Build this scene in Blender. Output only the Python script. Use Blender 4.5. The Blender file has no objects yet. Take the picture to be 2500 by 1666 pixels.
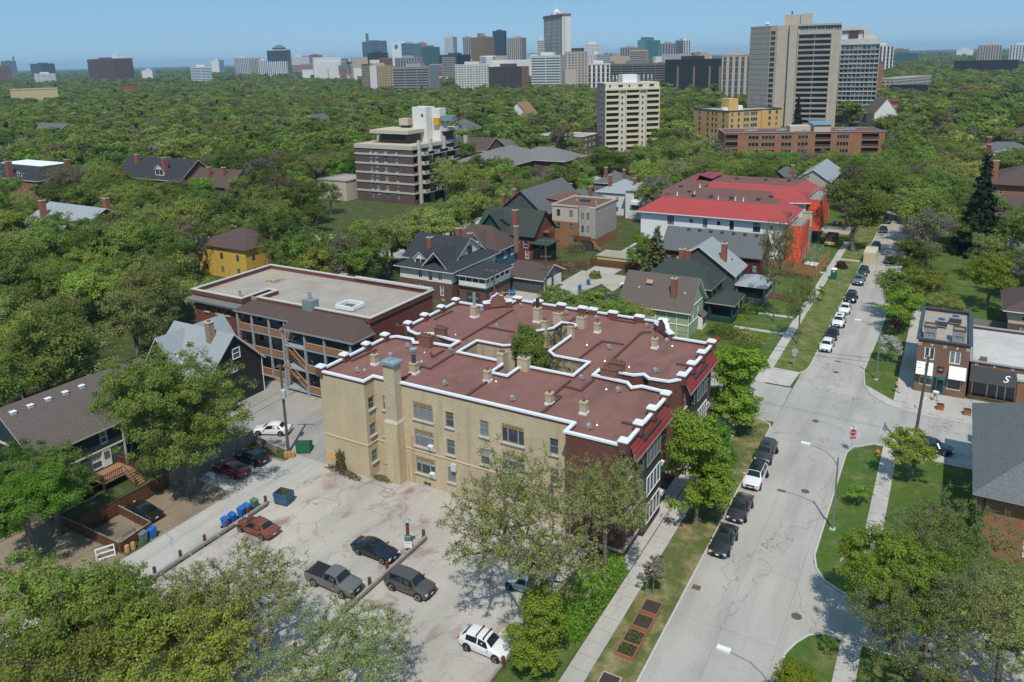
import bpy,bmesh,math,random
import numpy as np
from mathutils import Vector,Matrix
from math import sin,cos,pi,radians,sqrt,atan2,hypot
random.seed(7)
rng=np.random.default_rng(7)
SC=bpy.context.scene
COL=SC.collection
# ------------------------------------------------------------------ camera, sky, sun, exposure
# grid frame: +Y runs up the street, +X to its right-hand side, metres, drone 45 m up
PITCH,ROLL,HEAD=.2294,-.0226,.5279
def camera_axes():
 cp,sp=cos(PITCH),sin(PITCH)
 fwd,up,rt=Vector((0,cp,-sp)),Vector((0,sp,cp)),Vector((1,0,0))
 c,s=cos(ROLL),sin(ROLL)
 r2,u2=rt*c+up*s,rt*-s+up*c
 M=Matrix(((cos(HEAD),-sin(HEAD),0),(sin(HEAD),cos(HEAD),0),(0,0,1)))
 return M@fwd,M@r2,M@u2
FW,RT,UP=camera_axes()
cam=bpy.data.cameras.new('camera')
cam.sensor_width=36
cam.lens=36*1886.9/2500
cam.shift_y=-(833-581)/2500
cam.clip_start,cam.clip_end=1,40000
camo=bpy.data.objects.new('camera',cam)
COL.objects.link(camo)
m=Matrix((RT,UP,-FW)).transposed().to_4x4()
m.translation=Vector((0,0,45))
camo.matrix_world=m
SC.camera=camo
SUN_EL,SUN_DIR=radians(56.4),Vector((.487,-.873,0))
W=bpy.data.worlds.new('World');SC.world=W;W.use_nodes=True
nt=W.node_tree
bg=nt.nodes['Background']
sky=nt.nodes.new('ShaderNodeTexSky');sky.sky_type='NISHITA';sky.sun_disc=False
sky.sun_elevation=SUN_EL
sky.sun_rotation=atan2(SUN_DIR.x,SUN_DIR.y)
sky.altitude=3000;sky.air_density=1.0;sky.dust_density=0;sky.ozone_density=6
mxs=nt.nodes.new('ShaderNodeMix');mxs.data_type='RGBA';mxs.inputs[0].default_value=.8;mxs.inputs[7].default_value=(1.75,3.35,4.9,1)
nt.links.new(sky.outputs[0],mxs.inputs[6]);nt.links.new(mxs.outputs[2],bg.inputs[0]);bg.inputs[1].default_value=.135
sun=bpy.data.lights.new('sun','SUN');sun.energy=3.9;sun.angle=radians(.53);sun.color=(1,.94,.84)
suno=bpy.data.objects.new('sun',sun);COL.objects.link(suno)
sd=Vector((SUN_DIR.x*cos(SUN_EL),SUN_DIR.y*cos(SUN_EL),sin(SUN_EL)))
suno.rotation_euler=sd.to_track_quat('Z','Y').to_euler();suno.location=(0,0,300)
SC.view_settings.view_transform='Standard';SC.view_settings.look='None'
SC.view_settings.gamma=1;SC.view_settings.exposure=0.0
SC.view_settings.use_curve_mapping=False
SC.cycles.max_bounces=8;SC.cycles.diffuse_bounces=5;SC.cycles.glossy_bounces=3
SC.cycles.transmission_bounces=4;SC.cycles.volume_bounces=0;SC.cycles.transparent_max_bounces=8
SC.cycles.use_denoising=True
SC.cycles.volume_step_rate=4
# ------------------------------------------------------------------ materials
MATS={}
def srgb(*c):
 return tuple(((v/255)/12.92 if v/255<=.04045 else((v/255+.055)/1.055)**2.4)for v in c)
class N:
 def __init__(s,name,rough=.85,spec=.3,metal=0.):
  s.m=bpy.data.materials.new(name);s.m.use_nodes=True
  s.t=s.m.node_tree;s.b=s.t.nodes['Principled BSDF']
  s.b.inputs['Roughness'].default_value=rough;s.b.inputs['Metallic'].default_value=metal
  s.b.inputs['Specular IOR Level'].default_value=spec
  s._tc=None
 def n(s,typ,**k):
  x=s.t.nodes.new(typ)
  for a,v in k.items():setattr(x,a,v)
  return x
 def l(s,a,b):s.t.links.new(a,b)
 def co(s,scale=(1,1,1),src='Object'):
  if s._tc is None:s._tc=s.n('ShaderNodeTexCoord')
  mp=s.n('ShaderNodeMapping');mp.inputs['Scale'].default_value=scale
  s.l(s._tc.outputs[src],mp.inputs[0]);return mp.outputs[0]
 def world(s,scale=(1,1,1)):
  g=s.n('ShaderNodeNewGeometry');mp=s.n('ShaderNodeMapping');mp.inputs['Scale'].default_value=scale
  s.l(g.outputs['Position'],mp.inputs[0]);return mp.outputs[0]
 def noise(s,co,scale,detail=3,rough=.55,dist=0):
  x=s.n('ShaderNodeTexNoise');x.inputs['Scale'].default_value=scale
  x.inputs['Detail'].default_value=detail;x.inputs['Roughness'].default_value=rough;x.inputs['Distortion'].default_value=dist
  s.l(co,x.inputs['Vector']);return x.outputs['Fac']
 def ramp(s,f,stops):
  r=s.n('ShaderNodeValToRGB');e=r.color_ramp.elements
  while len(e)<len(stops):e.new(.5)
  for i,(p,c)in enumerate(stops):
   e[i].position=p;e[i].color=tuple(c)[:3]+(1,)if not isinstance(c,(int,float))else(c,c,c,1)
  s.l(f,r.inputs[0]);return r.outputs[0]
 def mix(s,f,a,b,mode='MIX'):
  x=s.n('ShaderNodeMix',data_type='RGBA',blend_type=mode)
  for sock,v in((x.inputs[0],f),(x.inputs[6],a),(x.inputs[7],b)):
   if hasattr(v,'is_linked'):s.l(v,sock)
   elif isinstance(v,(int,float)):sock.default_value=v if sock is x.inputs[0]else(v,v,v,1)
   else:sock.default_value=tuple(v)[:3]+(1,)
  return x.outputs[2]
 def math(s,op,a,b=0.):
  x=s.n('ShaderNodeMath',operation=op)
  for i,v in enumerate((a,b)):
   if hasattr(v,'is_linked'):s.l(v,x.inputs[i])
   else:x.inputs[i].default_value=v
  return x.outputs[0]
 def color(s,c):
  if hasattr(c,'is_linked'):s.l(c,s.b.inputs['Base Color'])
  else:s.b.inputs['Base Color'].default_value=tuple(c)[:3]+(1,)
  return s
 def bump(s,h,d=.02,st=.6):
  x=s.n('ShaderNodeBump');x.inputs['Strength'].default_value=st;x.inputs['Distance'].default_value=d
  s.l(h,x.inputs['Height']);s.l(x.outputs[0],s.b.inputs['Normal']);return s
def flat(name,c,rough=.7,spec=.3,metal=0.,var=.12,scale=3.):
 if name in MATS:return MATS[name]
 k=N(name,rough,spec,metal)
 f=k.noise(k.co(),scale,4)
 lo=tuple(v*(1-var)for v in c);hi=tuple(min(1,v*(1+var))for v in c)
 k.color(k.mix(f,lo,hi));MATS[name]=k.m;return k.m
def streaky(name,a,b,stain=None,sc=1.,rough=.9,stain_lo=.55,stain_hi=.75):
 """brick and stone walls: courses of slightly different bricks, with weathering over them"""
 if name in MATS:return MATS[name]
 k=N(name,rough,.2)
 f=k.noise(k.co((3.2*sc,3.2*sc,13*sc)),1.0,2)
 g=k.noise(k.co((.25,.25,.25)),1.0,3)
 c=k.mix(k.ramp(f,[(.33,0),(.67,1)]),a,b)
 c=k.mix(k.ramp(g,[(.3,0),(.75,.45)]),c,tuple(v*.72 for v in a))
 if stain:
  h=k.noise(k.co((1.1,1.1,.12)),1.0,4)
  c=k.mix(k.ramp(h,[(stain_lo,0),(stain_hi,.7)]),c,stain)
 k.color(c);k.bump(f,.012,.5);MATS[name]=k.m;return k.m
def shingle(name,a,b,rough=.95):
 if name in MATS:return MATS[name]
 k=N(name,rough,.15)
 f=k.noise(k.co((4,4,9)),1.0,3,.7)
 g=k.noise(k.co((.3,.3,.3)),1.0,3)
 w=k.n('ShaderNodeTexWave',wave_type='BANDS',bands_direction='Z');w.inputs['Scale'].default_value=2.2
 w.inputs['Distortion'].default_value=.6;w.inputs['Detail'].default_value=2
 k.l(k.co(),w.inputs['Vector'])
 c=k.mix(k.ramp(f,[(.3,0),(.7,1)]),a,b)
 c=k.mix(k.math('MULTIPLY',w.outputs['Fac'],.22),c,tuple(v*.5 for v in a))
 c=k.mix(k.ramp(g,[(.35,0),(.75,.35)]),c,tuple(v*.7 for v in b))
 k.color(c);k.bump(f,.02,.5);MATS[name]=k.m;return k.m
def speckle(name,a,b,scale=6.,rough=.95,big=.15,bigc=None,bigamt=.5):
 if name in MATS:return MATS[name]
 k=N(name,rough,.15)
 f=k.noise(k.world(),scale,5,.7);g=k.noise(k.world(),big,4)
 c=k.mix(k.ramp(f,[(.3,0),(.7,1)]),a,b)
 if bigc:c=k.mix(k.ramp(g,[(.42,0),(.68,bigamt)]),c,bigc)
 k.color(c);k.bump(f,.02,.4);MATS[name]=k.m;return k.m
# ------------------------------------------------------------------ mesh helpers
class MB:
 """collects faces of ONE mesh object; materials by slot"""
 def __init__(s):s.v=[];s.f=[];s.mi=[];s.ms=[]
 def slot(s,m):
  if m not in s.ms:s.ms.append(m)
  return s.ms.index(m)
 def face(s,pts,m):
  i=len(s.v);s.v+=[tuple(p)for p in pts];s.f.append(tuple(range(i,i+len(pts))));s.mi.append(s.slot(m));return s
 def box(s,x0,x1,y0,y1,z0,z1,m,mt=None,T=None,bottom=True):
  p=[(x0,y0,z0),(x1,y0,z0),(x1,y1,z0),(x0,y1,z0),(x0,y0,z1),(x1,y0,z1),(x1,y1,z1),(x0,y1,z1)]
  if T is not None:p=[tuple(T@Vector(q))for q in p]
  i=len(s.v);s.v+=p
  F=[(0,1,5,4),(1,2,6,5),(2,3,7,6),(3,0,4,7),(4,5,6,7)]+([(3,2,1,0)]if bottom else[])
  for k,f in enumerate(F):
   s.f.append(tuple(i+a for a in f));s.mi.append(s.slot(mt if(mt and k==4)else m))
  return s
 def prism(s,poly,z0,z1,m,mt=None,bottom=False):
  n=len(poly);i=len(s.v)
  s.v+=[(x,y,z0)for x,y in poly]+[(x,y,z1)for x,y in poly]
  for k in range(n):
   s.f.append((i+k,i+(k+1)%n,i+n+(k+1)%n,i+n+k));s.mi.append(s.slot(m))
  s.f.append(tuple(i+n+k for k in range(n)));s.mi.append(s.slot(mt or m))
  if bottom:s.f.append(tuple(i+k for k in reversed(range(n))));s.mi.append(s.slot(m))
  return s
 def beam(s,a,b,w,h,m):
  """a rectangular bar from a to b"""
  a,b=Vector(a),Vector(b);d=(b-a);L=d.length;d.normalize()
  up=Vector((0,0,1))if abs(d.z)<.95 else Vector((0,1,0))
  r=d.cross(up).normalized();u=r.cross(d).normalized()
  T=Matrix((r,d,u)).transposed().to_4x4();T.translation=a
  return s.box(-w/2,w/2,0,L,-h/2,h/2,m,T=T)
 def tube(s,pts,rad,m,n=8,cap=True):
  pts=[Vector(p)for p in pts];rad=rad if isinstance(rad,(list,tuple))else[rad]*len(pts)
  base=len(s.v);prev=None
  for k,p in enumerate(pts):
   d=(pts[min(k+1,len(pts)-1)]-pts[max(k-1,0)]).normalized()
   if prev is None:prev=d.orthogonal().normalized()
   r=(prev-d*prev.dot(d)).normalized();prev=r;u=d.cross(r)
   for j in range(n):
    a=2*pi*j/n;s.v.append(tuple(p+(r*cos(a)+u*sin(a))*rad[k]))
  for k in range(len(pts)-1):
   for j in range(n):
    a,b=base+k*n+j,base+k*n+(j+1)%n
    s.f.append((a,b,b+n,a+n));s.mi.append(s.slot(m))
  if cap:
   s.f.append(tuple(base+j for j in reversed(range(n))));s.mi.append(s.slot(m))
   e=base+(len(pts)-1)*n;s.f.append(tuple(e+j for j in range(n)));s.mi.append(s.slot(m))
  return s
 def lathe(s,prof,m,n=12,cx=0,cy=0):
  """profile of (radius, z) turned about the vertical through cx, cy"""
  base=len(s.v)
  for r,z in prof:
   for j in range(n):
    a=2*pi*j/n;s.v.append((cx+r*cos(a),cy+r*sin(a),z))
  for k in range(len(prof)-1):
   for j in range(n):
    a,b=base+k*n+j,base+k*n+(j+1)%n
    s.f.append((a,b,b+n,a+n));s.mi.append(s.slot(m))
  s.f.append(tuple(base+(len(prof)-1)*n+j for j in range(n)));s.mi.append(s.slot(m))
  return s
 def mesh(s,name):
  me=bpy.data.meshes.new(name);me.from_pydata(s.v,[],s.f)
  for mt in s.ms:me.materials.append(mt)
  me.polygons.foreach_set('material_index',s.mi);me.update();return me
 def build(s,name,parent=None,loc=(0,0,0),rz=0.,smooth=False):
  o=bpy.data.objects.new(name,s.mesh(name));COL.objects.link(o)
  o.location=loc;o.rotation_euler=(0,0,rz);o.parent=parent
  if smooth:o.data.polygons.foreach_set('use_smooth',[True]*len(o.data.polygons))
  return o
def add(name,mesh,parent=None,loc=(0,0,0),rz=0.,sc=None):
 o=bpy.data.objects.new(name,mesh);COL.objects.link(o);o.parent=parent
 o.location=loc;o.rotation_euler=(0,0,rz)
 if sc is not None:o.scale=sc if isinstance(sc,(tuple,list))else(sc,sc,sc)
 return o
def tag(o,label,cat,group=None,kind=None):
 o['label']=label;o['category']=cat
 if group:o['group']=group
 if kind:o['kind']=kind
 return o
def thing(name,label,cat,loc=(0,0,0),rz=0.,group=None):
 o=bpy.data.objects.new(name,None);COL.objects.link(o);o.empty_display_size=.5
 o.location=loc;o.rotation_euler=(0,0,rz);return tag(o,label,cat,group)
def struct(o,kind='structure'):o['kind']=kind;return o
KIDS={}
def copy_tree(root,loc,rz=0.,label=None,group=None,sc=None):
 """a copy of a thing with copies of its parts and sub-parts; meshes are shared"""
 def rec(o,par):
  c=o.copy();COL.objects.link(c)
  if par is not None:c.parent=par
  for ch in KIDS.setdefault(o.name,list(o.children)):rec(ch,c)
  return c
 r=rec(root,None);r.location=loc;r.rotation_euler=(0,0,rz)
 if sc is not None:r.scale=(sc,sc,sc)
 if label:r['label']=label
 if group:r['group']=group
 return r
def facade(mb,p0,p1,z0,z1,ops,m,depth=.14,mr=None):
 """a wall from p0 to p1 (outside on the right of that direction) with real openings (u0,u1,v0,v1) and their reveals"""
 p0,p1=Vector(p0),Vector(p1);d=p1-p0;L=d.length;d/=L;nrm=Vector((d.y,-d.x));mr=mr or m
 us=sorted({0.,L}|{round(min(max(o[k],0),L),4)for o in ops for k in(0,1)})
 vs=sorted({z0,z1}|{round(min(max(o[k],z0),z1),4)for o in ops for k in(2,3)})
 P=lambda u,v,k=0.:(p0.x+d.x*u-nrm.x*k,p0.y+d.y*u-nrm.y*k,v)
 def inside(u,v):return any(o[0]-1e-4<=u<=o[1]+1e-4 and o[2]-1e-4<=v<=o[3]+1e-4 for o in ops)
 for j in range(len(vs)-1):
  i=0
  while i<len(us)-1:
   if inside((us[i]+us[i+1])/2,(vs[j]+vs[j+1])/2):i+=1;continue
   k=i
   while k+1<len(us)-1 and not inside((us[k+1]+us[k+2])/2,(vs[j]+vs[j+1])/2):k+=1
   mb.face([P(us[i],vs[j]),P(us[k+1],vs[j]),P(us[k+1],vs[j+1]),P(us[i],vs[j+1])],m);i=k+1
 for a,b,c,e in ops:
  mb.face([P(a,c),P(b,c),P(b,c,depth),P(a,c,depth)],mr);mb.face([P(a,e,depth),P(b,e,depth),P(b,e),P(a,e)],mr)
  mb.face([P(a,c,depth),P(a,e,depth),P(a,e),P(a,c)],mr);mb.face([P(b,c),P(b,e),P(b,e,depth),P(b,c,depth)],mr)
WIN={}
def win_mesh(w,h,style,frame,glass):
 """window meshes: (frame, pane); origin at the lower left of the opening, outside is -Y"""
 key=(round(w,2),round(h,2),style,frame.name,glass.name)
 if key in WIN:return WIN[key]
 a,b=MB(),MB();t=.07 if w>.6 else .05
 if 'thick' in style:t=.12
 y0,y1=-.06,.03
 for q in((0,t,0,h),(w-t,w,0,h),(t,w-t,0,t),(t,w-t,h-t,h)):a.box(q[0],q[1],y0,y1,q[2],q[3],frame)
 if 'hung' in style:a.box(t,w-t,y0+.01,y1,h*.48,h*.48+t*.8,frame)
 if 'tri' in style:
  for k in(.27,.73):a.box(w*k-t,w*k+t,y0-.02,y1,t,h-t,frame)
  tn=flat('ochre_transom',(.42,.28,.12),.7);a.box(t,w-t,y0-.03,y0+.02,h-.44,h-.06,tn)
  for k in range(9):a.box(t+.08+k*(w-.3)/9,t+.22+k*(w-.3)/9,y0-.045,y0-.028,h-.34,h-.16,DKMET)
 if 'two' in style:a.box(w/2-t*.7,w/2+t*.7,y0,y1,t,h-t,frame)
 if 'grid' in style:
  for k in(1,2,3):a.box(w*k/4-.012,w*k/4+.012,y0+.02,y1,h*.54,h-t,frame)
  a.box(t,w-t,y0+.02,y1,h*.77-.012,h*.77+.012,frame)
 if 'cols' in style:
  n=int(style.split('cols')[1][0])
  for k in range(1,n):a.box(w*k/n-.03,w*k/n+.03,y0,y1,t,h-t,frame)
 if 'sill' in style:a.box(-.12,w+.12,-.32,y0-.002,-.14,-.002,MATS['stone_trim'])
 b.face([(t*.5,.0,t*.5),(w-t*.5,.0,t*.5),(w-t*.5,.0,h-t*.5),(t*.5,.0,h-t*.5)],glass)
 c=MB();zb=h*(.5 if 'hung' in style else .55);c.face([(t*.5,.0,t*.5),(w-t*.5,.0,t*.5),(w-t*.5,.0,zb),(t*.5,.0,zb)],glass);c.face([(t*.5,.0,zb),(w-t*.5,.0,zb),(w-t*.5,.0,h-t*.5),(t*.5,.0,h-t*.5)],BLIND)
 c2=MB();c2.face([(t*.5,.0,t*.5),(w-t*.5,.0,t*.5),(w-t*.5,.0,h-t*.5),(t*.5,.0,h-t*.5)],SHADE)
 WIN[key]=(a.mesh('window'),(b.mesh('pane'),c.mesh('pane'),c2.mesh('pane')));return WIN[key]
def window(parent,p0,p1,u,v,w,h,style,frame,glass,depth=.1,name='window',pane=True,bz=0.):
 """a window part (> pane) in the opening at u, v of the wall p0-p1"""
 d=Vector(p1)-Vector(p0);d.normalize();nrm=Vector((d.y,-d.x))
 a,b=win_mesh(w,h,style,frame,glass)
 o=add(name,a,parent,(p0[0]+d.x*u-nrm.x*depth,p0[1]+d.y*u-nrm.y*depth,v+bz),atan2(d.y,d.x))
 if pane:add('pane',b[random.choices((0,1,2),(6,3,2))[0]],o)
 return o
def wall_windows(parent,mb,p0,p1,z0,z1,wins,m,frame,glass,depth=.12,mr=None,pane=True):
 """wall with openings and the windows standing in them; wins: (u, v, w, h, style)"""
 facade(mb,p0,p1,z0,z1,[(u,u+w,v,v+h)for u,v,w,h,st in wins],m,depth+.03,mr)
 return[window(parent,p0,p1,u,v,w,h,st,frame,glass,depth,pane=pane)for u,v,w,h,st in wins]
def gable_roof(mb,x0,x1,y0,y1,ze,zr,m,fascia,axis='x',over=.4,th=.18,gable=None):
 """pitched roof slab over the rectangle, ridge along axis; gable: wall material of the end triangles"""
 def P(a,b,z):return(a,b,z)if axis=='x' else(b,a,z)
 if axis=='x':a0,a1,b0,b1=x0,x1,y0,y1
 else:a0,a1,b0,b1=y0,y1,x0,x1
 bm=(b0+b1)/2;sl=(zr-ze)/(bm-b0);A0,A1=a0-over,a1+over;B0,B1=b0-over,b1+over;zo=ze-sl*over
 fl=axis!='x'
 def F(pts,mm):mb.face(pts[::-1]if fl else pts,mm)
 F([P(A0,B0,zo+th),P(A1,B0,zo+th),P(A1,bm,zr+th),P(A0,bm,zr+th)],m)
 F([P(A0,bm,zr+th),P(A1,bm,zr+th),P(A1,B1,zo+th),P(A0,B1,zo+th)],m)
 F([P(A1,B0,zo),P(A0,B0,zo),P(A0,bm,zr),P(A1,bm,zr)],fascia);F([P(A1,bm,zr),P(A0,bm,zr),P(A0,B1,zo),P(A1,B1,zo)],fascia)
 F([P(A0,B0,zo),P(A1,B0,zo),P(A1,B0,zo+th),P(A0,B0,zo+th)],fascia);F([P(A1,B1,zo),P(A0,B1,zo),P(A0,B1,zo+th),P(A1,B1,zo+th)],fascia)
 for A,s in((A0,1),(A1,-1)):
  q=[[P(A,B0,zo),P(A,B0,zo+th),P(A,bm,zr+th),P(A,bm,zr)],[P(A,bm,zr),P(A,bm,zr+th),P(A,B1,zo+th),P(A,B1,zo)]]
  for f in q:F(f if s>0 else f[::-1],fascia)
def gable_walls(mb,x0,x1,y0,y1,ze,zr,m,axis='x'):
 if axis=='x':
  ym=(y0+y1)/2
  mb.face([(x0,y1,ze),(x0,y0,ze),(x0,ym,zr)],m);mb.face([(x1,y0,ze),(x1,y1,ze),(x1,ym,zr)],m)
 else:
  xm=(x0+x1)/2
  mb.face([(x0,y0,ze),(x1,y0,ze),(xm,y0,zr)],m);mb.face([(x1,y1,ze),(x0,y1,ze),(xm,y1,zr)],m)
def hip_roof(mb,x0,x1,y0,y1,ze,zr,m,fascia,over=.5,th=.16,inset=None):
 """hipped roof; inset = how far the ridge ends lie inside the short sides"""
 X0,X1,Y0,Y1=x0-over,x1+over,y0-over,y1+over
 if X1-X0>=Y1-Y0:
  i=(Y1-Y0)/2 if inset is None else inset;ym=(Y0+Y1)/2;r0,r1=(X0+i,ym,zr),(X1-i,ym,zr)
  S=[[(X0,Y0),(X1,Y0),r1,r0],[(X1,Y1),(X0,Y1),r0,r1],[(X1,Y0),(X1,Y1),r1],[(X0,Y1),(X0,Y0),r0]]
 else:
  i=(X1-X0)/2 if inset is None else inset;xm=(X0+X1)/2;r0,r1=(xm,Y0+i,zr),(xm,Y1-i,zr)
  S=[[(X1,Y0),(X1,Y1),r1,r0],[(X0,Y1),(X0,Y0),r0,r1],[(X0,Y0),(X1,Y0),r0],[(X1,Y1),(X0,Y1),r1]]
 for f in S:mb.face([(p[0],p[1],ze)if len(p)==2 else p for p in f],m)
 Z=ze-.002
 for a,b in(((X0,Y0),(X1,Y0)),((X1,Y0),(X1,Y1)),((X1,Y1),(X0,Y1)),((X0,Y1),(X0,Y0))):
  mb.face([(*a,ze-th),(*b,ze-th),(*b,Z),(*a,Z)],fascia)
 mb.face([(X0,Y1,ze-th),(X1,Y1,ze-th),(X1,Y0,ze-th),(X0,Y0,ze-th)],fascia)
def poly_sheet(name,rings,z,m,kind='structure',parent=None):
 """flat sheet with holes: rings = [outer, hole, hole...]"""
 bm=bmesh.new();es=[]
 for r in rings:
  vs=[bm.verts.new((x,y,z))for x,y in r]
  es+=[bm.edges.new((vs[i],vs[(i+1)%len(vs)]))for i in range(len(vs))]
 bmesh.ops.triangle_fill(bm,edges=es,use_beauty=True,normal=(0,0,1))
 for f in bm.faces:
  if f.normal.z<0:f.normal_flip()
 me=bpy.data.meshes.new(name);bm.to_mesh(me);bm.free();me.materials.append(m)
 o=bpy.data.objects.new(name,me);COL.objects.link(o);o.parent=parent
 if kind and parent is None:o['kind']=kind
 return o
def coping(mb,pts,w,z0,z1,m,closed=False):
 """a strip of width w centred on the polyline, mitred at the corners"""
 P=[Vector(p)for p in pts];n=len(P);L,R=[],[]
 for i in range(n):
  a=P[i-1]if(i>0 or closed)else None;b=P[(i+1)%n]if(i<n-1 or closed)else None
  d1=(P[i]-a).normalized()if a is not None else None;d2=(b-P[i]).normalized()if b is not None else None
  d1=d1 or d2;d2=d2 or d1
  nn=Vector((-(d1.y+d2.y),d1.x+d2.x));nn.normalize();k=w/2/max(.45,nn.dot(Vector((-d1.y,d1.x))))
  L.append(P[i]+nn*k);R.append(P[i]-nn*k)
 rng_=range(n if closed else n-1)
 for i in rng_:
  j=(i+1)%n;l0,l1,r0,r1=L[i],L[j],R[i],R[j]
  mb.face([(*r0,z1),(*r1,z1),(*l1,z1),(*l0,z1)],m)
  mb.face([(*r0,z0),(*r1,z0),(*r1,z1),(*r0,z1)],m);mb.face([(*l1,z0),(*l0,z0),(*l0,z1),(*l1,z1)],m)
  mb.face([(*r1,z0),(*r0,z0),(*l0,z0),(*l1,z0)],m)
 if not closed:
  for i,f in((0,1),(n-1,-1)):
   q=[(*R[i],z0),(*R[i],z1),(*L[i],z1),(*L[i],z0)];mb.face(q if f>0 else q[::-1],m)
# ------------------------------------------------------------------ common colours
STONE=flat('stone_trim',(.46,.43,.37),.85,.2)
WHITE=flat('white_paint',(.72,.73,.73),.55,.3,var=.05)
CAPW=flat('white_metal_coping',(.74,.77,.83),.4,.5,var=.07)
GALV=flat('galvanised_metal',(.50,.53,.56),.35,.5,.6,var=.12)
DKMET=flat('dark_metal',(.05,.055,.06),.5,.4)
BLK=flat('black_rubber',(.018,.018,.02),.7,.3)
GREYF=flat('grey_window_frame',(.24,.26,.26),.5,.3)
WOODD=flat('brown_stained_wood',(.13,.062,.035),.85,.2,var=.35,scale=2)
WOODO=flat('cedar_wood',(.30,.17,.09),.8,.2,var=.3,scale=2)
WOODG=flat('weathered_grey_wood',(.27,.25,.22),.9,.15,var=.3,scale=2)
def glass_mat(name,c,rough=.08,var=.5):
 if name in MATS:return MATS[name]
 k=N(name,rough,.6);oi=k.n('ShaderNodeObjectInfo')
 k.color(k.mix(k.ramp(oi.outputs['Random'],[(0.,0),(.55,.25),(1.,1)]),c,tuple(min(.6,v*(1+var*5)+.03*var)for v in c)))
 MATS[name]=k.m;return k.m
GLASS=glass_mat('window_glass',(.030,.036,.042),.12,.8)
GLASSB=glass_mat('blue_glass',(.035,.06,.075),.08,.5)
GLASSD=glass_mat('dark_glass',(.014,.016,.020),.1,.3)
BLIND=flat('window_blind',(.30,.33,.34),.4,.5,var=.15);SHADE=flat('drawn_shade',(.19,.21,.22),.35,.5,var=.3)
# ------------------------------------------------------------------ ground materials
def paving(name,a,b,crack=(.12,.115,.11),joints=None,stain=None,dust=None,cs=.16,stain_amt=.6,cst=(1,1,1)):
 k=N(name,.92,.15)
 f=k.noise(k.world(),5,6,.7);g=k.noise(k.world(),.12,4,.6);h=k.noise(k.world((.5,.08,.5)),1.,3)
 c=k.mix(k.ramp(f,[(.3,0),(.7,1)]),a,b)
 c=k.mix(k.ramp(g,[(.35,0),(.7,.5)]),c,tuple(v*.80 for v in a))
 c=k.mix(k.ramp(h,[(.45,0),(.66,.42)]),c,tuple(v*.70 for v in a))
 if dust:c=k.mix(k.ramp(k.noise(k.world(),.07,3),[(.45,0),(.65,.6)]),c,dust)
 if stain:
  st=k.math('MULTIPLY',k.ramp(k.noise(k.world((1,.6,1)),.35,6,.7,.6),[(.53,0),(.66,1)]),stain_amt)
  c=k.mix(st,c,stain)
 wn=k.n('ShaderNodeTexNoise');wn.inputs['Scale'].default_value=.5;wn.inputs['Detail'].default_value=5
 k.l(k.world(),wn.inputs['Vector'])
 vm=k.n('ShaderNodeVectorMath',operation='SCALE');vm.inputs['Scale'].default_value=3.2;k.l(wn.outputs['Color'],vm.inputs[0])
 va=k.n('ShaderNodeVectorMath',operation='ADD');k.l(k.world(cst),va.inputs[0]);k.l(vm.outputs[0],va.inputs[1])
 vo=k.n('ShaderNodeTexVoronoi',feature='DISTANCE_TO_EDGE');vo.inputs['Scale'].default_value=cs;k.l(va.outputs[0],vo.inputs['Vector'])
 cr=k.ramp(vo.outputs['Distance'],[(.0,.6),(.006,.42),(.012,0)])
 cr=k.math('MULTIPLY',cr,k.ramp(k.noise(k.world(),.09,2),[(.42,0),(.53,1)]))
 c=k.mix(cr,c,crack)
 if joints:
  br=k.n('ShaderNodeTexBrick');br.offset=0;br.inputs['Scale'].default_value=1
  br.inputs['Brick Width'].default_value,br.inputs['Row Height'].default_value=joints
  br.inputs['Mortar Size'].default_value=.022;br.inputs['Mortar Smooth'].default_value=.4
  br.inputs['Color1'].default_value=br.inputs['Color2'].default_value=(0,0,0,1);br.inputs['Mortar'].default_value=(1,1,1,1)
  k.l(k.world(),br.inputs['Vector']);c=k.mix(k.math('MULTIPLY',br.outputs['Fac'],.5),c,crack)
 k.color(c);k.bump(f,.01,.3);MATS[name]=k.m;return k.m
ROAD=paving('road_concrete',(.375,.35,.32),(.475,.445,.41),joints=(4.3,9.),cs=.24,cst=(1,.3,1))
XROAD=paving('cross_street_paving',(.35,.335,.315),(.435,.415,.39),joints=(9.,5.7),cs=.2,cst=(.3,1,1))
ALLEY=paving('alley_concrete',(.40,.385,.36),(.48,.465,.43),joints=(5.2,6.),cs=.07)
LOT=paving('parking_lot_paving',(.375,.35,.315),(.475,.44,.395),stain=(.19,.075,.062),dust=(.51,.465,.40),cs=.16)
LOT2=paving('side_lot_paving',(.30,.285,.27),(.39,.37,.35),cs=.12)
WALK=paving('sidewalk_concrete',(.43,.405,.375),(.52,.495,.455),cs=.2)
KERB=flat('kerb_concrete',(.47,.45,.42),.9,.2)
def grass_mat(name,a,b,dry,lo=.5,hi=.72,amt=.8):
 k=N(name,.95,.1)
 f=k.noise(k.world(),7,6,.75);g=k.noise(k.world(),.45,5,.65);h=k.noise(k.world(),1.7,4,.7)
 c=k.mix(k.ramp(f,[(.25,0),(.75,1)]),a,b)
 c=k.mix(k.math('MULTIPLY',k.ramp(g,[(lo,0),(hi,1)]),amt),c,dry)
 c=k.mix(k.ramp(h,[(.4,0),(.7,.45)]),c,tuple(v*.6 for v in a))
 k.color(c);k.bump(f,.05,.8);MATS[name]=k.m;return k.m
GRASS=grass_mat('lawn_grass',(.055,.10,.020),(.10,.165,.035),(.23,.19,.085))
GRASSY=grass_mat('boulevard_grass',(.075,.115,.025),(.13,.17,.045),(.27,.22,.10),.42,.66)
DRYGR=grass_mat('worn_dry_grass',(.085,.115,.032),(.14,.155,.055),(.32,.25,.14),.46,.64,.9)
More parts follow.
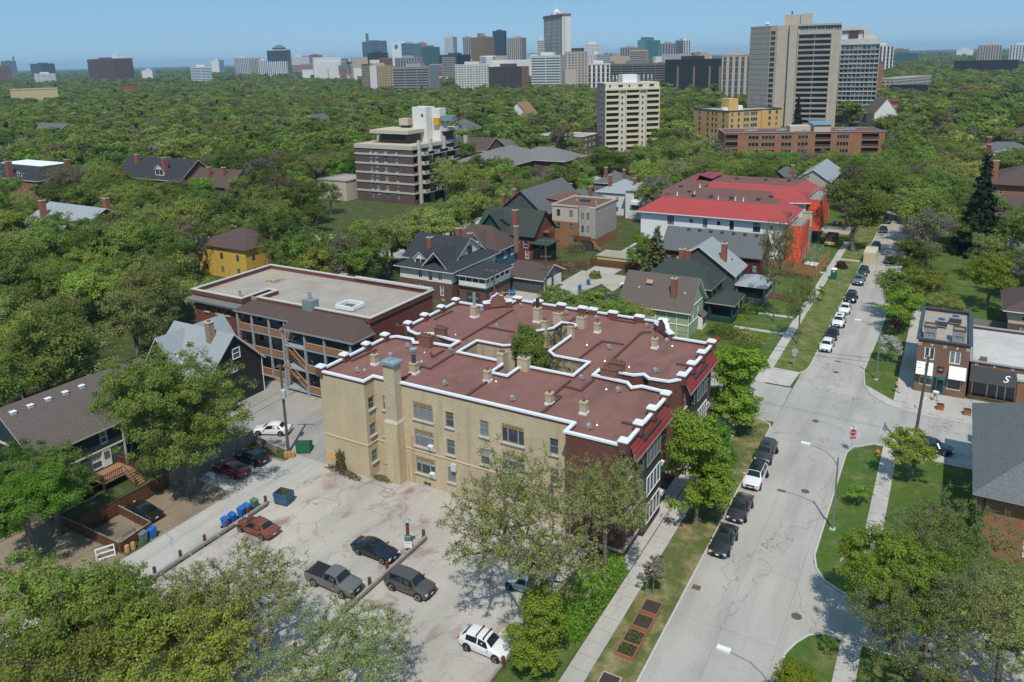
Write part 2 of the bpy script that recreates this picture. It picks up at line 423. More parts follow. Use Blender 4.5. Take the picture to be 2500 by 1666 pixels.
YARD=grass_mat('yard_ground',(.045,.065,.02),(.085,.11,.035),(.17,.14,.09),.48,.7,.8)
SOIL=speckle('bare_soil',(.20,.155,.11),(.30,.24,.175),4,big=.3,bigc=(.14,.11,.08))
GRAVEL=speckle('gravel',(.36,.32,.27),(.47,.43,.37),8,big=.2,bigc=(.30,.25,.19))
FAR=grass_mat('distant_ground',(.035,.055,.022),(.055,.075,.032),(.10,.095,.075),.5,.7,.6)
def rect(x0,x1,y0,y1):return[(x0,y0),(x1,y0),(x1,y1),(x0,y1)]
R_=22000
struct(poly_sheet('ground',[rect(-R_,R_,-2000,R_)],0.,FAR))
struct(poly_sheet('yard_ground',[rect(-330,60,-20,330)],.004,YARD))
# streets
struct(poly_sheet('street',[[(-16.7,-20),(-7.9,-20),(-7.9,92),(-8.0,105),(-7.8,420),(-15.9,420),(-15.9,105),(-16.8,92)]],.010,ROAD))
struct(poly_sheet('cross_street',[rect(-130,-16.75,92.6,104),],.010,XROAD))
struct(poly_sheet('cross_street',[[(-16.75,92.2),(-16.6,109.6),(-15.9,113),(-15.9,105),(-8.2,105),(-8.9,114.5),(-8.2,109.2),(-7.2,106.5),(-4.9,104.2),(-1.1,103),(60,103),(60,92.5),(-3.5,92.1),(-5.3,92.1),(-7.3,90.2),(-7.95,88.4),(-16.7,88.4)]],.014,XROAD))
struct(poly_sheet('lane',[[(-7.95,66.4),(-7.5,65.4),(-6.6,64),(-5,63),(30,63),(30,57.5),(-5.5,57.3),(-6.6,56.5),(-7.4,55.1),(-7.95,53.6)]],.014,ROAD))
struct(poly_sheet('alley',[rect(-64.3,-59.1,-20,92.6)],.010,ALLEY))
struct(poly_sheet('parking_lot',[rect(-59.1,-26.3,-20,60.5)],.010,LOT))
struct(poly_sheet('side_lot',[[(-84,60.5),(-64.3,58.6),(-59.1,58.6),(-59.1,92.6),(-66,92.6),(-66,73),(-84,73)]],.014,LOT2))
struct(poly_sheet('parking_pad',[[(-71.5,39.6),(-64.3,39.6),(-64.3,57.0),(-71.5,57.0)]],.012,SOIL))
struct(poly_sheet('parking_pad',[rect(-70,-64.3,49.3,56.6)],.016,ALLEY))
struct(poly_sheet('dirt_strip',[[(-78,20),(-64.3,20),(-64.3,36.9),(-78,36.9)]],.012,SOIL))
struct(poly_sheet('back_alley',[rect(-66.8,-60.5,104,330)],.010,ALLEY))
struct(poly_sheet('parking_pad',[rect(-67.9,-56,135,146)],.014,GRAVEL))
struct(poly_sheet('parking_pad',[rect(-73.5,-67,118,127)],.014,GRAVEL))
struct(poly_sheet('far_street',[rect(-119.5,-109.5,104,420)],.010,XROAD))
struct(poly_sheet('parking_lot',[[(-136,150),(-119.5,150),(-119.5,182),(-136,182)]],.012,LOT2))
struct(poly_sheet('dirt_lot',[rect(-152,-124,126,150)],.012,GRAVEL))
# raised boulevards and lawns
ZG=.12
def lawn(name,pts,m):struct(poly_sheet(name,[pts],ZG,m))
lawn('boulevard_lawn',[(-20.2,-20),(-16.75,-20),(-16.85,90.6),(-17.2,91.6),(-18.2,92.3),(-20.2,92.4)],DRYGR)
lawn('boulevard_lawn',[(-20.45,109.9),(-16.75,109.75),(-16.1,111.2),(-15.95,113.2),(-15.95,420),(-20.45,420)],GRASSY)
lawn('boulevard_lawn',[(-4.45,105.6),(-4.45,420),(-7.75,420),(-8.3,134),(-8.75,114.5),(-8.1,109.4),(-7.9,109.2)],GRASS)
lawn('boulevard_lawn',[(-4.4,68.6),(-4.4,90.2),(-7.2,90.2),(-7.8,88.4),(-7.85,67.2),(-7.4,65.5),(-6.5,64.1),(-5.0,63.2),(-4.4,63.1)],GRASS)
lawn('boulevard_lawn',[(-4.4,56.9),(-5.6,57.1),(-6.6,56.4),(-7.3,55.1),(-7.8,53.6),(-7.8,-20),(-4.4,-20)],GRASS)
lawn('front_lawn',[(-2.85,63.1),(20,63.1),(20,90.6),(-2.85,90.6)],GRASS)
lawn('front_lawn',[(-2.85,-20),(20,-20),(20,57.2),(-2.85,57.2)],GRASS)
lawn('front_lawn',[rect(-2.95,30,126,420)][0],GRASS)
lawn('front_lawn',[rect(-40,-21.95,104.1,420)][0],GRASS)
lawn('front_lawn',[(-26.3,-20),(-21.95,-20),(-21.95,58.0),(-26.3,58.0)],GRASS)
def kerb(pts):
 mb=MB();coping(mb,pts,.18,.0,.135,KERB);return struct(mb.build('kerb'))
kerb([(-16.7,-20),(-16.82,90.6),(-17.15,91.7),(-18.2,92.4),(-59,92.5)])
kerb([(-130,104.05),(-20.4,104.05)]);kerb([(-20.4,109.85),(-16.75,109.65),(-16.1,111.1),(-15.9,113.2),(-15.9,420)])
kerb([(-7.72,420),(-8.35,134),(-8.85,114.5),(-8.2,109.3),(-7.2,106.5),(-4.9,104.15),(-1.1,102.95),(60,102.95)])
kerb([(60,92.45),(-3.5,92.15),(-5.4,92.1),(-7.35,90.2),(-7.9,88.4),(-7.95,67.2),(-7.5,65.4),(-6.6,63.95),(-5.0,63.05),(30,63)])
kerb([(30,57.4),(-5.6,57.25),(-6.65,56.5),(-7.4,55.1),(-7.9,53.6),(-7.9,-20)])
# pavements laid in slabs
SLABS={}
def walk(x0,x1,y0,y1,step=1.52,along='y',label=None):
 base=struct(MB().box(x0,x1,y0,y1,.0,.095,flat('walk_bed',(.16,.15,.13),.95,.1)).build('sidewalk'))
 a0,a1=(y0,y1)if along=='y' else(x0,x1)
 n=max(1,round((a1-a0)/step));s=(a1-a0)/n;w=(x1-x0)if along=='y' else(y1-y0)
 key=(round(s,2),round(w,2),along)
 if key not in SLABS:
  q=MB()
  if along=='y':q.box(.02,w-.02,.022,s-.022,.02,.135,WALK)
  else:q.box(.022,s-.022,.02,w-.02,.02,.135,WALK)
  SLABS[key]=q.mesh('slab')
 for i in range(n):
  loc=(x0,y0+i*s,random.uniform(-.008,.008))if along=='y' else(x0+i*s,y0,random.uniform(-.008,.008))
  o=add('slab',SLABS[key],base,loc);o.rotation_euler=(random.uniform(-.004,.004),random.uniform(-.006,.006),random.uniform(-.004,.004))
walk(-21.9,-20.2,40,92.3);walk(-21.9,-20.45,109.8,196);walk(-4.4,-2.85,105.8,158);walk(-4.4,-2.85,63.2,91.8)
walk(-4.4,-2.85,50,57.1)
for(x0,x1,y0,y1,st)in((-20.2,-16.7,92.4,109.7,3.4),):pass
walk(-2.85,19.9,90.65,92.2,1.6,'x');walk(-23.4,-21.95,57.2,90.6,3.0)
# forecourt of the shops, raised and jointed
struct(poly_sheet('sidewalk',[[(-8.05,109.3),(-7.1,106.6),(-4.85,104.25),(-1.1,103.05),(30,103.05),(30,110.7),(-2.4,110.6),(-2.85,110.4),(-2.85,105.7),(-4.4,105.7),(-7.9,109.25)]],.128,WALK))
struct(poly_sheet('sidewalk',[rect(-2.85,-2.35,105.7,142)],.126,WALK))
struct(poly_sheet('sidewalk',[[(-21.9,104.1),(-17.1,104.1),(-16.7,109.55),(-20.45,109.75),(-21.9,109.75)]],.126,WALK))
for y,x0 in((164.9,-30),(133.2,-33),(124.3,-30)):struct(poly_sheet('garden_path',[rect(x0,-21.9,y,y+1.1)],.126,WALK))
struct(poly_sheet('garden_path',[rect(-20.45,-16.0,177.5,179)],.126,WALK))
# manhole covers
for x,y in((-12.3,112.4),(-12.3,95.2),(-7.9,58.3),(-10.6,78.)):
 o=MB().lathe([(.42,.0),(.42,.024),(.36,.03),(0.01,.026)],flat('cast_iron',(.11,.085,.075),.7,.4),18).build('manhole_cover',None,(x,y,.0));tag(o,'x','manhole cover','manhole covers in the carriageway')
 o['label']={112.4:'round iron manhole cover in the street beyond the crossing',95.2:'round iron manhole cover in the middle of the crossing',58.3:'rusty round manhole cover at the mouth of the side lane',78.:'small round iron cover in the road beside the street lamp'}[y]
for k,(x,y)in enumerate(((-16.1,57.9),)):
 g=MB();g.box(-.35,.35,-.3,.3,.0,.03,flat('rusty_iron',(.16,.09,.06),.8))
 for i in range(6):g.box(-.32+i*.11,-.27+i*.11,-.27,.27,.03,.045,MATS['rusty_iron'])
 tag(g.build('storm_drain',None,(x,y,.01)),'rusty storm drain grate against the left kerb','storm drain')
# yellow stall lines on the side lot
YEL=flat('yellow_road_paint',(.55,.36,.05),.8,.2,var=.25)
for x,y0,y1 in((-79.2,67.6,71.4),(-76.3,69,71.6),(-73.6,67.6,71.2),(-71.0,67.2,70.8),(-68.6,66.8,70.6)):
 struct(poly_sheet('stall_line',[rect(x,x+.13,y0,y1)],.019,YEL))
# ------------------------------------------------------------------ the apartment block with the brown roof
YB=streaky('cream_brick',(.45,.37,.24),(.60,.50,.345),(.30,.24,.16))
RB=streaky('red_brown_brick',(.13,.058,.048),(.185,.08,.062),(.10,.05,.045))
YBC=streaky('weathered_cream_brick',(.42,.35,.24),(.56,.47,.33),(.22,.18,.13))
k=N('brown_roof_membrane',.75,.25)
f=k.noise(k.world(),.22,5,.6,.8);g=k.noise(k.world((.9,.25,1)),.5,4,.7,1.2);h=k.noise(k.world(),2.2,4)
c=k.mix(k.ramp(f,[(.3,0),(.7,1)]),(.185,.083,.066),(.235,.112,.092))
c=k.mix(k.ramp(g,[(.50,0),(.72,.65)]),c,(.085,.05,.048));c=k.mix(k.math('MULTIPLY',h,.25),c,(.27,.15,.125))
k.color(c);k.bump(h,.015,.3);MATS['brown_roof_membrane']=k.m;MEMB=k.m
FLASH=flat('dark_brown_flashing',(.115,.055,.045),.7,.25)
k=N('red_metal_tile',.5,.4)
w1=k.n('ShaderNodeTexWave',wave_type='BANDS',bands_direction='Y');w1.inputs['Scale'].default_value=1.1;k.l(k.co(),w1.inputs['Vector'])
w2=k.n('ShaderNodeTexWave',wave_type='BANDS',bands_direction='Z');w2.inputs['Scale'].default_value=1.0;k.l(k.co(),w2.inputs['Vector'])
k.color(k.mix(k.math('MULTIPLY',w2.outputs['Fac'],.35),k.mix(k.noise(k.co(),.6,5),(.21,.028,.032),(.30,.045,.048)),(.15,.02,.024)));k.bump(k.math('ADD',w1.outputs['Fac'],w2.outputs['Fac']),.05,.6)
REDT=k.m
AB=thing('apartment_block','three-storey cream and red brick apartment block with a brown membrane roof round a light court','apartment block',(-41.2,74.5,0))
AX,AY=-41.2,74.5
L=lambda pts:[(x-AX,y-AY)for x,y in pts]
RING=L([(-59.4,58.6),(-53.0,58.6),(-53.0,60.2),(-28.8,60.2),(-28.8,58.3),(-23.1,58.3),(-23.1,69.9),(-23.9,70.7),(-26.2,70.9),(-27.0,70.1),(-27.9,71.1),(-31.8,71.3),
 (-31.8,73.1),(-28.0,73.2),(-27.1,73.9),(-26.2,73.1),(-24.1,73.3),(-23.1,74.5),(-23.1,86.0),(-28.3,86.0),(-30.6,88.4),(-30.6,90.7),(-52.3,90.7),(-52.3,88.3),(-54.6,86.2),(-59.5,86.2),
 (-59.5,74.8),(-58.4,73.6),(-56.8,73.0),(-55.0,74.0),(-52.0,73.3),(-50.5,73.2),(-50.5,71.4),(-53.6,71.3),(-55.2,70.4),(-56.1,71.3),(-58.4,71.2),(-59.4,70.3)])
COURT=L([(-48.7,70.3),(-42.9,70.2),(-42.1,69.4),(-42.1,66.9),(-40.0,66.9),(-40.0,69.4),(-39.4,70.2),(-33.7,70.2),(-33.7,74.4),(-38.1,74.4),(-39.2,75.3),(-39.2,81.0),(-40.2,82.4),(-40.2,85.1),(-42.4,85.1),(-42.4,82.6),(-43.8,80.8),(-43.9,75.3),(-45,74.5),(-48.7,74.5)])
ZR,ZP,ZC=11.1,11.42,11.62
FLO=(1.4,4.6,7.72)
front_main=[]
for z in FLO:
 front_main+=[(5.25+.0,z,2.55,1.98,'trigridsill'),(9.4,z,1.02,1.72,'hunggridsill'),(13.65,z,1.02,1.72,'hunggridsill'),(16.2,z,2.55,1.98,'trigridsill'),(21.55,z,.95,1.68,'hungsill')]
 front_main.append((1.1,z+.1,.55,1.62,'hungsill'))
front_main+=[(6.1,-.0,1.0,.5,'two'),(13.9,.0,.9,.45,'two')]
side=[(.5,z+.2,.95,1.4,'hungsill')for z in FLO]
pts=RING;n=len(pts)
mats_for=lambda i:YB if i in(0,1,2)else RB
wy,wr=MB(),MB()
def wall(mb,i,z0,z1,wins,m,frame=GREYF,glass=GLASS):
 return wall_windows(AB,mb,pts[i],pts[(i+1)%n],z0,z1,wins,m,frame,glass,.13)
made=wall(wy,2,0,ZP,front_main,YB)
wall(wy,0,0,ZP,[],YB);wall(wy,1,0,ZP,side,YB)
wall(wy,3,0,ZP,[],RB)
# street front: bays with dark timber panels and tall triple windows
for i in(5,17):
 Lw=(Vector(pts[(i+1)%n])-Vector(pts[i])).length
 ws=[]
 for z in FLO:
  ws+=[(.9,z,.9,1.7,'hungsill'),(Lw-1.9,z,.9,1.7,'hungsill')]
 wall(wr,i,0,ZP,ws,RB)
for i in(4,18,25):
 Lw=(Vector(pts[(i+1)%n])-Vector(pts[i])).length
 wall(wr,i,0,ZP,[]if i==4 else[(1.2+q*2.6,z,1.,1.7,'hungsill')for z in FLO for q in range(int(Lw/2.7))],RB)
for i in range(n):
 if i in(0,1,2,3,4,5,17,18,25):continue
 Lw=(Vector(pts[(i+1)%n])-Vector(pts[i])).length;ws=[]
 if i==15:ws=[(.5,z,.9,1.6,'hunggridsill')for z in FLO]
 elif Lw>3:ws=[(.8+q*2.7,z,1.,1.65,'hungsill')for z in FLO for q in range(max(1,int((Lw-.6)/2.7)))]
 wall(wr,i,0,ZP,ws,RB)
wy.build('wall',AB);wr.build('wall',AB)
# light court walls, rough cream brick, some of them under ivy
wc=MB();k=N('ivy_covered_brick',.95,.1)
f=k.noise(k.co((1,1,1)),1.3,6,.75);g=k.noise(k.co(),6,4)
k.color(k.mix(k.ramp(f,[(.44,0),(.56,1)]),k.mix(g,(.36,.30,.20),(.48,.41,.29)),k.mix(g,(.045,.045,.025),(.12,.11,.07))));k.bump(f,.06,.8);IVYB=k.m
nc=len(COURT)
for i in range(nc):
 a,b=COURT[(i+1)%nc],COURT[i]
 Lw=(Vector(b)-Vector(a)).length
 ws=[(.7+q*2.6,z,.95,1.6,'hung')for z in FLO for q in range(int((Lw-.4)/2.4))]if Lw>2.4 else[]
 wall_windows(AB,wc,a,b,0,ZP,ws,IVYB if i in(7,8,9,10,11,12,13,14,15,16)else YBC,GREYF,GLASS,.12)
wc.build('court_wall',AB)
poly_sheet('roof',[RING,COURT],ZR,MEMB,parent=AB)
up=MB()
for ring in(RING,COURT):
 q=list(ring)+[ring[0]]
 coping(up,q[:-1],.05,ZR+.001,ZP+.002,MEMB,closed=True)
up.build('parapet',AB)
cp=MB();coping(cp,RING,.36,ZP+.004,ZC,CAPW,closed=True);cp.build('coping',AB)
cp=MB();coping(cp,COURT,.3,ZP+.004,ZC-.02,CAPW,closed=True);cp.build('coping',AB)
# white capped piers along the parapet
pier=MB();pier.box(-.42,.42,-.42,.42,10.9,11.92,RB);pier.box(-.50,.50,-.43,.43,11.92,12.05,CAPW);pier.box(-.40,.40,-.34,.34,12.05,12.16,CAPW);pm=pier.mesh('pier')
pier2=MB();pier2.box(-.6,.6,-.32,.32,10.9,11.86,RB);pier2.box(-.68,.68,-.38,.38,11.86,11.99,CAPW);pier2.box(-.56,.56,-.3,.3,11.99,12.1,CAPW);pm2=pier2.mesh('pier')
for x,y in((-23.1,58.4),(-23.15,62.2),(-23.15,65.7),(-23.1,69.5),(-23.1,74.7),(-23.15,78.2),(-23.15,81.9),(-23.1,85.7),(-59.5,85.9),(-59.5,82.3),(-59.5,78.5),(-59.5,74.9),(-59.4,70.1),(-59.4,66.6),(-59.4,62.7),(-59.3,58.8)):
 add('pier',pm,AB,(x-AX,y-AY,0),0)
for x in(-30.7,-33.9,-37.6,-40.5,-42.0,-45.2,-48.8,-52.1):add('pier',pm2,AB,(x-AX,90.55-AY,0))
# ornamental gables at the two canted corners of the back
for(ax,ay),(bx,by)in(((-28.3,86.0),(-30.6,88.4)),((-52.3,88.3),(-54.6,86.2))):
 a,b=Vector((ax-AX,ay-AY)),Vector((bx-AX,by-AY));d=(b-a);Lg=d.length;d/=Lg;nn=Vector((d.y,-d.x))
 prof=[(0,11.4),(0,12.3),(.18*Lg,12.35),(.26*Lg,12.9),(.4*Lg,13.05),(.5*Lg,13.3),(.6*Lg,13.05),(.74*Lg,12.9),(.82*Lg,12.35),(Lg,12.3),(Lg,11.4)]
 g_=MB()
 for s_,mm in((.2,CAPW),(-.2,MEMB)):
  q=[(a.x+d.x*u+nn.x*s_,a.y+d.y*u+nn.y*s_,z)for u,z in prof];g_.face(q if s_>0 else q[::-1],mm)
 for i in range(len(prof)-1):
  (u0,z0),(u1,z1)=prof[i],prof[i+1];P=lambda u,z,s_:(a.x+d.x*u+nn.x*s_,a.y+d.y*u+nn.y*s_,z)
  g_.face([P(u0,z0,-.27),P(u1,z1,-.27),P(u1,z1,.27),P(u0,z0,.27)][::-1],CAPW)
 g_.build('ornamental_gable',AB)
 for e in(a,b):add('pier',pm,AB,(e.x,e.y,.1),atan2(d.y,d.x))
# raised membrane ridges over the fire walls
rd=MB()
def ridge(p,w=.34,z=ZR+.30):coping(rd,L(p),w,ZR+.001,z,FLASH)
for p in([(-50.1,60.9),(-50.3,65.4),(-49.1,65.3),(-49.2,70.2)],[(-50.9,74.6),(-51.0,82.2),(-51.1,87.4)],[(-50.9,68.2),(-50.9,70.6)],[(-58.6,63.0),(-58.3,67.1)],[(-58.5,79.3),(-58.3,83.2)],
   [(-41.5,61),(-41.5,66.3)],[(-35.5,75.2),(-35.4,81.8),(-32.6,81.9)],[(-31.9,73.8),(-32.2,86.8),(-31.2,87.4)],[(-33.7,65.8),(-33.7,69.5)],[(-33.7,67.9),(-31.6,67.7),(-31.6,70.9)],[(-32.8,61),(-32.8,65.4),(-33.8,65.4)],
   [(-37.7,89.7),(-34.0,89.7)],[(-25.2,63.0),(-23.6,63.1)],[(-25.2,79.0),(-23.7,79.1)],[(-42.0,86),(-42.0,90.3)],[(-49.3,89.9),(-45.7,89.9)],[(-50.9,68.2),(-51.9,69.3)],[(-46.5,79.8),(-51.,79.8)]):
 q=L(p);rd2=MB();coping(rd2,q,.26,ZR+.003,ZR+.2,FLASH);rd2.build('fire_wall_ridge',AB)
# chimneys
def chimney(x,y,w,d,z0,z1,m,pots=1,cap=None,mp=None,base=True,name='chimney',rz=0):
 q=MB();q.box(-w/2,w/2,-d/2,d/2,z0,z1,m);q.box(-w/2-.05,w/2+.05,-d/2-.05,d/2+.05,z1-.16,z1-.04,m)
 if base:q.box(-w/2-.06,w/2+.06,-d/2-.06,d/2+.06,z0,z0+.28,CAPW)
 o=q.build(name,AB,(x-AX,y-AY,0),rz)
 mp=mp or flat('clay_pot',(.16,.085,.055),.8)
 for i in range(pots):
  t=MB();px=(i-(pots-1)/2)*min(.5,w/max(pots,1))
  t.lathe([(.17,z1),(.19,z1+.10),(.15,z1+.24),(.12,z1+.24),(.1,z1+.05)],mp,10,px,0);t.build('chimney_pot',o)
 return o
for x,y in((-55.6,63.6),(-41.6,65.5),(-33.1,63.5),(-29.2,63.2),(-37.2,84.6),(-29.0,82.7)):chimney(x,y,.66,.66,ZR-.02,ZR+1.3,YBC)
o=chimney(-50.0,63.6,.8,.8,ZR-.02,ZR+1.3,YBC,0)
t=MB();t.lathe([(.28,ZR+1.3),(.24,ZR+1.7),(.24,ZR+2.3)],DKMET,12);t.lathe([(.2,ZR+1.9),(.2,ZR+2.7),(.42,ZR+2.75),(.44,ZR+2.95),(.1,ZR+3.0)],GALV,14);t.build('flue',o)
o=chimney(-54.3,82.7,.85,.85,ZR-.02,ZR+1.6,YBC,0);t=MB();t.tube([(0,0,ZR+1.5),(0,0,ZR+3.4)],.2,GALV,12);t.build('flue',o)
o=chimney(-45.8,84.8,.9,.9,ZR-.02,ZR+2.0,YBC,0);t=MB();t.tube([(0,0,ZR+2.),(0,0,ZR+3.2)],.24,flat('dark_flue',(.04,.032,.03),.6),12);t.build('flue',o)
for x,y,w,d in((-43.2,81.9,.7,.7),(-43.1,85.3,1.1,.8),(-39.7,85.2,1.1,.8),(-39.4,81.5,.7,.7),(-42.5,70.1,.8,1.1),(-39.6,69.9,1.3,.8)):chimney(x,y,w,d,9.0,ZR+1.55,YBC,2,base=False)
for x,y,w in((-53.7,70.9,1.7),(-53.7,74.0,1.5),(-30.1,71.6,1.8),(-30.0,73.5,1.6)):chimney(x,y,w,.75,8.5,ZR+1.5,streaky('red_chimney_brick',(.16,.07,.055),(.27,.14,.11)),3,base=False)
# tall boiler chimney on the front wall, stepped in above the second floor
q=MB();q.box(-.95,.85,-.62,.7,0,7.1,YB);q.face([(-.95,-.62,7.1),(.85,-.62,7.1),(.72,-.45,7.45),(-.75,-.45,7.45)],STONE)
q.box(-.75,.72,-.45,.7,7.1,13.75,YBC);q.face([(.85,-.62,7.1),(.85,.7,7.1),(.72,.7,7.45),(.72,-.45,7.45)],STONE)
o=q.build('chimney',AB,(-49.95-AX,59.62-AY,0))
t=MB();t.box(-.98,.95,-.7,.95,13.75,13.98,flat('blue_grey_sheet_metal',(.26,.35,.40),.45,.5,.3));t.prism([(-.98,-.7),(.95,-.7),(.95,.95),(-.98,.95)],13.985,14.02,MATS['blue_grey_sheet_metal'])
t.face([(-.9,-.6,14.03),(.87,-.6,14.03),(0,.1,14.25)],MATS['blue_grey_sheet_metal']);t.face([(.87,-.6,14.03),(.87,.85,14.03),(0,.1,14.25)],MATS['blue_grey_sheet_metal']);t.face([(.87,.85,14.03),(-.9,.85,14.03),(0,.1,14.25)],MATS['blue_grey_sheet_metal']);t.face([(-.9,.85,14.03),(-.9,-.6,14.03),(0,.1,14.25)],MATS['blue_grey_sheet_metal'])
t.lathe([(.22,14.2),(.16,14.5),(.16,14.75),(.24,14.8),(.2,14.95),(.02,15.0)],GALV,12);t.build('chimney_cap',o)
# roof ventilators: half-round hoods
vt=MB();nv=8
for i in range(nv):
 a0,a1=pi*i/nv,pi*(i+1)/nv
 vt.face([(-.27*cos(a0),-.22,.35+.30*sin(a0)),(-.27*cos(a0),.22,.35+.30*sin(a0)),(-.27*cos(a1),.22,.35+.30*sin(a1)),(-.27*cos(a1),-.22,.35+.30*sin(a1))][::-1],GALV)
for y,s_ in((-.22,1),(.22,-1)):
 q=[(-.27,y,.04),(.27,y,.04)]+[(.27*cos(pi*i/nv),y,.35+.30*sin(pi*i/nv))for i in range(nv+1)];vt.face(q if s_>0 else q[::-1],GALV)
for x,s_ in((-.27,1),(.27,-1)):
 q=[(x,-.22,.04),(x,.22,.04),(x,.22,.35),(x,-.22,.35)];vt.face(q[::-1]if s_>0 else q,GALV)
vt.box(-.24,.24,-.28,.28,0,.14,FLASH);vm_=vt.mesh('roof_ventilator')
for i,(x,y)in enumerate(((-55.9,60.9),(-55.5,69.5),(-54.6,85.0),(-50.8,89.2),(-49.3,80.2),(-50.1,70.8),(-45.1,62.5),(-36.8,62.5),(-43.8,89.2),(-39.3,89.1),(-32.3,89.1),(-28.3,85.1),(-33.7,80.0),(-32.8,70.4),(-26.4,75.8),(-28.1,69.3),(-27.4,60.5))):
 add('roof_ventilator',vm_,AB,(x-AX,y-AY,ZR),random.uniform(.75,1.25),.9)
pp=MB();pp.lathe([(.16,0),(.07,.1),(.05,.14),(.05,.5),(.09,.5),(.03,.5)],GALV,8);ppm=pp.mesh('vent_pipe')
for x,y in((-55.7,61.9),(-52.7,69.2),(-40.8,65.9),(-40.2,67.7),(-52.8,75.9),(-51.4,66.8),(-36.6,80.1),(-29.5,69.4),(-27.1,61.6),(-29.6,76.0),(-27.4,84.3),(-32.7,76.4)):add('vent_pipe',ppm,AB,(x-AX,y-AY,ZR))
# string course, patches, pipes on the front
b=MB()
for p,z in((L([(-59.45,58.57),(-52.97,58.57),(-52.97,60.17),(-50.9,60.17)]),3.9),(L([(-49.0,60.17),(-28.8,60.17)]),3.98)):coping(b,p,.10,z,z+.11,flat('cream_stone',(.60,.47,.33),.8))
b.build('string_course',AB)
b=MB()
for p in(L([(-28.85,58.26),(-23.06,58.26),(-23.06,69.9)]),L([(-26.2,73.06),(-24.1,73.26),(-23.06,74.5),(-23.06,86.0)])):
 for z,h in((.85,.22),(3.75,.25),(6.9,.2)):
  if p[0][0]<-24-AX and z==6.9 and p[0][1]<0:continue
  coping(b,p,.14,z,z+h,STONE)
b.build('stone_band',AB)
b=MB();b.box(-59.2-AX,-57.7-AX,58.56-AY,58.6-AY,.9,1.9,flat('orange_plywood',(.62,.38,.17),.8));b.build('boarded_panel',AB)
b=MB()
for x,z1 in((-48.15,5.6),(-47.9,5.6),(-48.75,2.2)):b.tube([(x-AX,60.08-AY,0),(x-AX,60.08-AY,z1)],.05,flat('tan_pipe',(.50,.36,.20),.7),6)
b.build('drain_pipe',AB)
b=MB();b.box(-.3,.3,-.28,0,0,.8,flat('pale_grey_metal',(.50,.55,.58),.5,.4));b.build('utility_box',AB,(-42.7-AX,60.18-AY,2.9))
ac=MB();ac.box(-.28,.28,-.35,.1,0,.42,WHITE);ac.box(-.23,.23,-.36,-.345,.05,.34,flat('ac_grille',(.30,.31,.32),.7));acm=ac.mesh('window_air_conditioner')
for x,z in((-45.6,4.66),(-45.55,1.46)):add('window_air_conditioner',acm,AB,(x-AX,60.2-AY,z))
# projecting timber bays and the red tiled pent roofs of the street front
for y0,y1 in((62.2,66.9),(78.0,82.7)):
 t=MB();BAYM=flat('dark_grey_cladding',(.055,.05,.05),.7,.25)
 x0,x1=-23.08-AX,-22.58-AX
 t.box(x0,x1,y0-AY,y1-AY,.5,10.4,BAYM);o=t.build('bay',AB)
 for z in(1.3,4.2,7.3):
  window(o,(x1,y0-AY),(x1,y1-AY),.5,z,y1-y0-1.0,2.0,'cols4',WHITE if z<7 else GREYF,GLASSB,-.07)
  window(o,(x0,y0-AY),(x1,y0-AY),.06,z,.4,2.0,'hung',GREYF,GLASS,-.07)
 for s0,s1 in((y0-2.8,y1+3.3),):
  r=MB();xa,xb,za,zb=-23.04-AX,-22.28-AX,10.75,9.6;a,bq=s0-AY,s1-AY
  r.face([(xb,a,zb),(xb,bq,zb),(xa,bq-.5,za),(xa,a+.5,za)],REDT);r.face([(xa,a+.5,za-.1),(xa,bq-.5,za-.1),(xb,bq,zb-.1),(xb,a,zb-.1)],WHITE)
  r.face([(xb,a,zb-.1),(xb,bq,zb-.1),(xb,bq,zb),(xb,a,zb)],WHITE);r.face([(xa,a+.5,za-.1),(xb,a,zb-.1),(xb,a,zb),(xa,a+.5,za)],WHITE);r.face([(xb,bq,zb-.1),(xa,bq-.5,za-.1),(xa,bq-.5,za),(xb,bq,zb)],WHITE)
  ym=(y0+y1)/2-AY
  r.build('tiled_pent_roof',AB)
for y,z in((68.1,4.8),(67.9,1.7)):add('window_air_conditioner',acm,AB,(-22.95-AX,y-AY,z),pi/2)
# court floor
# ------------------------------------------------------------------ houses
SH_DARK=shingle('charcoal_shingle',(.030,.034,.040),(.058,.063,.070))
SH_BRN=shingle('brown_shingle',(.105,.085,.078),(.165,.138,.125))
SH_RBRN=shingle('red_brown_shingle',(.085,.058,.052),(.125,.088,.080))
SH_BLUE=shingle('blue_grey_shingle',(.24,.27,.29),(.36,.39,.41))
SH_SLATE=shingle('slate_grey_shingle',(.085,.093,.098),(.165,.175,.18))
SH_GREEN=shingle('dark_green_shingle',(.038,.052,.046),(.062,.078,.068))
SH_GREY=shingle('warm_grey_shingle',(.16,.155,.15),(.22,.215,.21))
SH_TAN=shingle('tan_shingle',(.25,.14,.075),(.34,.20,.11))
ROOFD=speckle('gravel_roof',(.30,.265,.225),(.42,.375,.325),3.5,big=.25,bigc=(.25,.215,.18),bigamt=.5)
TARR=speckle('brown_flat_roof',(.15,.075,.06),(.20,.105,.088),2,big=.3,bigc=(.11,.06,.05))
BR_OR=streaky('orange_brick',(.27,.125,.07),(.36,.185,.105))
BR_RED=streaky('dark_red_brick',(.15,.05,.038),(.215,.078,.058),(.10,.05,.04))
BR_BRN=streaky('brown_brick',(.15,.092,.065),(.215,.135,.098))
BR_PINK=streaky('plum_brick',(.13,.072,.062),(.19,.11,.095))
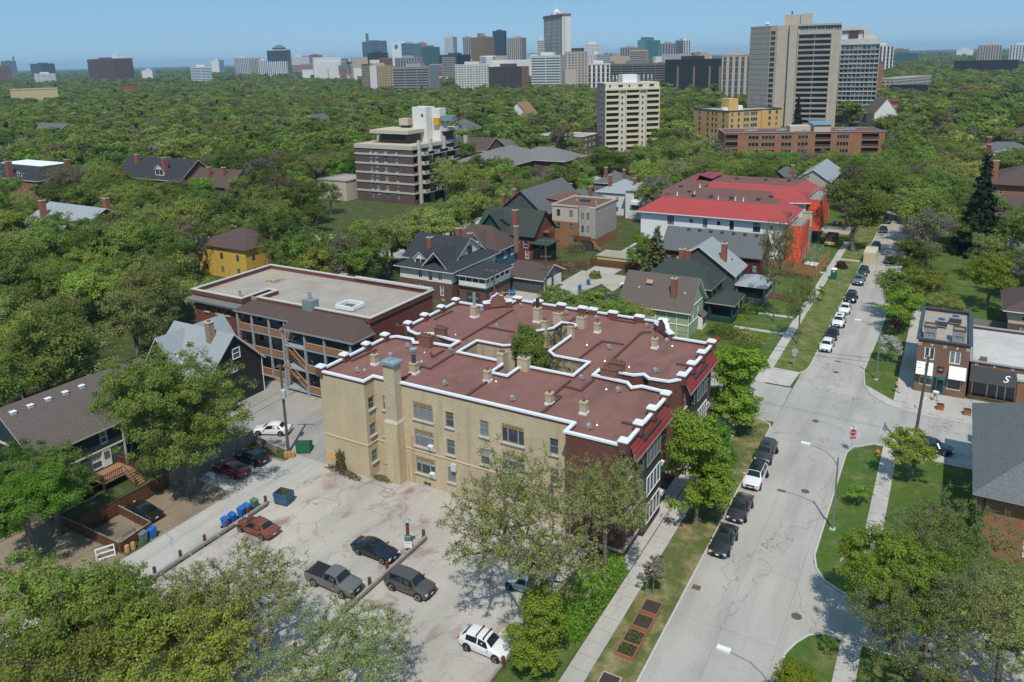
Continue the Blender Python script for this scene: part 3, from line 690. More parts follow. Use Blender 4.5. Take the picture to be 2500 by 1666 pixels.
def siding(name,a,f=2.2):
 if name in MATS:return MATS[name]
 k=N(name,.75,.25);w=k.n('ShaderNodeTexWave',wave_type='BANDS',bands_direction='Z');w.inputs['Scale'].default_value=f;k.l(k.co(),w.inputs['Vector'])
 c=k.mix(k.noise(k.co(),1.2,4),tuple(v*.88 for v in a),tuple(v*1.12 for v in a));k.color(k.mix(k.math('MULTIPLY',w.outputs['Fac'],.3),c,tuple(v*.6 for v in a)))
 k.bump(w.outputs['Fac'],.02,.5);MATS[name]=k.m;return k.m
SD_NAVY=siding('navy_siding',(.022,.045,.062));SD_BLUE=siding('slate_blue_siding',(.060,.095,.12));SD_CHAR=siding('charcoal_siding',(.030,.030,.032))
SD_TEAL=siding('teal_siding',(.045,.12,.175));SD_GREEN=siding('light_green_siding',(.33,.42,.25));SD_DGRN=siding('dark_green_siding',(.018,.060,.050))
SD_WHITE=siding('white_siding',(.66,.67,.67));SD_GREY=siding('grey_siding',(.17,.18,.19));SD_RED=siding('barn_red_siding',(.105,.028,.026));SD_SLATE=siding('slate_siding',(.085,.095,.10))
STUC_W=flat('white_stucco',(.66,.65,.62),.9,.15,var=.06,scale=8);STUC_B=flat('beige_stucco',(.50,.43,.35),.9,.15,var=.08,scale=6);STUC_G=flat('grey_stucco',(.30,.285,.27),.9,.15,var=.12,scale=2)
CREAMT=flat('cream_trim',(.55,.50,.38),.7,.25)
CHBR=streaky('chimney_brick',(.22,.085,.06),(.33,.14,.10))
def mansard(mb,x0,x1,y0,y1,ze,zt,ins,m,deck,over=.6,fascia=None):
 X0,X1,Y0,Y1=x0-over,x1+over,y0-over,y1+over;o=[(X0,Y0),(X1,Y0),(X1,Y1),(X0,Y1)];i=[(X0+ins,Y0+ins),(X1-ins,Y0+ins),(X1-ins,Y1-ins),(X0+ins,Y1-ins)]
 for k in range(4):
  a,b=o[k],o[(k+1)%4];c,d=i[(k+1)%4],i[k];mb.face([(*a,ze),(*b,ze),(*c,zt),(*d,zt)],m)
  mb.face([(*a,ze-.2),(*b,ze-.2),(*b,ze),(*a,ze)],fascia or WHITE)
 mb.face([(*p,zt)for p in i],deck);mb.face([(*p,ze-.2)for p in reversed(o)],fascia or WHITE)
def house(name,label,x0,x1,y0,y1,ze,zr,roof='gable',axis='x',wall=STUC_W,rm=SH_DARK,trim=WHITE,wins=(),chim=(),dorm=(),low=None,over=.5,glass=GLASS,group=None,cat='house',rz=0.,gable=None,frame=WHITE,inset=None,deck=None,z0=.0,auto=None,corner=None):
 cx,cy=(x0+x1)/2,(y0+y1)/2;t=thing(name,label,cat,(cx,cy,z0),rz,group);hx,hy=(x1-x0)/2,(y1-y0)/2
 sides={'s':((-hx,-hy),(hx,-hy)),'e':((hx,-hy),(hx,hy)),'n':((hx,hy),(-hx,hy)),'w':((-hx,hy),(-hx,-hy))}
 ws={k:[]for k in sides}
 for w in wins:ws[w[0]].append(list(w[1:]))
 if auto:
  for sd in auto[0]:
   a,b=sides[sd];Lw=hypot(b[0]-a[0],b[1]-a[1]);nn=max(1,int(Lw/auto[1]))
   for zz in auto[2]:
    for q in range(nn):ws[sd].append([Lw*(q+.5)/nn-.45,zz,.9,1.4,'hung'])
 mw,ml=MB(),MB()
 for sd,(a,b)in sides.items():
  if low:
   zl,mlow=low;ops=ws[sd];lo=[w for w in ops if w[1]+w[3]<=zl];hi=[w for w in ops if w[1]>=zl];mid=[w for w in ops if w not in lo and w not in hi]
   for w in mid:w[1]=zl+.02;w[3]=min(w[3],ze-zl-.1);hi.append(w)
   wall_windows(t,ml,a,b,0,zl,lo,mlow,frame,glass);wall_windows(t,mw,a,b,zl,ze,hi,wall,frame,glass)
  else:wall_windows(t,mw,a,b,0,ze,ws[sd],wall,frame,glass)
 if roof=='gable':gable_walls(mw,-hx,hx,-hy,hy,ze,zr,gable or wall,axis)
 mw.build('wall',t)
 if low:ml.build('lower_wall',t)
 r=MB()
 if roof=='gable':gable_roof(r,-hx,hx,-hy,hy,ze,zr,rm,trim,axis,over)
 elif roof=='hip':hip_roof(r,-hx,hx,-hy,hy,ze,zr,rm,trim,over,inset=inset)
 elif roof=='mansard':mansard(r,-hx,hx,-hy,hy,ze,zr,inset or 2.,rm,deck or TARR,over,trim)
 elif roof=='flat':
  r.face([(-hx,-hy,ze-.3),(hx,-hy,ze-.3),(hx,hy,ze-.3),(-hx,hy,ze-.3)],rm)
  p=MB();coping(p,[(-hx,-hy),(hx,-hy),(hx,hy),(-hx,hy)],.36,ze-.25,ze+.12,trim,closed=True);p.build('coping',t)
 ro=r.build('roof',t)
 for c in chim:
  x,y,w,d,zb,zt=c[:6];m=c[6]if len(c)>6 else CHBR;q=MB();q.box(-w/2,w/2,-d/2,d/2,zb,zt,m);q.box(-w/2-.06,w/2+.06,-d/2-.06,d/2+.06,zt,zt+.16,STONE);q.box(-w/4,w/4,-d/4,d/4,zt+.16,zt+.32,flat('clay_pot',(.16,.085,.055),.8))
  q.build('chimney',ro,(x-cx,y-cy,0))
 for d in dorm:  # (x, y, width, depth, z base, z eave, z ridge, facing s/e, kind)
  x,y,w,dp,zb,zd,zk,fc=d[:8];wm=d[8]if len(d)>8 else wall;q=MB();rzd={'s':0,'e':pi/2,'w':-pi/2,'n':pi}[fc]
  fw=MB();facade(fw,(-w/2,0),(w/2,0),zb,zd,[(.25,w-.25,zb+.25,zd-.12)],wm,.1)
  fw.face([(-w/2,dp,zb),(-w/2,0,zb),(-w/2,0,zd),(-w/2,dp,zd)],wm);fw.face([(w/2,0,zb),(w/2,dp,zb),(w/2,dp,zd),(w/2,0,zd)],wm)
  fw.face([(-w/2,0,zd),(w/2,0,zd),(0,0,zk)],wm);gable_roof(fw,-w/2,w/2,0,dp,zd,zk,rm,trim,'y',.25,.12)
  fw.face([(-w/2+.25,.09,zb+.25),(w/2-.25,.09,zb+.25),(w/2-.25,.09,zd-.12),(-w/2+.25,.09,zd-.12)],glass)
  fw.box(-.05,.05,.03,.085,zb+.25,zd-.12,frame)
  fw.build('dormer',ro,(x-cx,y-cy,0),rzd)
 return t
def downpipe(t,x,y,z,m=WHITE):MB().tube([(x,y,0),(x,y,z)],.06,m,6).build('downpipe',t)
H=house('dark_blue_house','dark blue house with a long brown shingle roof and five white roof vents',-90.6,-79.6,37.8,47.4,6.1,10.0,'gable','y',SD_NAVY,SH_BRN,CREAMT,low=(3.4,SD_BLUE),
 wins=[('e',1.2,3.75,1.1,1.5,'hung'),('e',5.6,1.35,1.3,1.8,'hunggridthick'),('e',2.6,1.4,.9,.8,'two'),('e',6.9,4.0,.9,1.5,'hunggridthick'),('s',8.6,3.9,.9,1.4,'hung'),('s',5,6.5,.9,1.3,'hung'),('s',2,3.9,.9,1.4,'hung')])
vb=MB();vb.box(-.26,.26,-.26,.26,-.12,.14,WHITE);vb.box(-.31,.31,-.31,.31,.14,.2,WHITE);vbm=vb.mesh('roof_vent')
for y in(38.6,40.4,42.3,44.2,46.1):add('roof_vent',vbm,H,(.95,y-42.6,9.5))
b=MB();coping(b,[(5.56,-4.85),(5.56,4.75)],.14,3.32,3.5,CREAMT);coping(b,[(-5.5,-4.86),(5.5,-4.86)],.14,3.32,3.5,CREAMT);coping(b,[(-5.5,-4.86),(5.5,-4.86)],.14,6.0,6.2,CREAMT);b.build('trim_board',H)
b=MB()
for x,y in((5.55,-4.78),(5.55,4.78)):b.box(x-.1,x+.06,y-.1,y+.1,0,5.8,CREAMT)
b.build('corner_board',H)
b=MB();b.box(0,.1,-.5,.5,1.3,3.35,WHITE);b.box(.09,.13,-.32,.32,2.2,3.1,GLASS);b.build('back_door',H,(5.5,2.55,0))
w_=MB();
q=MB();q.box(-5.3,5.3,0,7.,0,5.6,SD_NAVY);q2=MB();gable_roof(q2,-5.3,5.3,0,7.2,5.6,9.4,SH_BRN,CREAMT,'y',.4);o=q.build('rear_wing',H,(-1.2,4.8,0));q2.build('roof',o)
q=MB();hip_roof(q,-2.4,2.4,-1.6,1.6,3.3,4.5,SH_BLUE,CREAMT,.4);q.box(-2.2,2.2,-1.4,1.4,0,3.1,SD_BLUE);q.build('porch',H,(2.8,-6.6,0))
# deck and steps behind it
D=thing('garden_deck','brown timber deck with steps at the back door of the dark blue house','deck',(-78.0,44.8,0))
b=MB();b.box(-1.5,1.5,-2.2,1.6,1.02,1.15,WOODO);b.build('floor',D)
for x in(-1.4,1.4):
 for y in(-2.1,1.5):MB().box(x-.07,x+.07,y-.07,y+.07,0,2.05,WOODD).build('post',D)
for a,c in(((-1.4,-2.1),(1.4,-2.1)),((1.4,-2.1),(1.4,.3)),((-1.4,1.5),(1.4,1.5))):
 b=MB();b.beam((*a,2.02),(*c,2.02),.12,.06,WOODD);b.beam((*a,1.3),(*c,1.3),.06,.06,WOODD)
 k=int((Vector(c)-Vector(a)).length/.22)
 for i in range(1,k):p=Vector(a).lerp(Vector(c),i/k);b.box(p.x-.03,p.x+.03,p.y-.03,p.y+.03,1.3,2.0,WOODD)
 b.build('railing',D)
for i in range(6):MB().box(1.5+i*.28,1.82+i*.28,.35,1.45,.95-i*.17,1.0-i*.17,WOODO).build('step',D)
for y in(.32,1.48):b=MB();b.beam((1.5,y,1.05),(3.2,y,.05),.06,.2,WOODD);b.beam((1.5,y,2.0),(3.2,y,1.0),.08,.06,WOODD);b.box(3.12,3.24,y-.06,y+.06,0,1.05,WOODD);b.build('stair_rail',D)
S_=thing('garden_shed','low dark shed with a mossy black roof against the deck','shed',(-78.4,40.6,0))
MB().box(-1.3,1.3,-1.0,1.0,0,1.7,SD_CHAR).build('wall',S_);q=MB();q.face([(-1.6,-1.3,1.75),(1.6,-1.3,1.75),(1.6,1.3,2.3),(-1.6,1.3,2.3)],SH_DARK);q.face([(-1.6,1.3,2.2),(1.6,1.3,2.2),(1.6,-1.3,1.65),(-1.6,-1.3,1.65)],SH_DARK);q.build('roof',S_)
H=house('grey_gabled_house','charcoal house with a pale blue-grey shingle roof and a brick chimney',-93,-81.8,61.0,69.8,5.3,9.8,'gable','x',SD_CHAR,SH_BLUE,WHITE,wins=[('e',3.6,5.35-.9,1.2,.8,'two'),('e',1.4,1.6,.9,1.4,'hungthick'),('s',8.5,1.6,1.,1.4,'hungthick'),('s',4,3.6,1.,1.2,'hung')],chim=((-84.8,64.4,.85,.85,7,11.3,streaky('pale_chimney_brick',(.28,.18,.13),(.40,.27,.2))),),dorm=((-88.2,61.6,1.8,2.2,6.0,6.9,7.6,'s',WHITE),))
q=MB();gable_roof(q,-3,3,-5.2,5.2,5.4,9.4,SH_BLUE,WHITE,'y',.4);gable_walls(q,-3,3,-5.2,5.2,5.4,9.4,SD_CHAR,'y');q.build('cross_gable',H,(-3.2,.4,0))
a,b_=win_mesh(1.3,1.5,'hungthick',WHITE,GLASS);o=add('window',a,H,(5.68,-.3,6.3),pi/2);add('pane',b_[0],o)
b=MB();b.box(0,1.4,0,2.4,.9,1.05,WOODG);b.box(1.3,1.4,0,2.4,1.05,1.9,flat('grey_lattice',(.33,.34,.34),.8));b.box(0,1.4,0,.08,1.05,1.9,MATS['grey_lattice']);b.build('back_porch',H,(5.6,-3.6,0))
downpipe(H,5.7,4.5,5.0)
# brick walk-up with timber galleries
WK=thing('walk_up_block','red brick walk-up with a gravel roof and three storeys of timber galleries','apartment block',(-84,81,0))
x0,x1,y0,y1=-17.2,17,-5,9.6
WX=(-101.2+84,-90.2+84)
wb,wg=MB(),MB()
wall_windows(WK,wb,(x0,-6.3),(-6.3,-6.3),0,11,[(u,z,.95,1.75,'hungsill')for u in(2.4,4.9,7.0)for z in(1.5,4.6,8.3-.5)],BR_RED,GREYF,GLASSD)
facade(wb,(-6.3,-6.3),(-6.3,-4.3),0,11,[],BR_RED);facade(wb,(x1,y0),(x1,y1),0,11.0,[],BR_RED);facade(wb,(x1,y1),(x0,y1),0,11,[],BR_RED);facade(wb,(x0,y1),(x0,-6.3),0,11,[],BR_RED)
gl=[]
for z in(.55,3.55,6.75):
 for u in(1.2,3.1,5.6,7.0,9.6,12.4,15.2,17.6,20):gl.append((u,z+.5*(u not in(3.1,7.0,15.2)),.95 if u!=7.0 else 1.2,2.1 if u in(3.1,7.0,15.2)else 1.5,'hung'))
wall_windows(WK,wg,(-6.3,y0+.3),(x1,y0+.3),0,11,gl,STUC_G,DKMET,GLASSD)
wb.build('wall',WK);wg.build('gallery_wall',WK)
poly_sheet('roof',[[(x0,-6.3),(-6.3,-6.3),(-6.3,-1),(-4.6,-1),(-4.6,y0+.3),(x1,y0+.3),(x1,y1),(x0,y1)]],10.35,ROOFD,parent=WK)
b=MB();coping(b,[(x0,-6.3),(-6.3,-6.3),(-6.3,-1),(-4.6,-1),(-4.6,y0+.3),(x1,y0+.3),(x1,y1),(x0,y1)],.36,10.3,10.95,BR_RED,closed=True);b.build('parapet',WK)
b=MB();coping(b,[(x0,-6.3),(-6.3,-6.3),(-6.3,-1),(-4.6,-1),(-4.6,y0+.3),(x1,y0+.3),(x1,y1),(x0,y1)],.50,10.96,11.1,flat('pale_coping',(.50,.48,.45),.7),closed=True);b.build('coping',WK)
b=MB();coping(b,[(x1+.0,y1-.1),(2,y1-.1)],.7,11.11,11.35,MATS['pale_coping']);b.build('coping',WK)
b=MB();b.box(x0-.9,-5.8,-7.2,-6.3,9.35,9.6,flat('metal_cornice',(.16,.15,.155),.6));b.face([(x0-.9,-7.2,9.62),(-5.8,-7.2,9.62),(-6.3,-6.32,10.1),(x0,-6.32,10.1)],MATS['metal_cornice']);b.build('cornice',WK)
b=MB();b.box(-6.7,-6.25,-6.35,-4.4,0,10.2,STUC_G);b.build('corner_pier',WK)
# gallery roof
b=MB();ye=-8.4
b.face([(-6.4,ye+.4,9.7),(5.5,ye+.4,9.7),(5.5,y0+.1,10.5),(-5.6,y0+.1,10.5)],SH_RBRN);b.face([(5.5,y0+.1,10.4),(5.5,ye+.4,9.6),(-6.4,ye+.4,9.6),(-5.6,y0+.1,10.4)],SH_RBRN)
b.face([(5.2,ye-1.6,9.35),(x1+1.4,ye-1.6,9.35),(x1-1.2,y0+.1,10.65),(5.2,y0+.1,10.65)],SH_RBRN);b.face([(x1+1.4,ye-1.6,9.35),(x1+1.4,-5.5,9.35),(x1-1.2,y0+.1,10.65)],SH_RBRN);b.face([(5.2,y0+.1,10.5),(x1-1.2,y0+.1,10.5),(x1+1.4,ye-1.6,9.2),(5.2,ye-1.6,9.2)],SH_RBRN)
for a,c in(((-6.4,ye+.4,9.6),(5.2,ye+.4,9.6)),((5.2,ye-1.6,9.28),(x1+1.4,ye-1.6,9.28)),((x1+1.4,ye-1.6,9.28),(x1+1.4,-5.5,9.28))):b.beam(a,c,.1,.2,GREYF)
b.build('gallery_roof',WK)
PO=flat('grey_painted_post',(.30,.33,.35),.7)
for z in(.55,3.65,6.85):
 b=MB();b.box(-6.2,5.3,ye+.7,y0+.28,z-.2,z,PO);b.box(5.3,x1+.6,ye-1.2,y0+.28,z-.2,z,PO);b.build('gallery_floor',WK)
 px=[-5.9,-2.9,.6,3.7]if True else[]
 for a,c,yy in[(-6.1,-2.9,ye+.72),(-2.9,.6,ye+.72),(.6,3.7,ye+.72),(3.7,5.3,ye+.72),(9.4,13.,ye-1.18),(13.,x1+.6,ye-1.18)]:
  b=MB();b.box(a+.08,c-.08,yy-.02,yy+.02,z+.1,z+.95,flat('cedar_slat_panel',(.27,.15,.085),.85,.2,var=.5,scale=5));b.beam((a,yy,z+1.0),(c,yy,z+1.0),.14,.07,flat('pale_cedar',(.42,.30,.20),.8))
  for q in range(int((c-a)/.28)):b.box(a+.1+q*.28,a+.16+q*.28,yy-.05,yy-.021,z+.05,z+.98,WOODO)
  b.build('railing',WK)
 b=MB();b.box(-6.1,-6.0,ye+.72,y0+.25,z+.1,z+1.,MATS['cedar_slat_panel']);b.build('railing',WK)
for x in(-5.9,-2.9,.6,3.7):MB().box(x-.13,x+.13,ye+.55,ye+.81,0,9.6,PO).build('post',WK)
for x in(5.3,9.4,13.,x1+.6):MB().box(x-.13,x+.13,ye-1.35,ye-1.09,0,9.3,PO).build('post',WK)
for z in(.55,3.65):
 b=MB()
 for i in range(14):b.box(5.6+i*.27,5.9+i*.27,ye-1.0,ye-.1,z+3.1-(i+1)*.22,z+3.15-(i+1)*.22,WOODO)
 for yy in(ye-1.1,ye-.05):b.beam((5.5,yy,z+4.0),(9.4,yy,z+.9),.09,.09,MATS['pale_cedar']);b.beam((5.5,yy,z+3.0),(9.4,yy,z-.1),.06,.25,WOODO)
 b.build('stairs',WK)
b=MB();b.box(-6.2,10,ye+.3,ye+.6,.0,.5,WOODG);b.build('edging',WK)
b=MB();b.box(5.0,6.9,-5.3,-3.9,10.3,12.1,flat('vent_housing',(.19,.24,.27),.5,.4));b.tube([(5.95,-4.6,12.1),(5.95,-4.6,13.2)],.26,GALV,12);b.build('vent_housing',WK)
b=MB()
for a,c in(((8.6,-2.3),(11.6,-2.3)),((11.6,-2.3),(11.6,.3)),((11.6,.3),(8.6,.3)),((8.6,.3),(8.6,-2.3))):b.beam((*a,10.75),(*c,10.75),.3,.55,WHITE)
b.face([(8.7,-2.2,10.5),(11.5,-2.2,10.5),(11.5,.2,10.5),(8.7,.2,10.5)],GLASSD);b.build('skylight',WK)
b=MB();YR=flat('yellow_painted_rail',(.62,.50,.22),.6)
for zz in(10.95,11.45):
 for a,c in(((-11.6,3),(-9.4,3)),((-9.4,3),(-9.4,5)),((-9.4,5),(-11.6,5)),((-11.6,5),(-11.6,3))):b.beam((*a,zz),(*c,zz),.07,.07,YR)
for x,y in((-11.6,3),(-9.4,3),(-9.4,5),(-11.6,5),(-10.5,3),(-10.5,5)):b.box(x-.04,x+.04,y-.04,y+.04,10.35,11.5,YR)
b.box(-11.1,-9.9,3.4,4.6,10.35,10.8,GALV);b.build('roof_hatch',WK)
b=MB();b.tube([(-8.6,-4.6,10.3),(-8.6,-4.6,11.4)],.16,GALV,10);b.lathe([(.25,11.3),(.25,11.5),(.05,11.6)],GALV,10,-8.6,-4.6);b.build('vent_pipe',WK)
for x,y in((-3,-2.5),(2.8,-4),(14.8,-3.2)):add('vent_pipe',ppm,WK,(x,y,10.35))
# north side of the cross street
H=house('dark_roofed_house','brick and white stucco house under a sprawling charcoal roof with three chimneys',-92.6,-80.5,115.0,131,6.1,9.6,'hip','x',STUC_W,SH_DARK,WHITE,low=(3.6,BR_PINK),over=.9,
 wins=[('s',4.4,3.9,.9,1.7,'two'),('s',9.1,3.9,.9,1.7,'two'),('s',6.7,3.4,1.1,1.9,'hungthick'),('s',9.4,1.0,.9,2.0,'hungthick'),('s',4.6,1.0,.9,1.8,'hungthick'),('e',2.3,1.2,1.0,1.9,'hungthick'),('s',9.7,.1,.8,.5,'two')],
 chim=((-88.4,119.6,.95,.95,7.6,10.9),(-86.6,127,1.,1.,8,11.4),(-83.8,127,.9,.9,8,10.6)),dorm=((-88.0,115.6,2.8,4.5,6.6,7.7,8.9,'s',STUC_W),))
q=MB();gable_roof(q,-7.2,4.6,-5.4,5.4,6.9,10.4,SH_DARK,WHITE,'x',.5);gable_walls(q,-7.2,4.6,-5.4,5.4,6.9,10.4,STUC_W,'x');q.box(-7.2,4.6,-5.2,5.2,6.0,6.85,STUC_W);q.build('upper_gable',H,(-.2,1.0,0))
q=MB();gable_roof(q,-3.2,3.2,-3,5,6.0,9.3,SH_DARK,WHITE,'y',.4);q.build('cross_gable',H,(2.4,-4.9,0))
a,b_=win_mesh(1.5,1.5,'two',DKMET,GLASSD);o=add('window',a,H,(4.5,.3,7.4),pi/2);add('pane',b_[0],o)
# its glazed porch over a brick garage
P_=bpy.data.objects.new('glazed_porch',None);P_.parent=H;COL.objects.link(P_);P_.location=(9.4,-2.2,0)
pw=MB();pw.box(-2.6,3.4,-4.4,4.6,0,3.0,BR_PINK);pw.box(-2.9,3.7,-4.7,4.9,3.0,3.25,DKMET);pw.build('porch_base',P_)
pw=MB();cols=[(u,4.15,1.2,.95,'cols1')for u in(.25,1.7,3.15,4.6)]
pu=MB();facade(pu,(-2.6,-4.4),(3.4,-4.4),3.25,5.2,[(u,u+w,v,v+h)for u,v,w,h,s in cols],WHITE,.1);cole=[(u,4.15,1.4,.95,'cols1')for u in(.25,1.95,3.65,5.4,7.2)]
facade(pu,(3.4,-4.4),(3.4,4.6),3.25,5.2,[(u,u+w,v,v+h)for u,v,w,h,s in cole],WHITE,.1);facade(pu,(3.4,4.6),(-2.6,4.6),3.25,5.2,[],WHITE)
pu.face([(-2.5,-4.28,4.1),(3.3,-4.28,4.1),(3.3,-4.28,5.15),(-2.5,-4.28,5.15)],GLASSD);pu.face([(3.28,-4.3,4.1),(3.28,4.5,4.1),(3.28,4.5,5.15),(3.28,-4.3,5.15)],GLASSD);pu.build('porch_glazing',P_)
q=MB();hip_roof(q,-2.6,3.4,-4.4,4.6,5.35,6.9,SH_DARK,WHITE,.6);q.build('porch_roof',P_)
b=MB();b.box(-.9,2.0,-4.46,-4.41,.1,2.2,DKMET);b.box(-.6,1.7,-4.5,-4.47,.9,1.3,flat('door_panes',(.25,.20,.18),.3));b.build('garage_door',P_)
H=house('brown_roofed_garage','grey double garage with a red-brown roof beside the utility pole',-75.4,-67.9,127.6,136.6,2.7,4.7,'gable','x',SD_SLATE,SH_RBRN,WHITE,cat='garage',gable=SD_GREY)
for y in(-2.2,2.2):
 b=MB();b.box(0,.06,-1.6,1.6,.05,2.25,WHITE)
 for z in(.5,1.0,1.5,2.):b.box(.06,.075,-1.6,1.6,z,z+.03,GREYF)
 b.build('garage_door',H,(3.76,y,0))
H=house('teal_blue_house','teal blue house with white window frames and a dark brown hipped roof',-94,-81.6,133.2,142,5.7,10.0,'hip','x',SD_TEAL,SH_RBRN,WHITE,frame=flat('bright_white_frame',(.8,.81,.8),.5),inset=4.0,wins=[('e',3.0,3.4,1.4,1.5,'twothick'),('e',6.0,3.4,1.3,1.4,'twothick'),('e',7.4,3.4,1.3,1.4,'twothick'),('e',3.2,.6,1.4,1.2,'hungthick'),('s',7.4,3.4,1.2,1.4,'hungthick'),('s',10,3.2,1.2,1.5,'hungthick')],chim=((-80.9,140.6,.8,.8,4,9.6,streaky('mauve_brick',(.20,.13,.12),(.30,.20,.18))),),dorm=((-86.2,132.6,4.6,4.5,5.75,6.1,9.0,'s',SD_TEAL),))
a,b_=win_mesh(1.4,1.2,'twothick',MATS['bright_white_frame'],GLASS);o=add('window',a,H,(.95,-5.08,6.4));add('pane',b_[0],o)
b=MB();b.box(0,2,-1.5,1.5,1.3,1.45,WOODG)
for i in range(6):b.box(.1,1.2,1.5+i*.26,1.8+i*.26,1.2-i*.2,1.25-i*.2,WOODG)
for x,y in((1.95,-1.45),(1.95,1.45),(0.1,1.45)):b.box(x-.05,x+.05,y-.05,y+.05,0,2.4,WOODD)
b.beam((1.95,-1.45,2.3),(1.95,1.45,2.3),.08,.08,WOODD);b.build('back_steps',H,(6.2,2.6,0))
H=house('green_roofed_house','brick house with steep dark green gables, a tall red chimney and a black screened porch',-94.5,-80,146.5,157,6.4,11.0,'gable','x',BR_RED,SH_GREEN,SD_DGRN,wins=[('e',1.2,.9,1.0,2.0,'hungthick'),('e',4,3.6,1.2,1.6,'hung'),('s',12,3.4,1.2,1.6,'hung'),('s',12.4,.9,1.,1.9,'hungthick')],chim=((-85.4,148.2,1.1,1.,5,11.4),),dorm=((-88.5,147.6,3,3.5,7.2,8.3,9.3,'s',SD_DGRN),))
q=MB();gable_roof(q,-3.5,3.5,-6,6,6.5,10.6,SH_GREEN,SD_DGRN,'y',.5);gable_walls(q,-3.5,3.5,-6,6,6.5,10.6,SD_DGRN,'y');q.build('cross_gable',H,(-3.2,0,0))
q=MB();q.box(-1.8,1.8,-2.2,2.2,0,4.6,flat('black_screen',(.012,.014,.013),.8));q.build('screened_porch',H,(9.1,-3.4,0));q=MB();hip_roof(q,-1.9,1.9,-2.3,2.3,4.8,5.8,SH_GREEN,SD_DGRN,.5);q.build('porch_roof',H,(9.1,-3.4,0))
b=MB();b.box(0,1.6,-1.3,1.3,6.2,6.4,flat('rust_wood',(.26,.09,.05),.8));b.box(1.5,1.6,-1.3,1.3,6.4,7.3,MATS['rust_wood']);b.build('balcony',H,(7.3,.4,0))
H=house('steep_gabled_house','brown brick house with a steep slate gable and two brick chimneys behind the beige block',-101,-88,167,190,6.8,12.2,'gable','y',BR_PINK,SH_SLATE,SD_SLATE,auto=('s',4.,(1.2,4.2)),chim=((-100.6,168.5,.8,.8,6,10.6),(-97,168,1,.9,8,12.3)),gable=SD_SLATE)
q=MB();q.box(-2.2,4.4,-6,6,6.2,9.0,flat('mauve_siding',(.12,.095,.10),.8));q.face([(-2.4,-6.3,9.8),(4.8,-6.3,9.05),(4.8,6.3,9.05),(-2.4,6.3,9.8)],TARR);q.build('shed_dormer',H,(3.2,1.5,0))
# three-storey block, orange brick and beige stucco
H=house('beige_block','three-storey block of orange brick and beige stucco with a flat brown roof',-84.5,-73.0,164.6,177.5,10.0,10,'flat','x',STUC_B,TARR,STUC_B,low=(6.0,BR_OR),cat='apartment block',frame=GREYF,wins=[('s',1.2,7.2,1.0,1.7,'hung'),('s',4.6,7.2,1.0,1.7,'hung'),('s',1.2,3.9,1.0,1.7,'hung'),('s',4.6,3.9,1.0,1.7,'hung'),('s',4.6,1.0,1.0,1.6,'hung'),('e',4,6.6,.9,1.8,'hung'),('e',9,7.4,.6,.6,'two'),('e',9,4.6-.9,.6,.6,'two')])
q=MB();STUCM=flat('mottled_grey_render',(.36,.33,.30),.9,.15,var=.3,scale=1.2)
fw=[(-.6+5.0,-.0)]
pts_=[(1.2,-6.45),(1.9,-7.4),(3.7,-7.4),(4.4,-6.6),(5.78,-6.6),(5.78,6.4)]
for i in range(len(pts_)-1):
 Lw=hypot(pts_[i+1][0]-pts_[i][0],pts_[i+1][1]-pts_[i][1]);ws_=[(Lw/2-.35,z,.7,1.7,'hung')for z in(3.9,7.0)]if i in(0,1,2)else[]
 wall_windows(H,q,pts_[i],pts_[i+1],2.4,10.1,ws_,STUCM,GREYF,GLASSB)
q.face([(*p,10.1)for p in pts_[:-1]]+[(1.2,-6.4,10.1)],TARR);q.build('rendered_bay',H)
b=MB();b.box(0,4.6,-1.6,0,2.3,2.5,WOODD);b.box(0,4.6,-1.65,-1.55,2.5,3.5,WOODD);b.box(0,4.6,-1.5,-.1,.1,2.2,DKMET)
for i in range(8):b.box(4.6+i*.28,4.9+i*.28,-1.5,-.5,2.3-i*.28,2.36-i*.28,WOODO)
b.build('rear_deck',H,(1.2,-7.45,0))
b=MB();b.box(-1.2,1.2,-.6,.6,9.7,10.3,DKMET);b.build('skylight',H,(-.6,1.6,0))
for x,y in((-3.4,2.6),(2.2,1.8),(3.6,-1.)):add('vent_pipe',ppm,H,(x,y,9.7))
for nm,lb,a in(('pale_slate_house','white house with a pale blue-grey roof left of the red-tiled apartments',(-90,-77.6,204,216,6.6,9.6,'hip','x',SD_WHITE,SH_BLUE)),('grey_roofed_house','small house with a dark grey roof behind the beige block',(-97,-86,192,201,5.4,8.4,'hip','x',BR_RED,SH_SLATE)),('slate_roofed_house','house with a mid-grey roof behind the white house',(-99,-88,222,232,6,9,'hip','x',SD_GREY,SH_SLATE)),('tan_roofed_house','house with a tan orange shingle roof behind the white house',(-91,-81,238,248,6.4,10,'hip','x',BR_OR,SH_TAN)),('blue_grey_house','blue-grey house with a charcoal roof beside the tan-roofed house',(-84.5,-75,253,262,5.6,8.6,'gable','x',SD_GREY,SH_SLATE))):
 house(nm,lb,*a,auto=('se',4.,(1.0,3.8)),chim=((a[0]+3,a[2]+2.5,.9,.9,a[4],a[5]+1.5),(a[1]-2,a[2]+3,.8,.8,a[4],a[5]+1)))
H=house('white_annex','small white house with a balcony beside the red-tiled apartments',-80,-73.4,201,208,8.2,10,'hip','x',SD_WHITE,SH_BLUE,WHITE,wins=[('s',2.4,5.6,1.8,1.7,'hunggrid'),('s',2,2.6,2,1.4,'two')],frame=WHITE)
MB().box(-1.4,1.4,-1.0,0,4.2,5.1,WHITE).build('balcony',H,(0,-3.55,0))
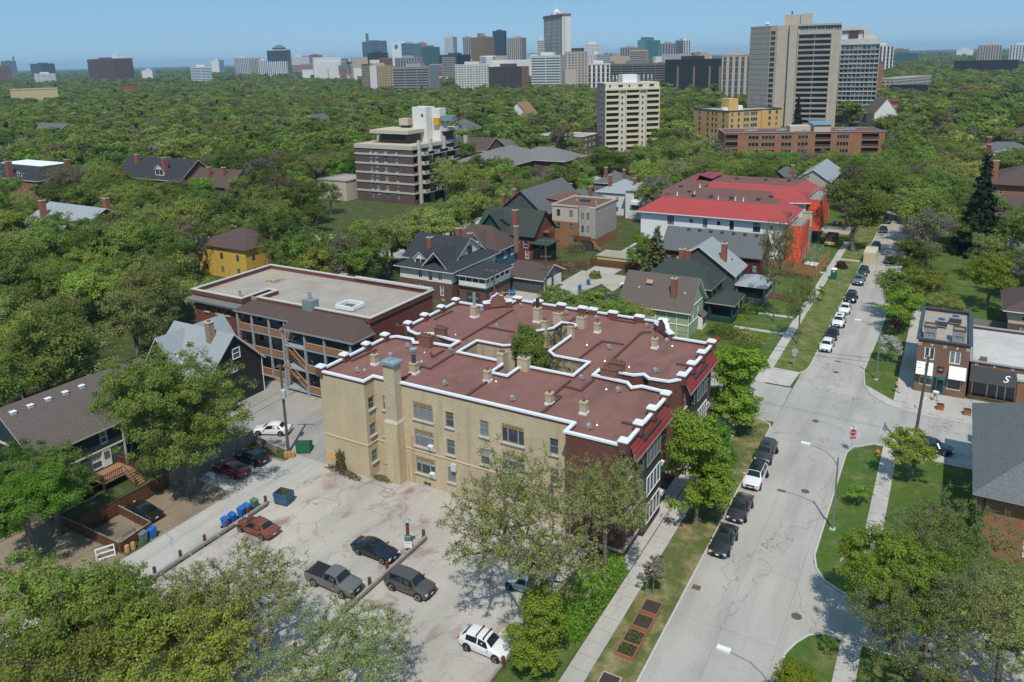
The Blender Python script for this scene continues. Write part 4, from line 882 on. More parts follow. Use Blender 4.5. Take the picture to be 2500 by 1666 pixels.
H=house('light_green_house','pale green board-and-batten house with a grey-brown roof, skylight and red chimney',-46.3,-35.0,115.4,123.6,5.1,9.2,'gable','x',SD_GREEN,SH_BRN,WHITE,wins=[('s',4.7,2.9,1.0,1.8,'hungthick'),('e',2.0,2.2,.9,2.0,'hungthick'),('e',4.7,2.6,.9,1.9,'hungthick'),('e',5.0,.3,1.4,1.9,'twothick')],chim=((-37.9,116.8,.85,.85,5,9.6),),over=.6)
for u in(.9,2.6,4.55,5.85,7.7,9.4):MB().box(-5.65+u-.06,-5.65+u+.06,-4.16,-4.105,.2,5.0,WHITE).build('batten',H)
b=MB();coping(b,[(-5.65,-4.14),(5.68,-4.14),(5.68,4.1)],.1,2.35,2.5,WHITE);coping(b,[(5.69,-4.1),(5.69,4.1)],.1,5.0,5.15,WHITE);b.build('trim_board',H)
b=MB();b.box(-.6,.6,-.42,.42,0,.16,flat('skylight_frame',(.20,.13,.10),.6));b.box(-.52,.52,-.34,.34,.16,.18,flat('tinted_skylight',(.45,.26,.17),.15,.5));o=b.build('skylight',H,(-1.8,-1.5,8.15));o.rotation_euler=(atan2(4.1,4.1)*.95,0,0)
for x in(-3.4,4.4):add('roof_vent',vbm,H,(x,-2.2,7.2),0,.5)
downpipe(H,5.7,-4.2,5.)
b=MB();b.box(0,.8,-1.1,1.1,.2,2.4,WHITE);b.box(.81,.83,-.9,.9,1.0,2.1,GLASS);b.face([(0,-1.3,3.1),(1.,-1.3,2.4),(1.,1.3,2.4),(0,1.3,3.1)],SH_BRN);b.build('bay_window',H,(5.66,2.3,0))
b=MB();b.box(0,1.2,-2,2,0,.7,WOODG);b.build('side_porch',H,(-7,0,0))
H=house('dark_green_house','dark green house with a hipped green roof, dormer and open front porch',-46.8,-34.8,126.4,134.6,5.6,9.3,'hip','x',SD_DGRN,SH_GREEN,flat('yellowed_trim',(.42,.42,.30),.7),wins=[('e',1.4,3.5,1.0,1.6,'hungthick'),('e',4.0,3.5,1.0,1.6,'hungthick')],dorm=((-36.8,130.5,2.2,3.6,6.0,7.2,8.1,'e',SD_DGRN),),inset=3.8,chim=((-42,133.6,1.0,.9,7,10.2),))
q=MB();q.box(-2.1,2.1,-3.2,3.2,0,1.0,SD_DGRN)
for y in(-3.1,0,3.1):q.box(1.85,2.1,y-.16,y+.16,1.0,3.2,SD_DGRN)
q.box(-2.1,-1.8,-3.2,-2.9,1,3.2,SD_DGRN);q.box(-2.1,2.1,-3.2,3.2,3.1,3.3,SD_DGRN);q.box(-2.0,-1.6,-2.9,2.9,1.0,3.1,GLASSD);q.build('porch',H,(8.1,-1.4,0));q=MB();hip_roof(q,-2.1,2.1,-3.2,3.2,3.5,5.0,SH_GREEN,MATS['yellowed_trim'],.45);q.build('porch_roof',H,(8.1,-1.4,0))
H=house('slate_gabled_house','slate grey house with a pale blue-grey gabled roof and a red chimney',-46.4,-33.4,137,145,5.6,10.2,'gable','y',SD_SLATE,SH_BLUE,WHITE,wins=[('e',1.2,3.2,1.6,1.5,'cols3'),('e',4.6,3.2,1.6,1.5,'cols3'),('s',4.2,6.0-.5,1.4,.1,'two')],chim=((-35.9,139.4,.95,.95,5.8,10.6),(-41.8,136.4,1.1,.9,5,9.4)),dorm=((-35.2,141.4,2.2,3.4,6.1,7.0,7.6,'e',SD_RED),))
q=MB();q.box(-2.6,2.6,-3.4,3.4,0,1.1,SD_GREY)
for x,y in((2.4,-3.2),(2.4,3.2),(2.4,0),(-2.4,-3.2)):q.box(x-.15,x+.15,y-.15,y+.15,1.1,3.2,SD_GREY)
q.box(-2.4,2.3,-3.1,3.1,1.1,3.1,GLASSD);q.build('porch',H,(9.2,1.0,0));q=MB();hip_roof(q,-2.6,2.6,-3.4,3.4,3.4,4.6,SH_BLUE,WHITE,.4);q.build('porch_roof',H,(9.2,1.0,0))
b=MB();b.face([(-6,-2.4,3.2),(0,-2.4,3.6),(0,2.4,3.6),(-6,2.4,2.7)],SH_BLUE);b.box(-6,-.1,-2.3,2.3,.1,2.6,SD_CHAR);b.build('carport',H,(-6.6,2.2,0))
H=house('barn_red_house','long barn-red house with a charcoal shingle roof in front of the white apartments',-51.2,-31.6,149.8,158.2,6.0,9.6,'gable','x',SD_RED,SH_SLATE,SD_RED,wins=[('s',.8,3.0,.9,1.7,'hung'),('s',18.2,2.8,.9,1.6,'hung')],frame=DKMET,glass=flat('pale_green_glass',(.22,.34,.29),.2,.5))
for i in range(7):add('roof_vent',(MB().box(-.3,.3,-.25,.25,-.1,.3,DKMET)).mesh('roof_vent'),H,(-5.6+i*2.3,-.5,9.4))
H=house('garden_garage','small charcoal-roofed garage in the yard beside the light green house',-57.5,-51,116.5,124.5,2.4,4.2,'gable','y',SD_SLATE,SH_DARK,SD_SLATE,cat='garage')
# white apartments with red tiled roofs, under repair
REDA=REDT.copy();REDA.name='bright_red_metal_tile'
for q in REDA.node_tree.nodes:
 if q.bl_idname=='ShaderNodeMix':
  for i,c in((6,(.36,.045,.04,1)),(7,(.46,.072,.06,1))):
   if not q.inputs[i].is_linked and q.inputs[i].default_value[0]>.18:q.inputs[i].default_value=c
H=thing('red_tiled_apartments','long white apartment building with a red tiled roof and brown flat roof behind it','apartment block',(-46,188,0))
wa=MB();fr=flat('black_sash',(.045,.05,.055),.5);
wn=[(u,7.6,1.5 if u in(6.3,25.2)else .95,2.0,'twothick' if u in(6.3,25.2)else 'hung')for u in(6.3,14.4,20.2,25.2)]+[(u,8.4,.7,.9,'two')for u in(11.4,17.5,28.6)]+[(u,4.3,1.5,1.9,'two')for u in(6.3,25.2)]+[(28.5,4.6,.7,.7,'two'),(28.5,1.1,.8,.7,'two'),(3,1.,.8,.6,'two'),(29.6,1.,.6,.6,'two')]
WH2=flat('white_painted_brick',(.70,.71,.72),.8,.2,var=.05,scale=6)
BRB=streaky('tan_base_brick',(.23,.15,.075),(.31,.21,.11))
wall_windows(H,wa,(-15.7,-23.4),(16,-23.4),2.2,10.3,[w for w in wn if w[1]>2.2],WH2,fr,GLASSD);wall_windows(H,wa,(16,-23.4),(16,-8),2.2,10.3,[(u,z,1.2,1.8,'hung')for u in(2,5,8.5,12)for z in(4.3,7.6)],WH2,fr,GLASSD)
facade(wa,(16,-8),(9,-8),2.2,10.3,[],WH2);facade(wa,(9,-8),(9,1),2.2,10.3,[],WH2);wall_windows(H,wa,(9,1),(16,1),2.2,10.3,[(1+2.2*i,z,1.,.8,'two')for i in range(3)for z in(5,8.4)],WH2,fr,GLASSD);facade(wa,(16,1),(16,22),2.2,10.3,[],WH2);facade(wa,(16,22),(-15.7,22),2.2,10.3,[],WH2);facade(wa,(-15.7,22),(-15.7,-23.4),2.2,10.3,[],WH2);wa.build('wall',H)
wl=MB();wall_windows(H,wl,(-15.7,-23.4),(16,-23.4),0,2.195,[w for w in wn if w[1]<=2],BRB,WHITE,GLASSD);facade(wl,(16,-23.4),(16,-8),0,2.195,[],BRB);facade(wl,(16,1),(16,22),0,2.195,[],BRB);wl.build('base_wall',H)
r=MB()
def skirt(o_,i_,ze,zt,n_):
 for k in n_:
  a,b=o_[k],o_[(k+1)%len(o_)];c,d=i_[(k+1)%len(i_)],i_[k];r.face([(*a,ze),(*b,ze),(*c,zt),(*d,zt)],REDA);r.face([(*a,ze-.22),(*b,ze-.22),(*b,ze),(*a,ze)],WHITE)
skirt([(-16.6,-24.4),(17,-24.4),(17,-7.2),(-16.6,-7.2)],[(-12.6,-18.6),(13.0,-18.6),(13.0,-12.5),(-12.6,-12.5)],10.3,12.9,(0,1,3))
skirt([(-8.2,-8),(17,.4),(17,23),(-8.2,23)],[(-8.2,7.0),(12.6,7.0),(12.6,18),(-8.2,18)],10.3,13.0,(0,1,2))
r.build('tiled_roof',H)
b=MB();b.face([(-12.6,-18.6,12.88),(13,-18.6,12.88),(13,-12.5,12.88),(9,-8,12.6),(9,.2,12.6),(-16,.2,12.6),(-16,-8,12.6)],TARR);b.face([(-16,.1,12.62),(-8.1,.1,12.62),(-8.1,22,12.62),(-16,22,12.62)],TARR);b.face([(-8.2,7,12.99),(12.6,7,12.99),(12.6,18,12.99),(-8.2,18,12.99)],TARR);b.build('flat_roof',H)
b=MB();b.face([(-15.8,5,10.3),(-15.8,22.5,10.3),(-12.2,18,13.9),(-12.2,10,13.9)][::-1],REDT);b.face([(-12.2,10,13.9),(-12.2,18,13.9),(-8.3,20,13.4),(-8.3,8,13.4)],REDT);b.face([(-15.8,5,10.3),(-12.2,10,13.9),(-12.2,5.5,12.0)],flat('red_membrane',(.36,.04,.03),.6));b.build('tiled_turret',H)
for x,y,z in((-6,-15.5,12.9),(-2,-15.4,12.9),(2.6,-15,12.9),(8.4,-14.4,12.9),(-9,-9,12.6),(-13,-3,12.6),(-3,12,13),(4,13,13),(9.5,14,13)):add('roof_vent',(MB().box(-.4,.4,-.35,.35,0,.5,DKMET)).mesh('roof_vent'),H,(x,y,z))
for x,y in((-10,-15),(-6.8,-12),(0,-16.5),(3.8,-16.4),(5.6,-16.6),(-8.5,-2)):add('vent_pipe',(MB().lathe([(.25,0),(.12,.3),(.12,.9)],WHITE,8)).mesh('vent_pipe'),H,(x,y,12.7))
b=MB();b.box(-3.2,3.2,-1.2,0,6.6,6.8,GREYF)
for i in range(17):b.box(-3.2+i*.4,-3.15+i*.4,-1.2,-1.15,6.8,7.7,WOODG)
b.box(-3.2,3.2,-1.22,-1.14,7.65,7.75,WOODG);b.build('balcony',H,(2.6,-23.45,0))
for y in(-20,4.5):
 b=MB();b.face([(0,-1.2,0),(0,1.2,0),(0,0,1.3)],WH2);b.face([(-2.4,0,1.45),(.2,0,1.45),(.2,-1.5,0),(-2.4,-1.5,0)][::-1],REDT);b.face([(-2.4,0,1.45),(.2,0,1.45),(.2,1.5,0),(-2.4,1.5,0)],REDT);b.build('dormer',H,(16.2,y,10.6))
downpipe(H,16.1,-23.5,10)
for s in(None,):
 house('slate_roofed_terrace','pale grey gabled house with a blue-grey roof behind the red-tiled apartments',-41,-31.5,237,262,8,11.2,'gable','y',flat('pale_render',(.40,.38,.35),.9),SH_BLUE,WHITE,auto=('s',4.,(1,4.4)))
 house('brick_gabled_house','low dark brick house with a slate cross gable behind the red-tiled apartments',-50,-41.5,235,247,7,10.4,'gable','y',BR_RED,SH_SLATE,DKMET,chim=((-43,243,.9,.9,8,11.4),))
# right-hand side of the street
H=house('slate_hipped_house','big brick house with a weathered slate-grey hipped roof at the right edge',5.0,19,74.2,92.6,6.6,11.6,'hip','x',BR_OR,shingle('weathered_slate_shingle',(.10,.112,.118),(.19,.20,.205)),GALV,over=1.1,wins=[('s',3.2,4.0,1.6,1.9,'hungthick'),('s',3.2,.9,1.6,1.9,'hungthick'),('w',4,4,1.,1.6,'hung'),('w',12,4,1.,1.6,'hung')],inset=7.6)
q=MB();q.box(-.7,.9,-.75,.75,5,10.6,BR_OR);q.box(-.8,1.,-.85,.85,10.6,10.85,STONE);q.build('chimney',H,(-3.6,9.3,0))
b=MB();b.box(-.1,.0,-.5,.5,.3,6.2,flat('brown_brick_pier',(.10,.06,.05),.9));b.build('corner_pier',H,(-7.02,-8.6,0))
S=thing('corner_shop','two-storey brown brick corner shop with white awnings and roof dormers','shop',(.7,117.7,.12))
ws=MB();hx,hy=3.0,7.3;BS=streaky('shop_brick',(.175,.105,.070),(.25,.155,.105))
sw=[(.85,4.65,1.2,1.75,'twothick'),(3.75,4.55,1.3,1.75,'twothick'),(.6,1.0,1.5,1.75,''),(3.8,.95,1.6,1.85,''),(2.35,.05,1.2,2.9,'cols2')]
wall_windows(S,ws,(-hx,-hy),(hx,-hy),0,7.35,sw[:4],BS,WHITE,GLASS);facade(ws,(hx,-hy),(hx,hy),0,7.35,[],BS);facade(ws,(hx,hy),(-hx,hy),0,7.35,[],BS);wall_windows(S,ws,(-hx,hy),(-hx,-hy),0,7.35,[(2,4.6,.9,1.5,'hung'),(6,4.6,.9,1.5,'hung')],BS,WHITE,GLASS);ws.build('wall',S)
b=MB();b.box(-.75,.75,-.05,.06,.05,2.55,flat('teal_door_frame',(.035,.16,.165),.5));b.box(-.2,.55,-.07,-.05,.3,2.1,GLASSD);b.box(-.68,-.3,-.07,-.05,.1,2.4,GLASSD);b.build('door',S,(-.15,-hy-.02,0))
b=MB();b.face([(-hx,-hy,6.95),(hx,-hy,6.95),(hx,hy,6.95),(-hx,hy,6.95)],ROOFD);b.build('roof',S)
b=MB();coping(b,[(-hx,-hy),(hx,-hy),(hx,hy),(-hx,hy)],.5,7.355,7.5,flat('dark_blue_coping',(.05,.065,.085),.5),closed=True);b.build('coping',S)
for x in(-1.75,1.6):
 b=MB();DM=flat('grey_panel',(.27,.275,.28),.7);facade(b,(-.75,0),(.75,0),0,1.6,[(.2,1.3,.25,1.0)],DM,.08);b.box(-.75,.75,.1,1.7,0,1.6,DM);coping(b,[(-.72,.03),(.72,.03),(.72,1.65),(-.72,1.65)],.14,1.6,1.85,flat('brown_trim',(.12,.09,.075),.7),closed=True)
 o=b.build('roof_dormer',S,(x,-hy+1.6,6.95));a,c=win_mesh(1.1,.75,'two',GREYF,GLASSB);q=add('window',a,o,(-.55,.06,.25))
b=MB();b.box(-.75,.75,-.7,.7,.25,1.15,GALV);b.box(-.75,.75,-.72,-.69,.35,1.0,DKMET);b.lathe([(.45,1.16),(.45,1.22),(.05,1.25)],DKMET,14);o=b.build('rooftop_unit',S,(-.6,.2,6.95));add('rooftop_unit',o.data,S,(1.1,2.4,6.95))
SIGNS=[]
b=MB();b.face([(-.98,-.85,2.75),(.98,-.85,2.75),(.98,0,4.25),(-.98,0,4.25)],flat('white_canvas',(.80,.80,.80),.8));b.face([(-.98,0,4.2),(.98,0,4.2),(.98,-.8,2.76),(-.98,-.8,2.76)],MATS['white_canvas'])
for s_ in(-.98,.98):b.face([(s_,-.85,2.75),(s_,0,4.25),(s_,0,2.75)],MATS['white_canvas'])
awm=b.mesh('awning')
aw=[add('awning',awm,S,(x,-hy-.01,0))for x in(-1.95,1.85)]
b=MB();b.box(-.36,.36,-.12,0,3.15,3.95,flat('black_sign',(.035,.032,.028),.5));sg=b.build('number_sign',S,(-.1,-hy-.01,0))
for i,x in enumerate((-2.75,-1.35,.15,1.55,2.75)):
 b=MB();mm=flat('cream_tile',(.60,.55,.46),.7)
 if i%2==0:
  for a_ in(.785,-.785):T=Matrix.Rotation(a_,4,'Y');b.box(-.26,.26,-.03,0,-.06,.06,mm,T=T)
 else:b.box(-.12,.12,-.03,0,-.12,.12,mm,T=Matrix.Rotation(.785,4,'Y'))
 b.build('tile_ornament',S,(x,-hy-.004,6.75))
def text(parent,s,size,m,loc,rot,ext=.012,name='lettering',shear=0):
 cu=bpy.data.curves.new(name,'FONT');cu.body=s;cu.size=size;cu.align_x='CENTER';cu.align_y='CENTER';cu.extrude=ext;cu.shear=shear;cu.materials.append(m)
 tmp=bpy.data.objects.new(name,cu);COL.objects.link(tmp);dg=bpy.context.evaluated_depsgraph_get();me=bpy.data.meshes.new_from_object(tmp.evaluated_get(dg));bpy.data.objects.remove(tmp)
 me.materials.clear();me.materials.append(m);o=bpy.data.objects.new(name,me);COL.objects.link(o);o.parent=parent;o.location=loc;o.rotation_euler=rot;return o
tilt=atan2(1.5,.85)
PALE=flat('pale_print',(.50,.52,.52),.8)
for o in aw:text(o,'STUDIO',.24,PALE,(0,-.62,3.12),(tilt,0,0),.01)
text(sg,'159',.36,flat('cream_numerals',(.62,.55,.42),.6),(0,-.14,3.55),(pi/2,0,0))
S=thing('low_shop','single-storey shop with a charcoal awning and pale flat roof next to the corner shop','shop',(13,119.2,.12))
ws=MB();facade(ws,(-9,-7.6),(9,-7.6),0,4.9,[(.3,8,.15,2.7)],BS,.2);facade(ws,(9,-7.6),(9,7.6),0,4.9,[],BS);facade(ws,(9,7.6),(-9,7.6),0,4.9,[],BS);facade(ws,(-9,7.6),(-9,-7.6),0,4.9,[],BS);ws.build('wall',S)
b=MB();b.face([(-8.7,-7.42,.15),(-1,-7.42,.15),(-1,-7.42,2.7),(-8.7,-7.42,2.7)],GLASS)
for x in(-8.6,-6.9,-5.8,-4.9,-3.8,-2.6,-1.1):b.box(x-.05,x+.05,-7.5,-7.38,.15,2.7,GALV)
b.build('shop_window',S)
b=MB();b.face([(-9,-7.6,4.5),(9,-7.6,4.5),(9,7.6,4.5),(-9,7.6,4.5)],speckle('pale_flat_roof',(.46,.445,.425),(.55,.535,.51),1.2,big=.2,bigc=(.36,.34,.32)));b.build('roof',S);b=MB();coping(b,[(-9,-7.6),(9,-7.6),(9,7.6),(-9,7.6)],.4,4.905,5.05,GALV,closed=True);b.build('coping',S)
b=MB();CH=flat('charcoal_canvas',(.040,.043,.048),.7);b.face([(-9.0,-9.0,2.65),(8.5,-9.0,2.65),(8.5,-7.63,4.25),(-9.0,-7.63,4.25)],CH);b.face([(-9.0,-7.63,4.2),(8.5,-7.63,4.2),(8.5,-8.95,2.64),(-9.0,-8.95,2.64)],CH);b.face([(-9,-9,2.65),(-9,-7.63,4.25),(-9,-7.63,2.65)],CH);b.face([(8.5,-7.63,2.65),(8.5,-7.63,4.25),(8.5,-9,2.65)],CH);aw=b.build('awning',S)
text(aw,'S',1.35,flat('white_print',(.8,.8,.8),.6),(-5.1,-8.42,3.40),(atan2(1.6,1.37),0,0),.012,shear=.35)
for i in range(3):
 b=MB();mm=MATS['cream_tile']
 if i%2==0:
  for a_ in(.785,-.785):b.box(-.24,.24,-.03,0,-.05,.05,mm,T=Matrix.Rotation(a_,4,'Y'))
 else:b.box(-.11,.11,-.03,0,-.11,.11,mm,T=Matrix.Rotation(.785,4,'Y'))
 b.build('tile_ornament',S,(-8.4+i*2,-7.604,4.6))
b=MB();b.box(-.4,.4,-.25,.25,0,.5,BS);b.build('vent_stack',S,(-7.6,-5.6,4.5));b=MB();b.tube([(-1.6,-3,4.5),(-1.6,-3,5.9)],.1,DKMET,8);b.build('vent_pipe',S)
house('brown_roofed_brick_house','brick and tan house with layered brown roofs at the right edge',9.2,22,138.5,150,4.8,8.0,'hip','x',STUC_B,SH_RBRN,WHITE,low=(2.6,BR_PINK),auto=('ws',4.,(.8,3.2)),over=.9)
house('broad_brown_house','long low building with a red-brown roof beside the tall spruce',9.6,30,226,243,3.4,7.4,'gable','x',BR_PINK,SH_RBRN,DKMET,auto=('ws',5.,(.9,)))
house('church_house','low brown-roofed annex with a white-edged gable right of the spruce',11.5,24,205,216,3.6,7,'gable','y',STUC_W,SH_RBRN,WHITE)
house('brown_brick_mansion','large brick house with a brown hipped roof and tall orange chimneys',7.6,30,255,276,7.2,12,'hip','x',BR_OR,SH_RBRN,DKMET,auto=('s',6.,(4.4,)),chim=((9.4,256.5,1.4,1.4,6,13.5,BR_OR),(8.6,268,1.3,1.3,6,13.8,BR_RED)),over=1.)
house('pale_roofed_house','house with a pale grey roof and red chimney far up the street',5.5,24,316,334,5.5,9.5,'hip','x',SD_WHITE,SH_BLUE,WHITE,chim=((9,318,1.4,1.4,5,11.6,BR_RED),))
house('dark_roofed_bungalow','house with a dark grey roof above the pale grey one',4,26,342,358,5.5,9.5,'hip','x',SD_GREY,SH_SLATE,WHITE,chim=((9.5,344,1.5,1.5,5,11.6,BR_RED),))
house('red_brown_roofed_hall','far hall with a red-brown roof at the right edge',14,40,400,424,6,11,'hip','x',BR_RED,SH_RBRN,WHITE)
# houses in the tree belt on the left
H=house('brick_mansion','brick mansion with a black mansard roof and white flat top in the left tree belt',-300,-266,142,160,8.2,12.4,'mansard','x',BR_OR,SH_DARK,WHITE,auto=('se',5.,(1.2,4.6)),chim=((-297,143,1.6,1.6,7,14,CHBR),(-282,142,1.6,1.6,7,14,CHBR),(-268,154,1.4,1.4,7,13.8,CHBR)),inset=4.6,deck=flat('white_roof',(.75,.76,.77),.7),dorm=((-291,142.4,2.6,3,8.8,10.2,10.9,'s',WHITE),(-277,142.4,2.6,3,8.8,10.2,10.9,'s',WHITE)))
house('grey_roofed_mansion','brick house with pale grey gables half hidden in the trees',-203,-180,103,119,7,11,'gable','x',BR_RED,SH_BLUE,WHITE,auto=('se',4.5,(1.2,4.2)),chim=((-198,106,1.3,1.2,7,12.6),(-184,114,1.3,1.2,7,12.8)))
house('dark_gabled_house','house with a charcoal gambrel roof and white dormer among the trees',-262,-226,167,182,7,13,'gable','x',BR_RED,SH_DARK,WHITE,chim=((-255,172,1.5,1.4,8,14),(-236,169,1.5,1.4,8,14)),dorm=((-238,168,4.5,4,8,10.2,11.8,'s',SD_WHITE),))
house('brown_gabled_house','house with a low brown roof among the trees left of the brick block',-224,-204,168,181,6,10.6,'gable','x',BR_PINK,SH_RBRN,WOODD,chim=((-216,171,1.2,1.2,7,11.6),(-210,172,1.2,1.2,7,11.6)))
house('small_slate_roofed_house','small pale roof showing between the trees',-173,-163,127,135,3.4,5.4,'hip','x',SD_WHITE,SH_BLUE,WHITE)
house('dark_flat_roofed_house','black low roof near the left edge among the trees',-208,-190,99,109,4,5.4,'hip','x',SD_CHAR,SH_DARK,DKMET)
H=house('yellow_wrapped_house','house wrapped in yellow sheathing under repair behind the walk-up',-143,-128,108,121,6.8,9.6,'hip','x',flat('yellow_sheathing',(.55,.36,.075),.7,.3,var=.3,scale=1.2),SH_RBRN,WOODD,auto=('se',4.2,(1.0,4.0)),frame=DKMET)
house('white_gabled_cottage','tiny white gabled house far off in the tree belt',-345,-333,345,357,8,14,'gable','y',SD_WHITE,SH_SLATE,WHITE)
house('grey_gabled_villa','grey house with a pale gable in the middle of the tree belt',-470,-444,250,268,8,13.5,'gable','x',SD_GREY,SH_SLATE,WHITE,auto=('s',6,(1,4.5)))
house('tudor_house','half-timbered gable with a red-brown roof between the towers',-262,-246,446,460,8,16,'gable','y',STUC_W,SH_TAN,WOODD)
house('dormered_house','tall white-trimmed house with a slate roof in the wood behind the brick block',-222,-208,318,330,11,15.6,'hip','x',SD_CHAR,SH_SLATE,WHITE,low=(6,SD_WHITE),auto=('s',4,(1.5,6.6)),dorm=((-215,318,3,4,11.4,13.2,14.8,'s',SD_SLATE),))
house('long_brown_roof_house','long low brown roof behind the seven-storey brick block',-196,-168,292,304,6.5,9.6,'hip','x',SD_GREY,SH_BRN,WHITE)
H=house('sprawling_grey_hall','sprawling hall with a broad warm grey shingle roof right of the brick block',-163,-139,236,272,7.2,11.8,'hip','x',BR_PINK,SH_GREY,WHITE,over=1.)
q=MB();hip_roof(q,-12,12,-9,9,7.25,11.2,SH_GREY,WHITE,.9);q.box(-11.8,11.8,-8.8,8.8,0,7.1,BR_PINK);q.build('east_wing',H,(13,10,0))
house('red_brown_roofed_house','red-brown gabled roof behind the grey hall',-190,-168,268,284,8,12.4,'gable','x',BR_PINK,SH_RBRN,WHITE,chim=((-180,272,1.3,1.3,8,13.5,STONE),))
H=house('white_three_storey_block','white three-storey block with a flat gravel roof left of the cream tower',-172,-149,322,337,9.2,9,'flat','x',BR_BRN,ROOFD,WHITE,cat='apartment block',wins=[('s',1+3.6*i,z,2.6,1.7,'cols3')for i in range(6)for z in(1,4,7)]+[('e',1.5+4.4*i,z,2.6,1.7,'cols3')for i in range(3)for z in(1,4,7)],low=(.4,STUC_W))
# ------------------------------------------------------------------ towers and the skyline
def tc(name,c,var=.06):return flat('tower_'+name,c,.75,.25,var=var,scale=.08)
TCOL=dict(wbrown=((.20,.13,.10),(.03,.03,.035)),dkblue=((.07,.09,.12),(.03,.04,.05)),dkglass=((.05,.065,.08),(.018,.025,.032)),brown=((.13,.075,.065),(.04,.03,.03)),white=((.62,.63,.64),(.10,.12,.14)),yellow=((.52,.42,.24),(.1,.1,.1)),red=((.22,.075,.055),(.30,.28,.26)),
 whblue=((.66,.68,.70),(.05,.13,.20)),beige=((.42,.38,.33),(.085,.08,.08)),white2=((.66,.67,.68),(.03,.06,.07)),tan=((.29,.22,.17),(.08,.07,.065)),brick=((.20,.12,.10),(.06,.05,.05)),grey=((.28,.28,.285),(.05,.055,.06)),blue=((.10,.145,.18),(.055,.10,.14)),black=((.022,.03,.04),(.012,.018,.025)),
 whglass=((.60,.64,.67),(.055,.15,.20)),teal=((.05,.11,.13),(.035,.085,.11)),pale=((.54,.54,.52),(.10,.115,.125)),gold=((.27,.165,.085),(.07,.06,.055)),navy=((.022,.042,.07),(.014,.028,.05)),tanapt=((.44,.33,.20),(.09,.08,.07)),dkbrown=((.075,.06,.058),(.022,.022,.024)),whstripe=((.66,.645,.60),(.045,.04,.035)),
 dkband=((.16,.155,.15),(.02,.023,.026)),blackglass=((.02,.03,.033),(.010,.02,.024)),teal2=((.10,.26,.29),(.05,.16,.19)),whblack=((.62,.62,.61),(.025,.028,.03)),orange=((.28,.13,.075),(.05,.045,.045)))
def wgrid(mb,w,d,h,style,m,z0=0.):
 """windows of the four faces as proud panels; returns nothing"""
 for fc in range(4):
  L_=w if fc%2==0 else d;hw,hd=w/2,d/2
  def P(u,z,o=.12):
   return((-hw+u,-hd-o,z),(hw+o,-hd+u,z),(hw-u,hd+o,z),(-hw-o,hd-u,z))[fc]
  def q(u0,u1,a,b):mb.face([P(u0,a),P(u1,a),P(u1,b),P(u0,b)],m)
  nf=max(2,int(round((h-z0-1.5)/3.1)));fh=(h-z0-1.5)/nf
  if style in('grid','one'):
   n=max(2,int(L_/3.9));s=L_/n
   for i in range(n):
    if style=='one' and(fc!=0 or i!=int(n*.62)):continue
    for k in range(nf):q(i*s+s*.2,i*s+s*(.8 if i%3 else .66),z0+k*fh+fh*.3,z0+k*fh+fh*.82)
  elif style=='bands':
   n=max(1,int(L_/14))
   for i in range(n):
    for k in range(nf):q(i*L_/n+.35,(i+1)*L_/n-.35,z0+k*fh+fh*.3,z0+k*fh+fh*.86)
  elif style=='vert':
   n=max(2,int(L_/5.2));s=L_/n
   for i in range(n):
    a=0
    for k in range(nf//2+1):
     b0,b1=z0+k*2*fh+.2,min(h-1.2,z0+(k+1)*2*fh-.3)
     if b1>b0:q(i*s+s*.24,i*s+s*.76,b0,b1)
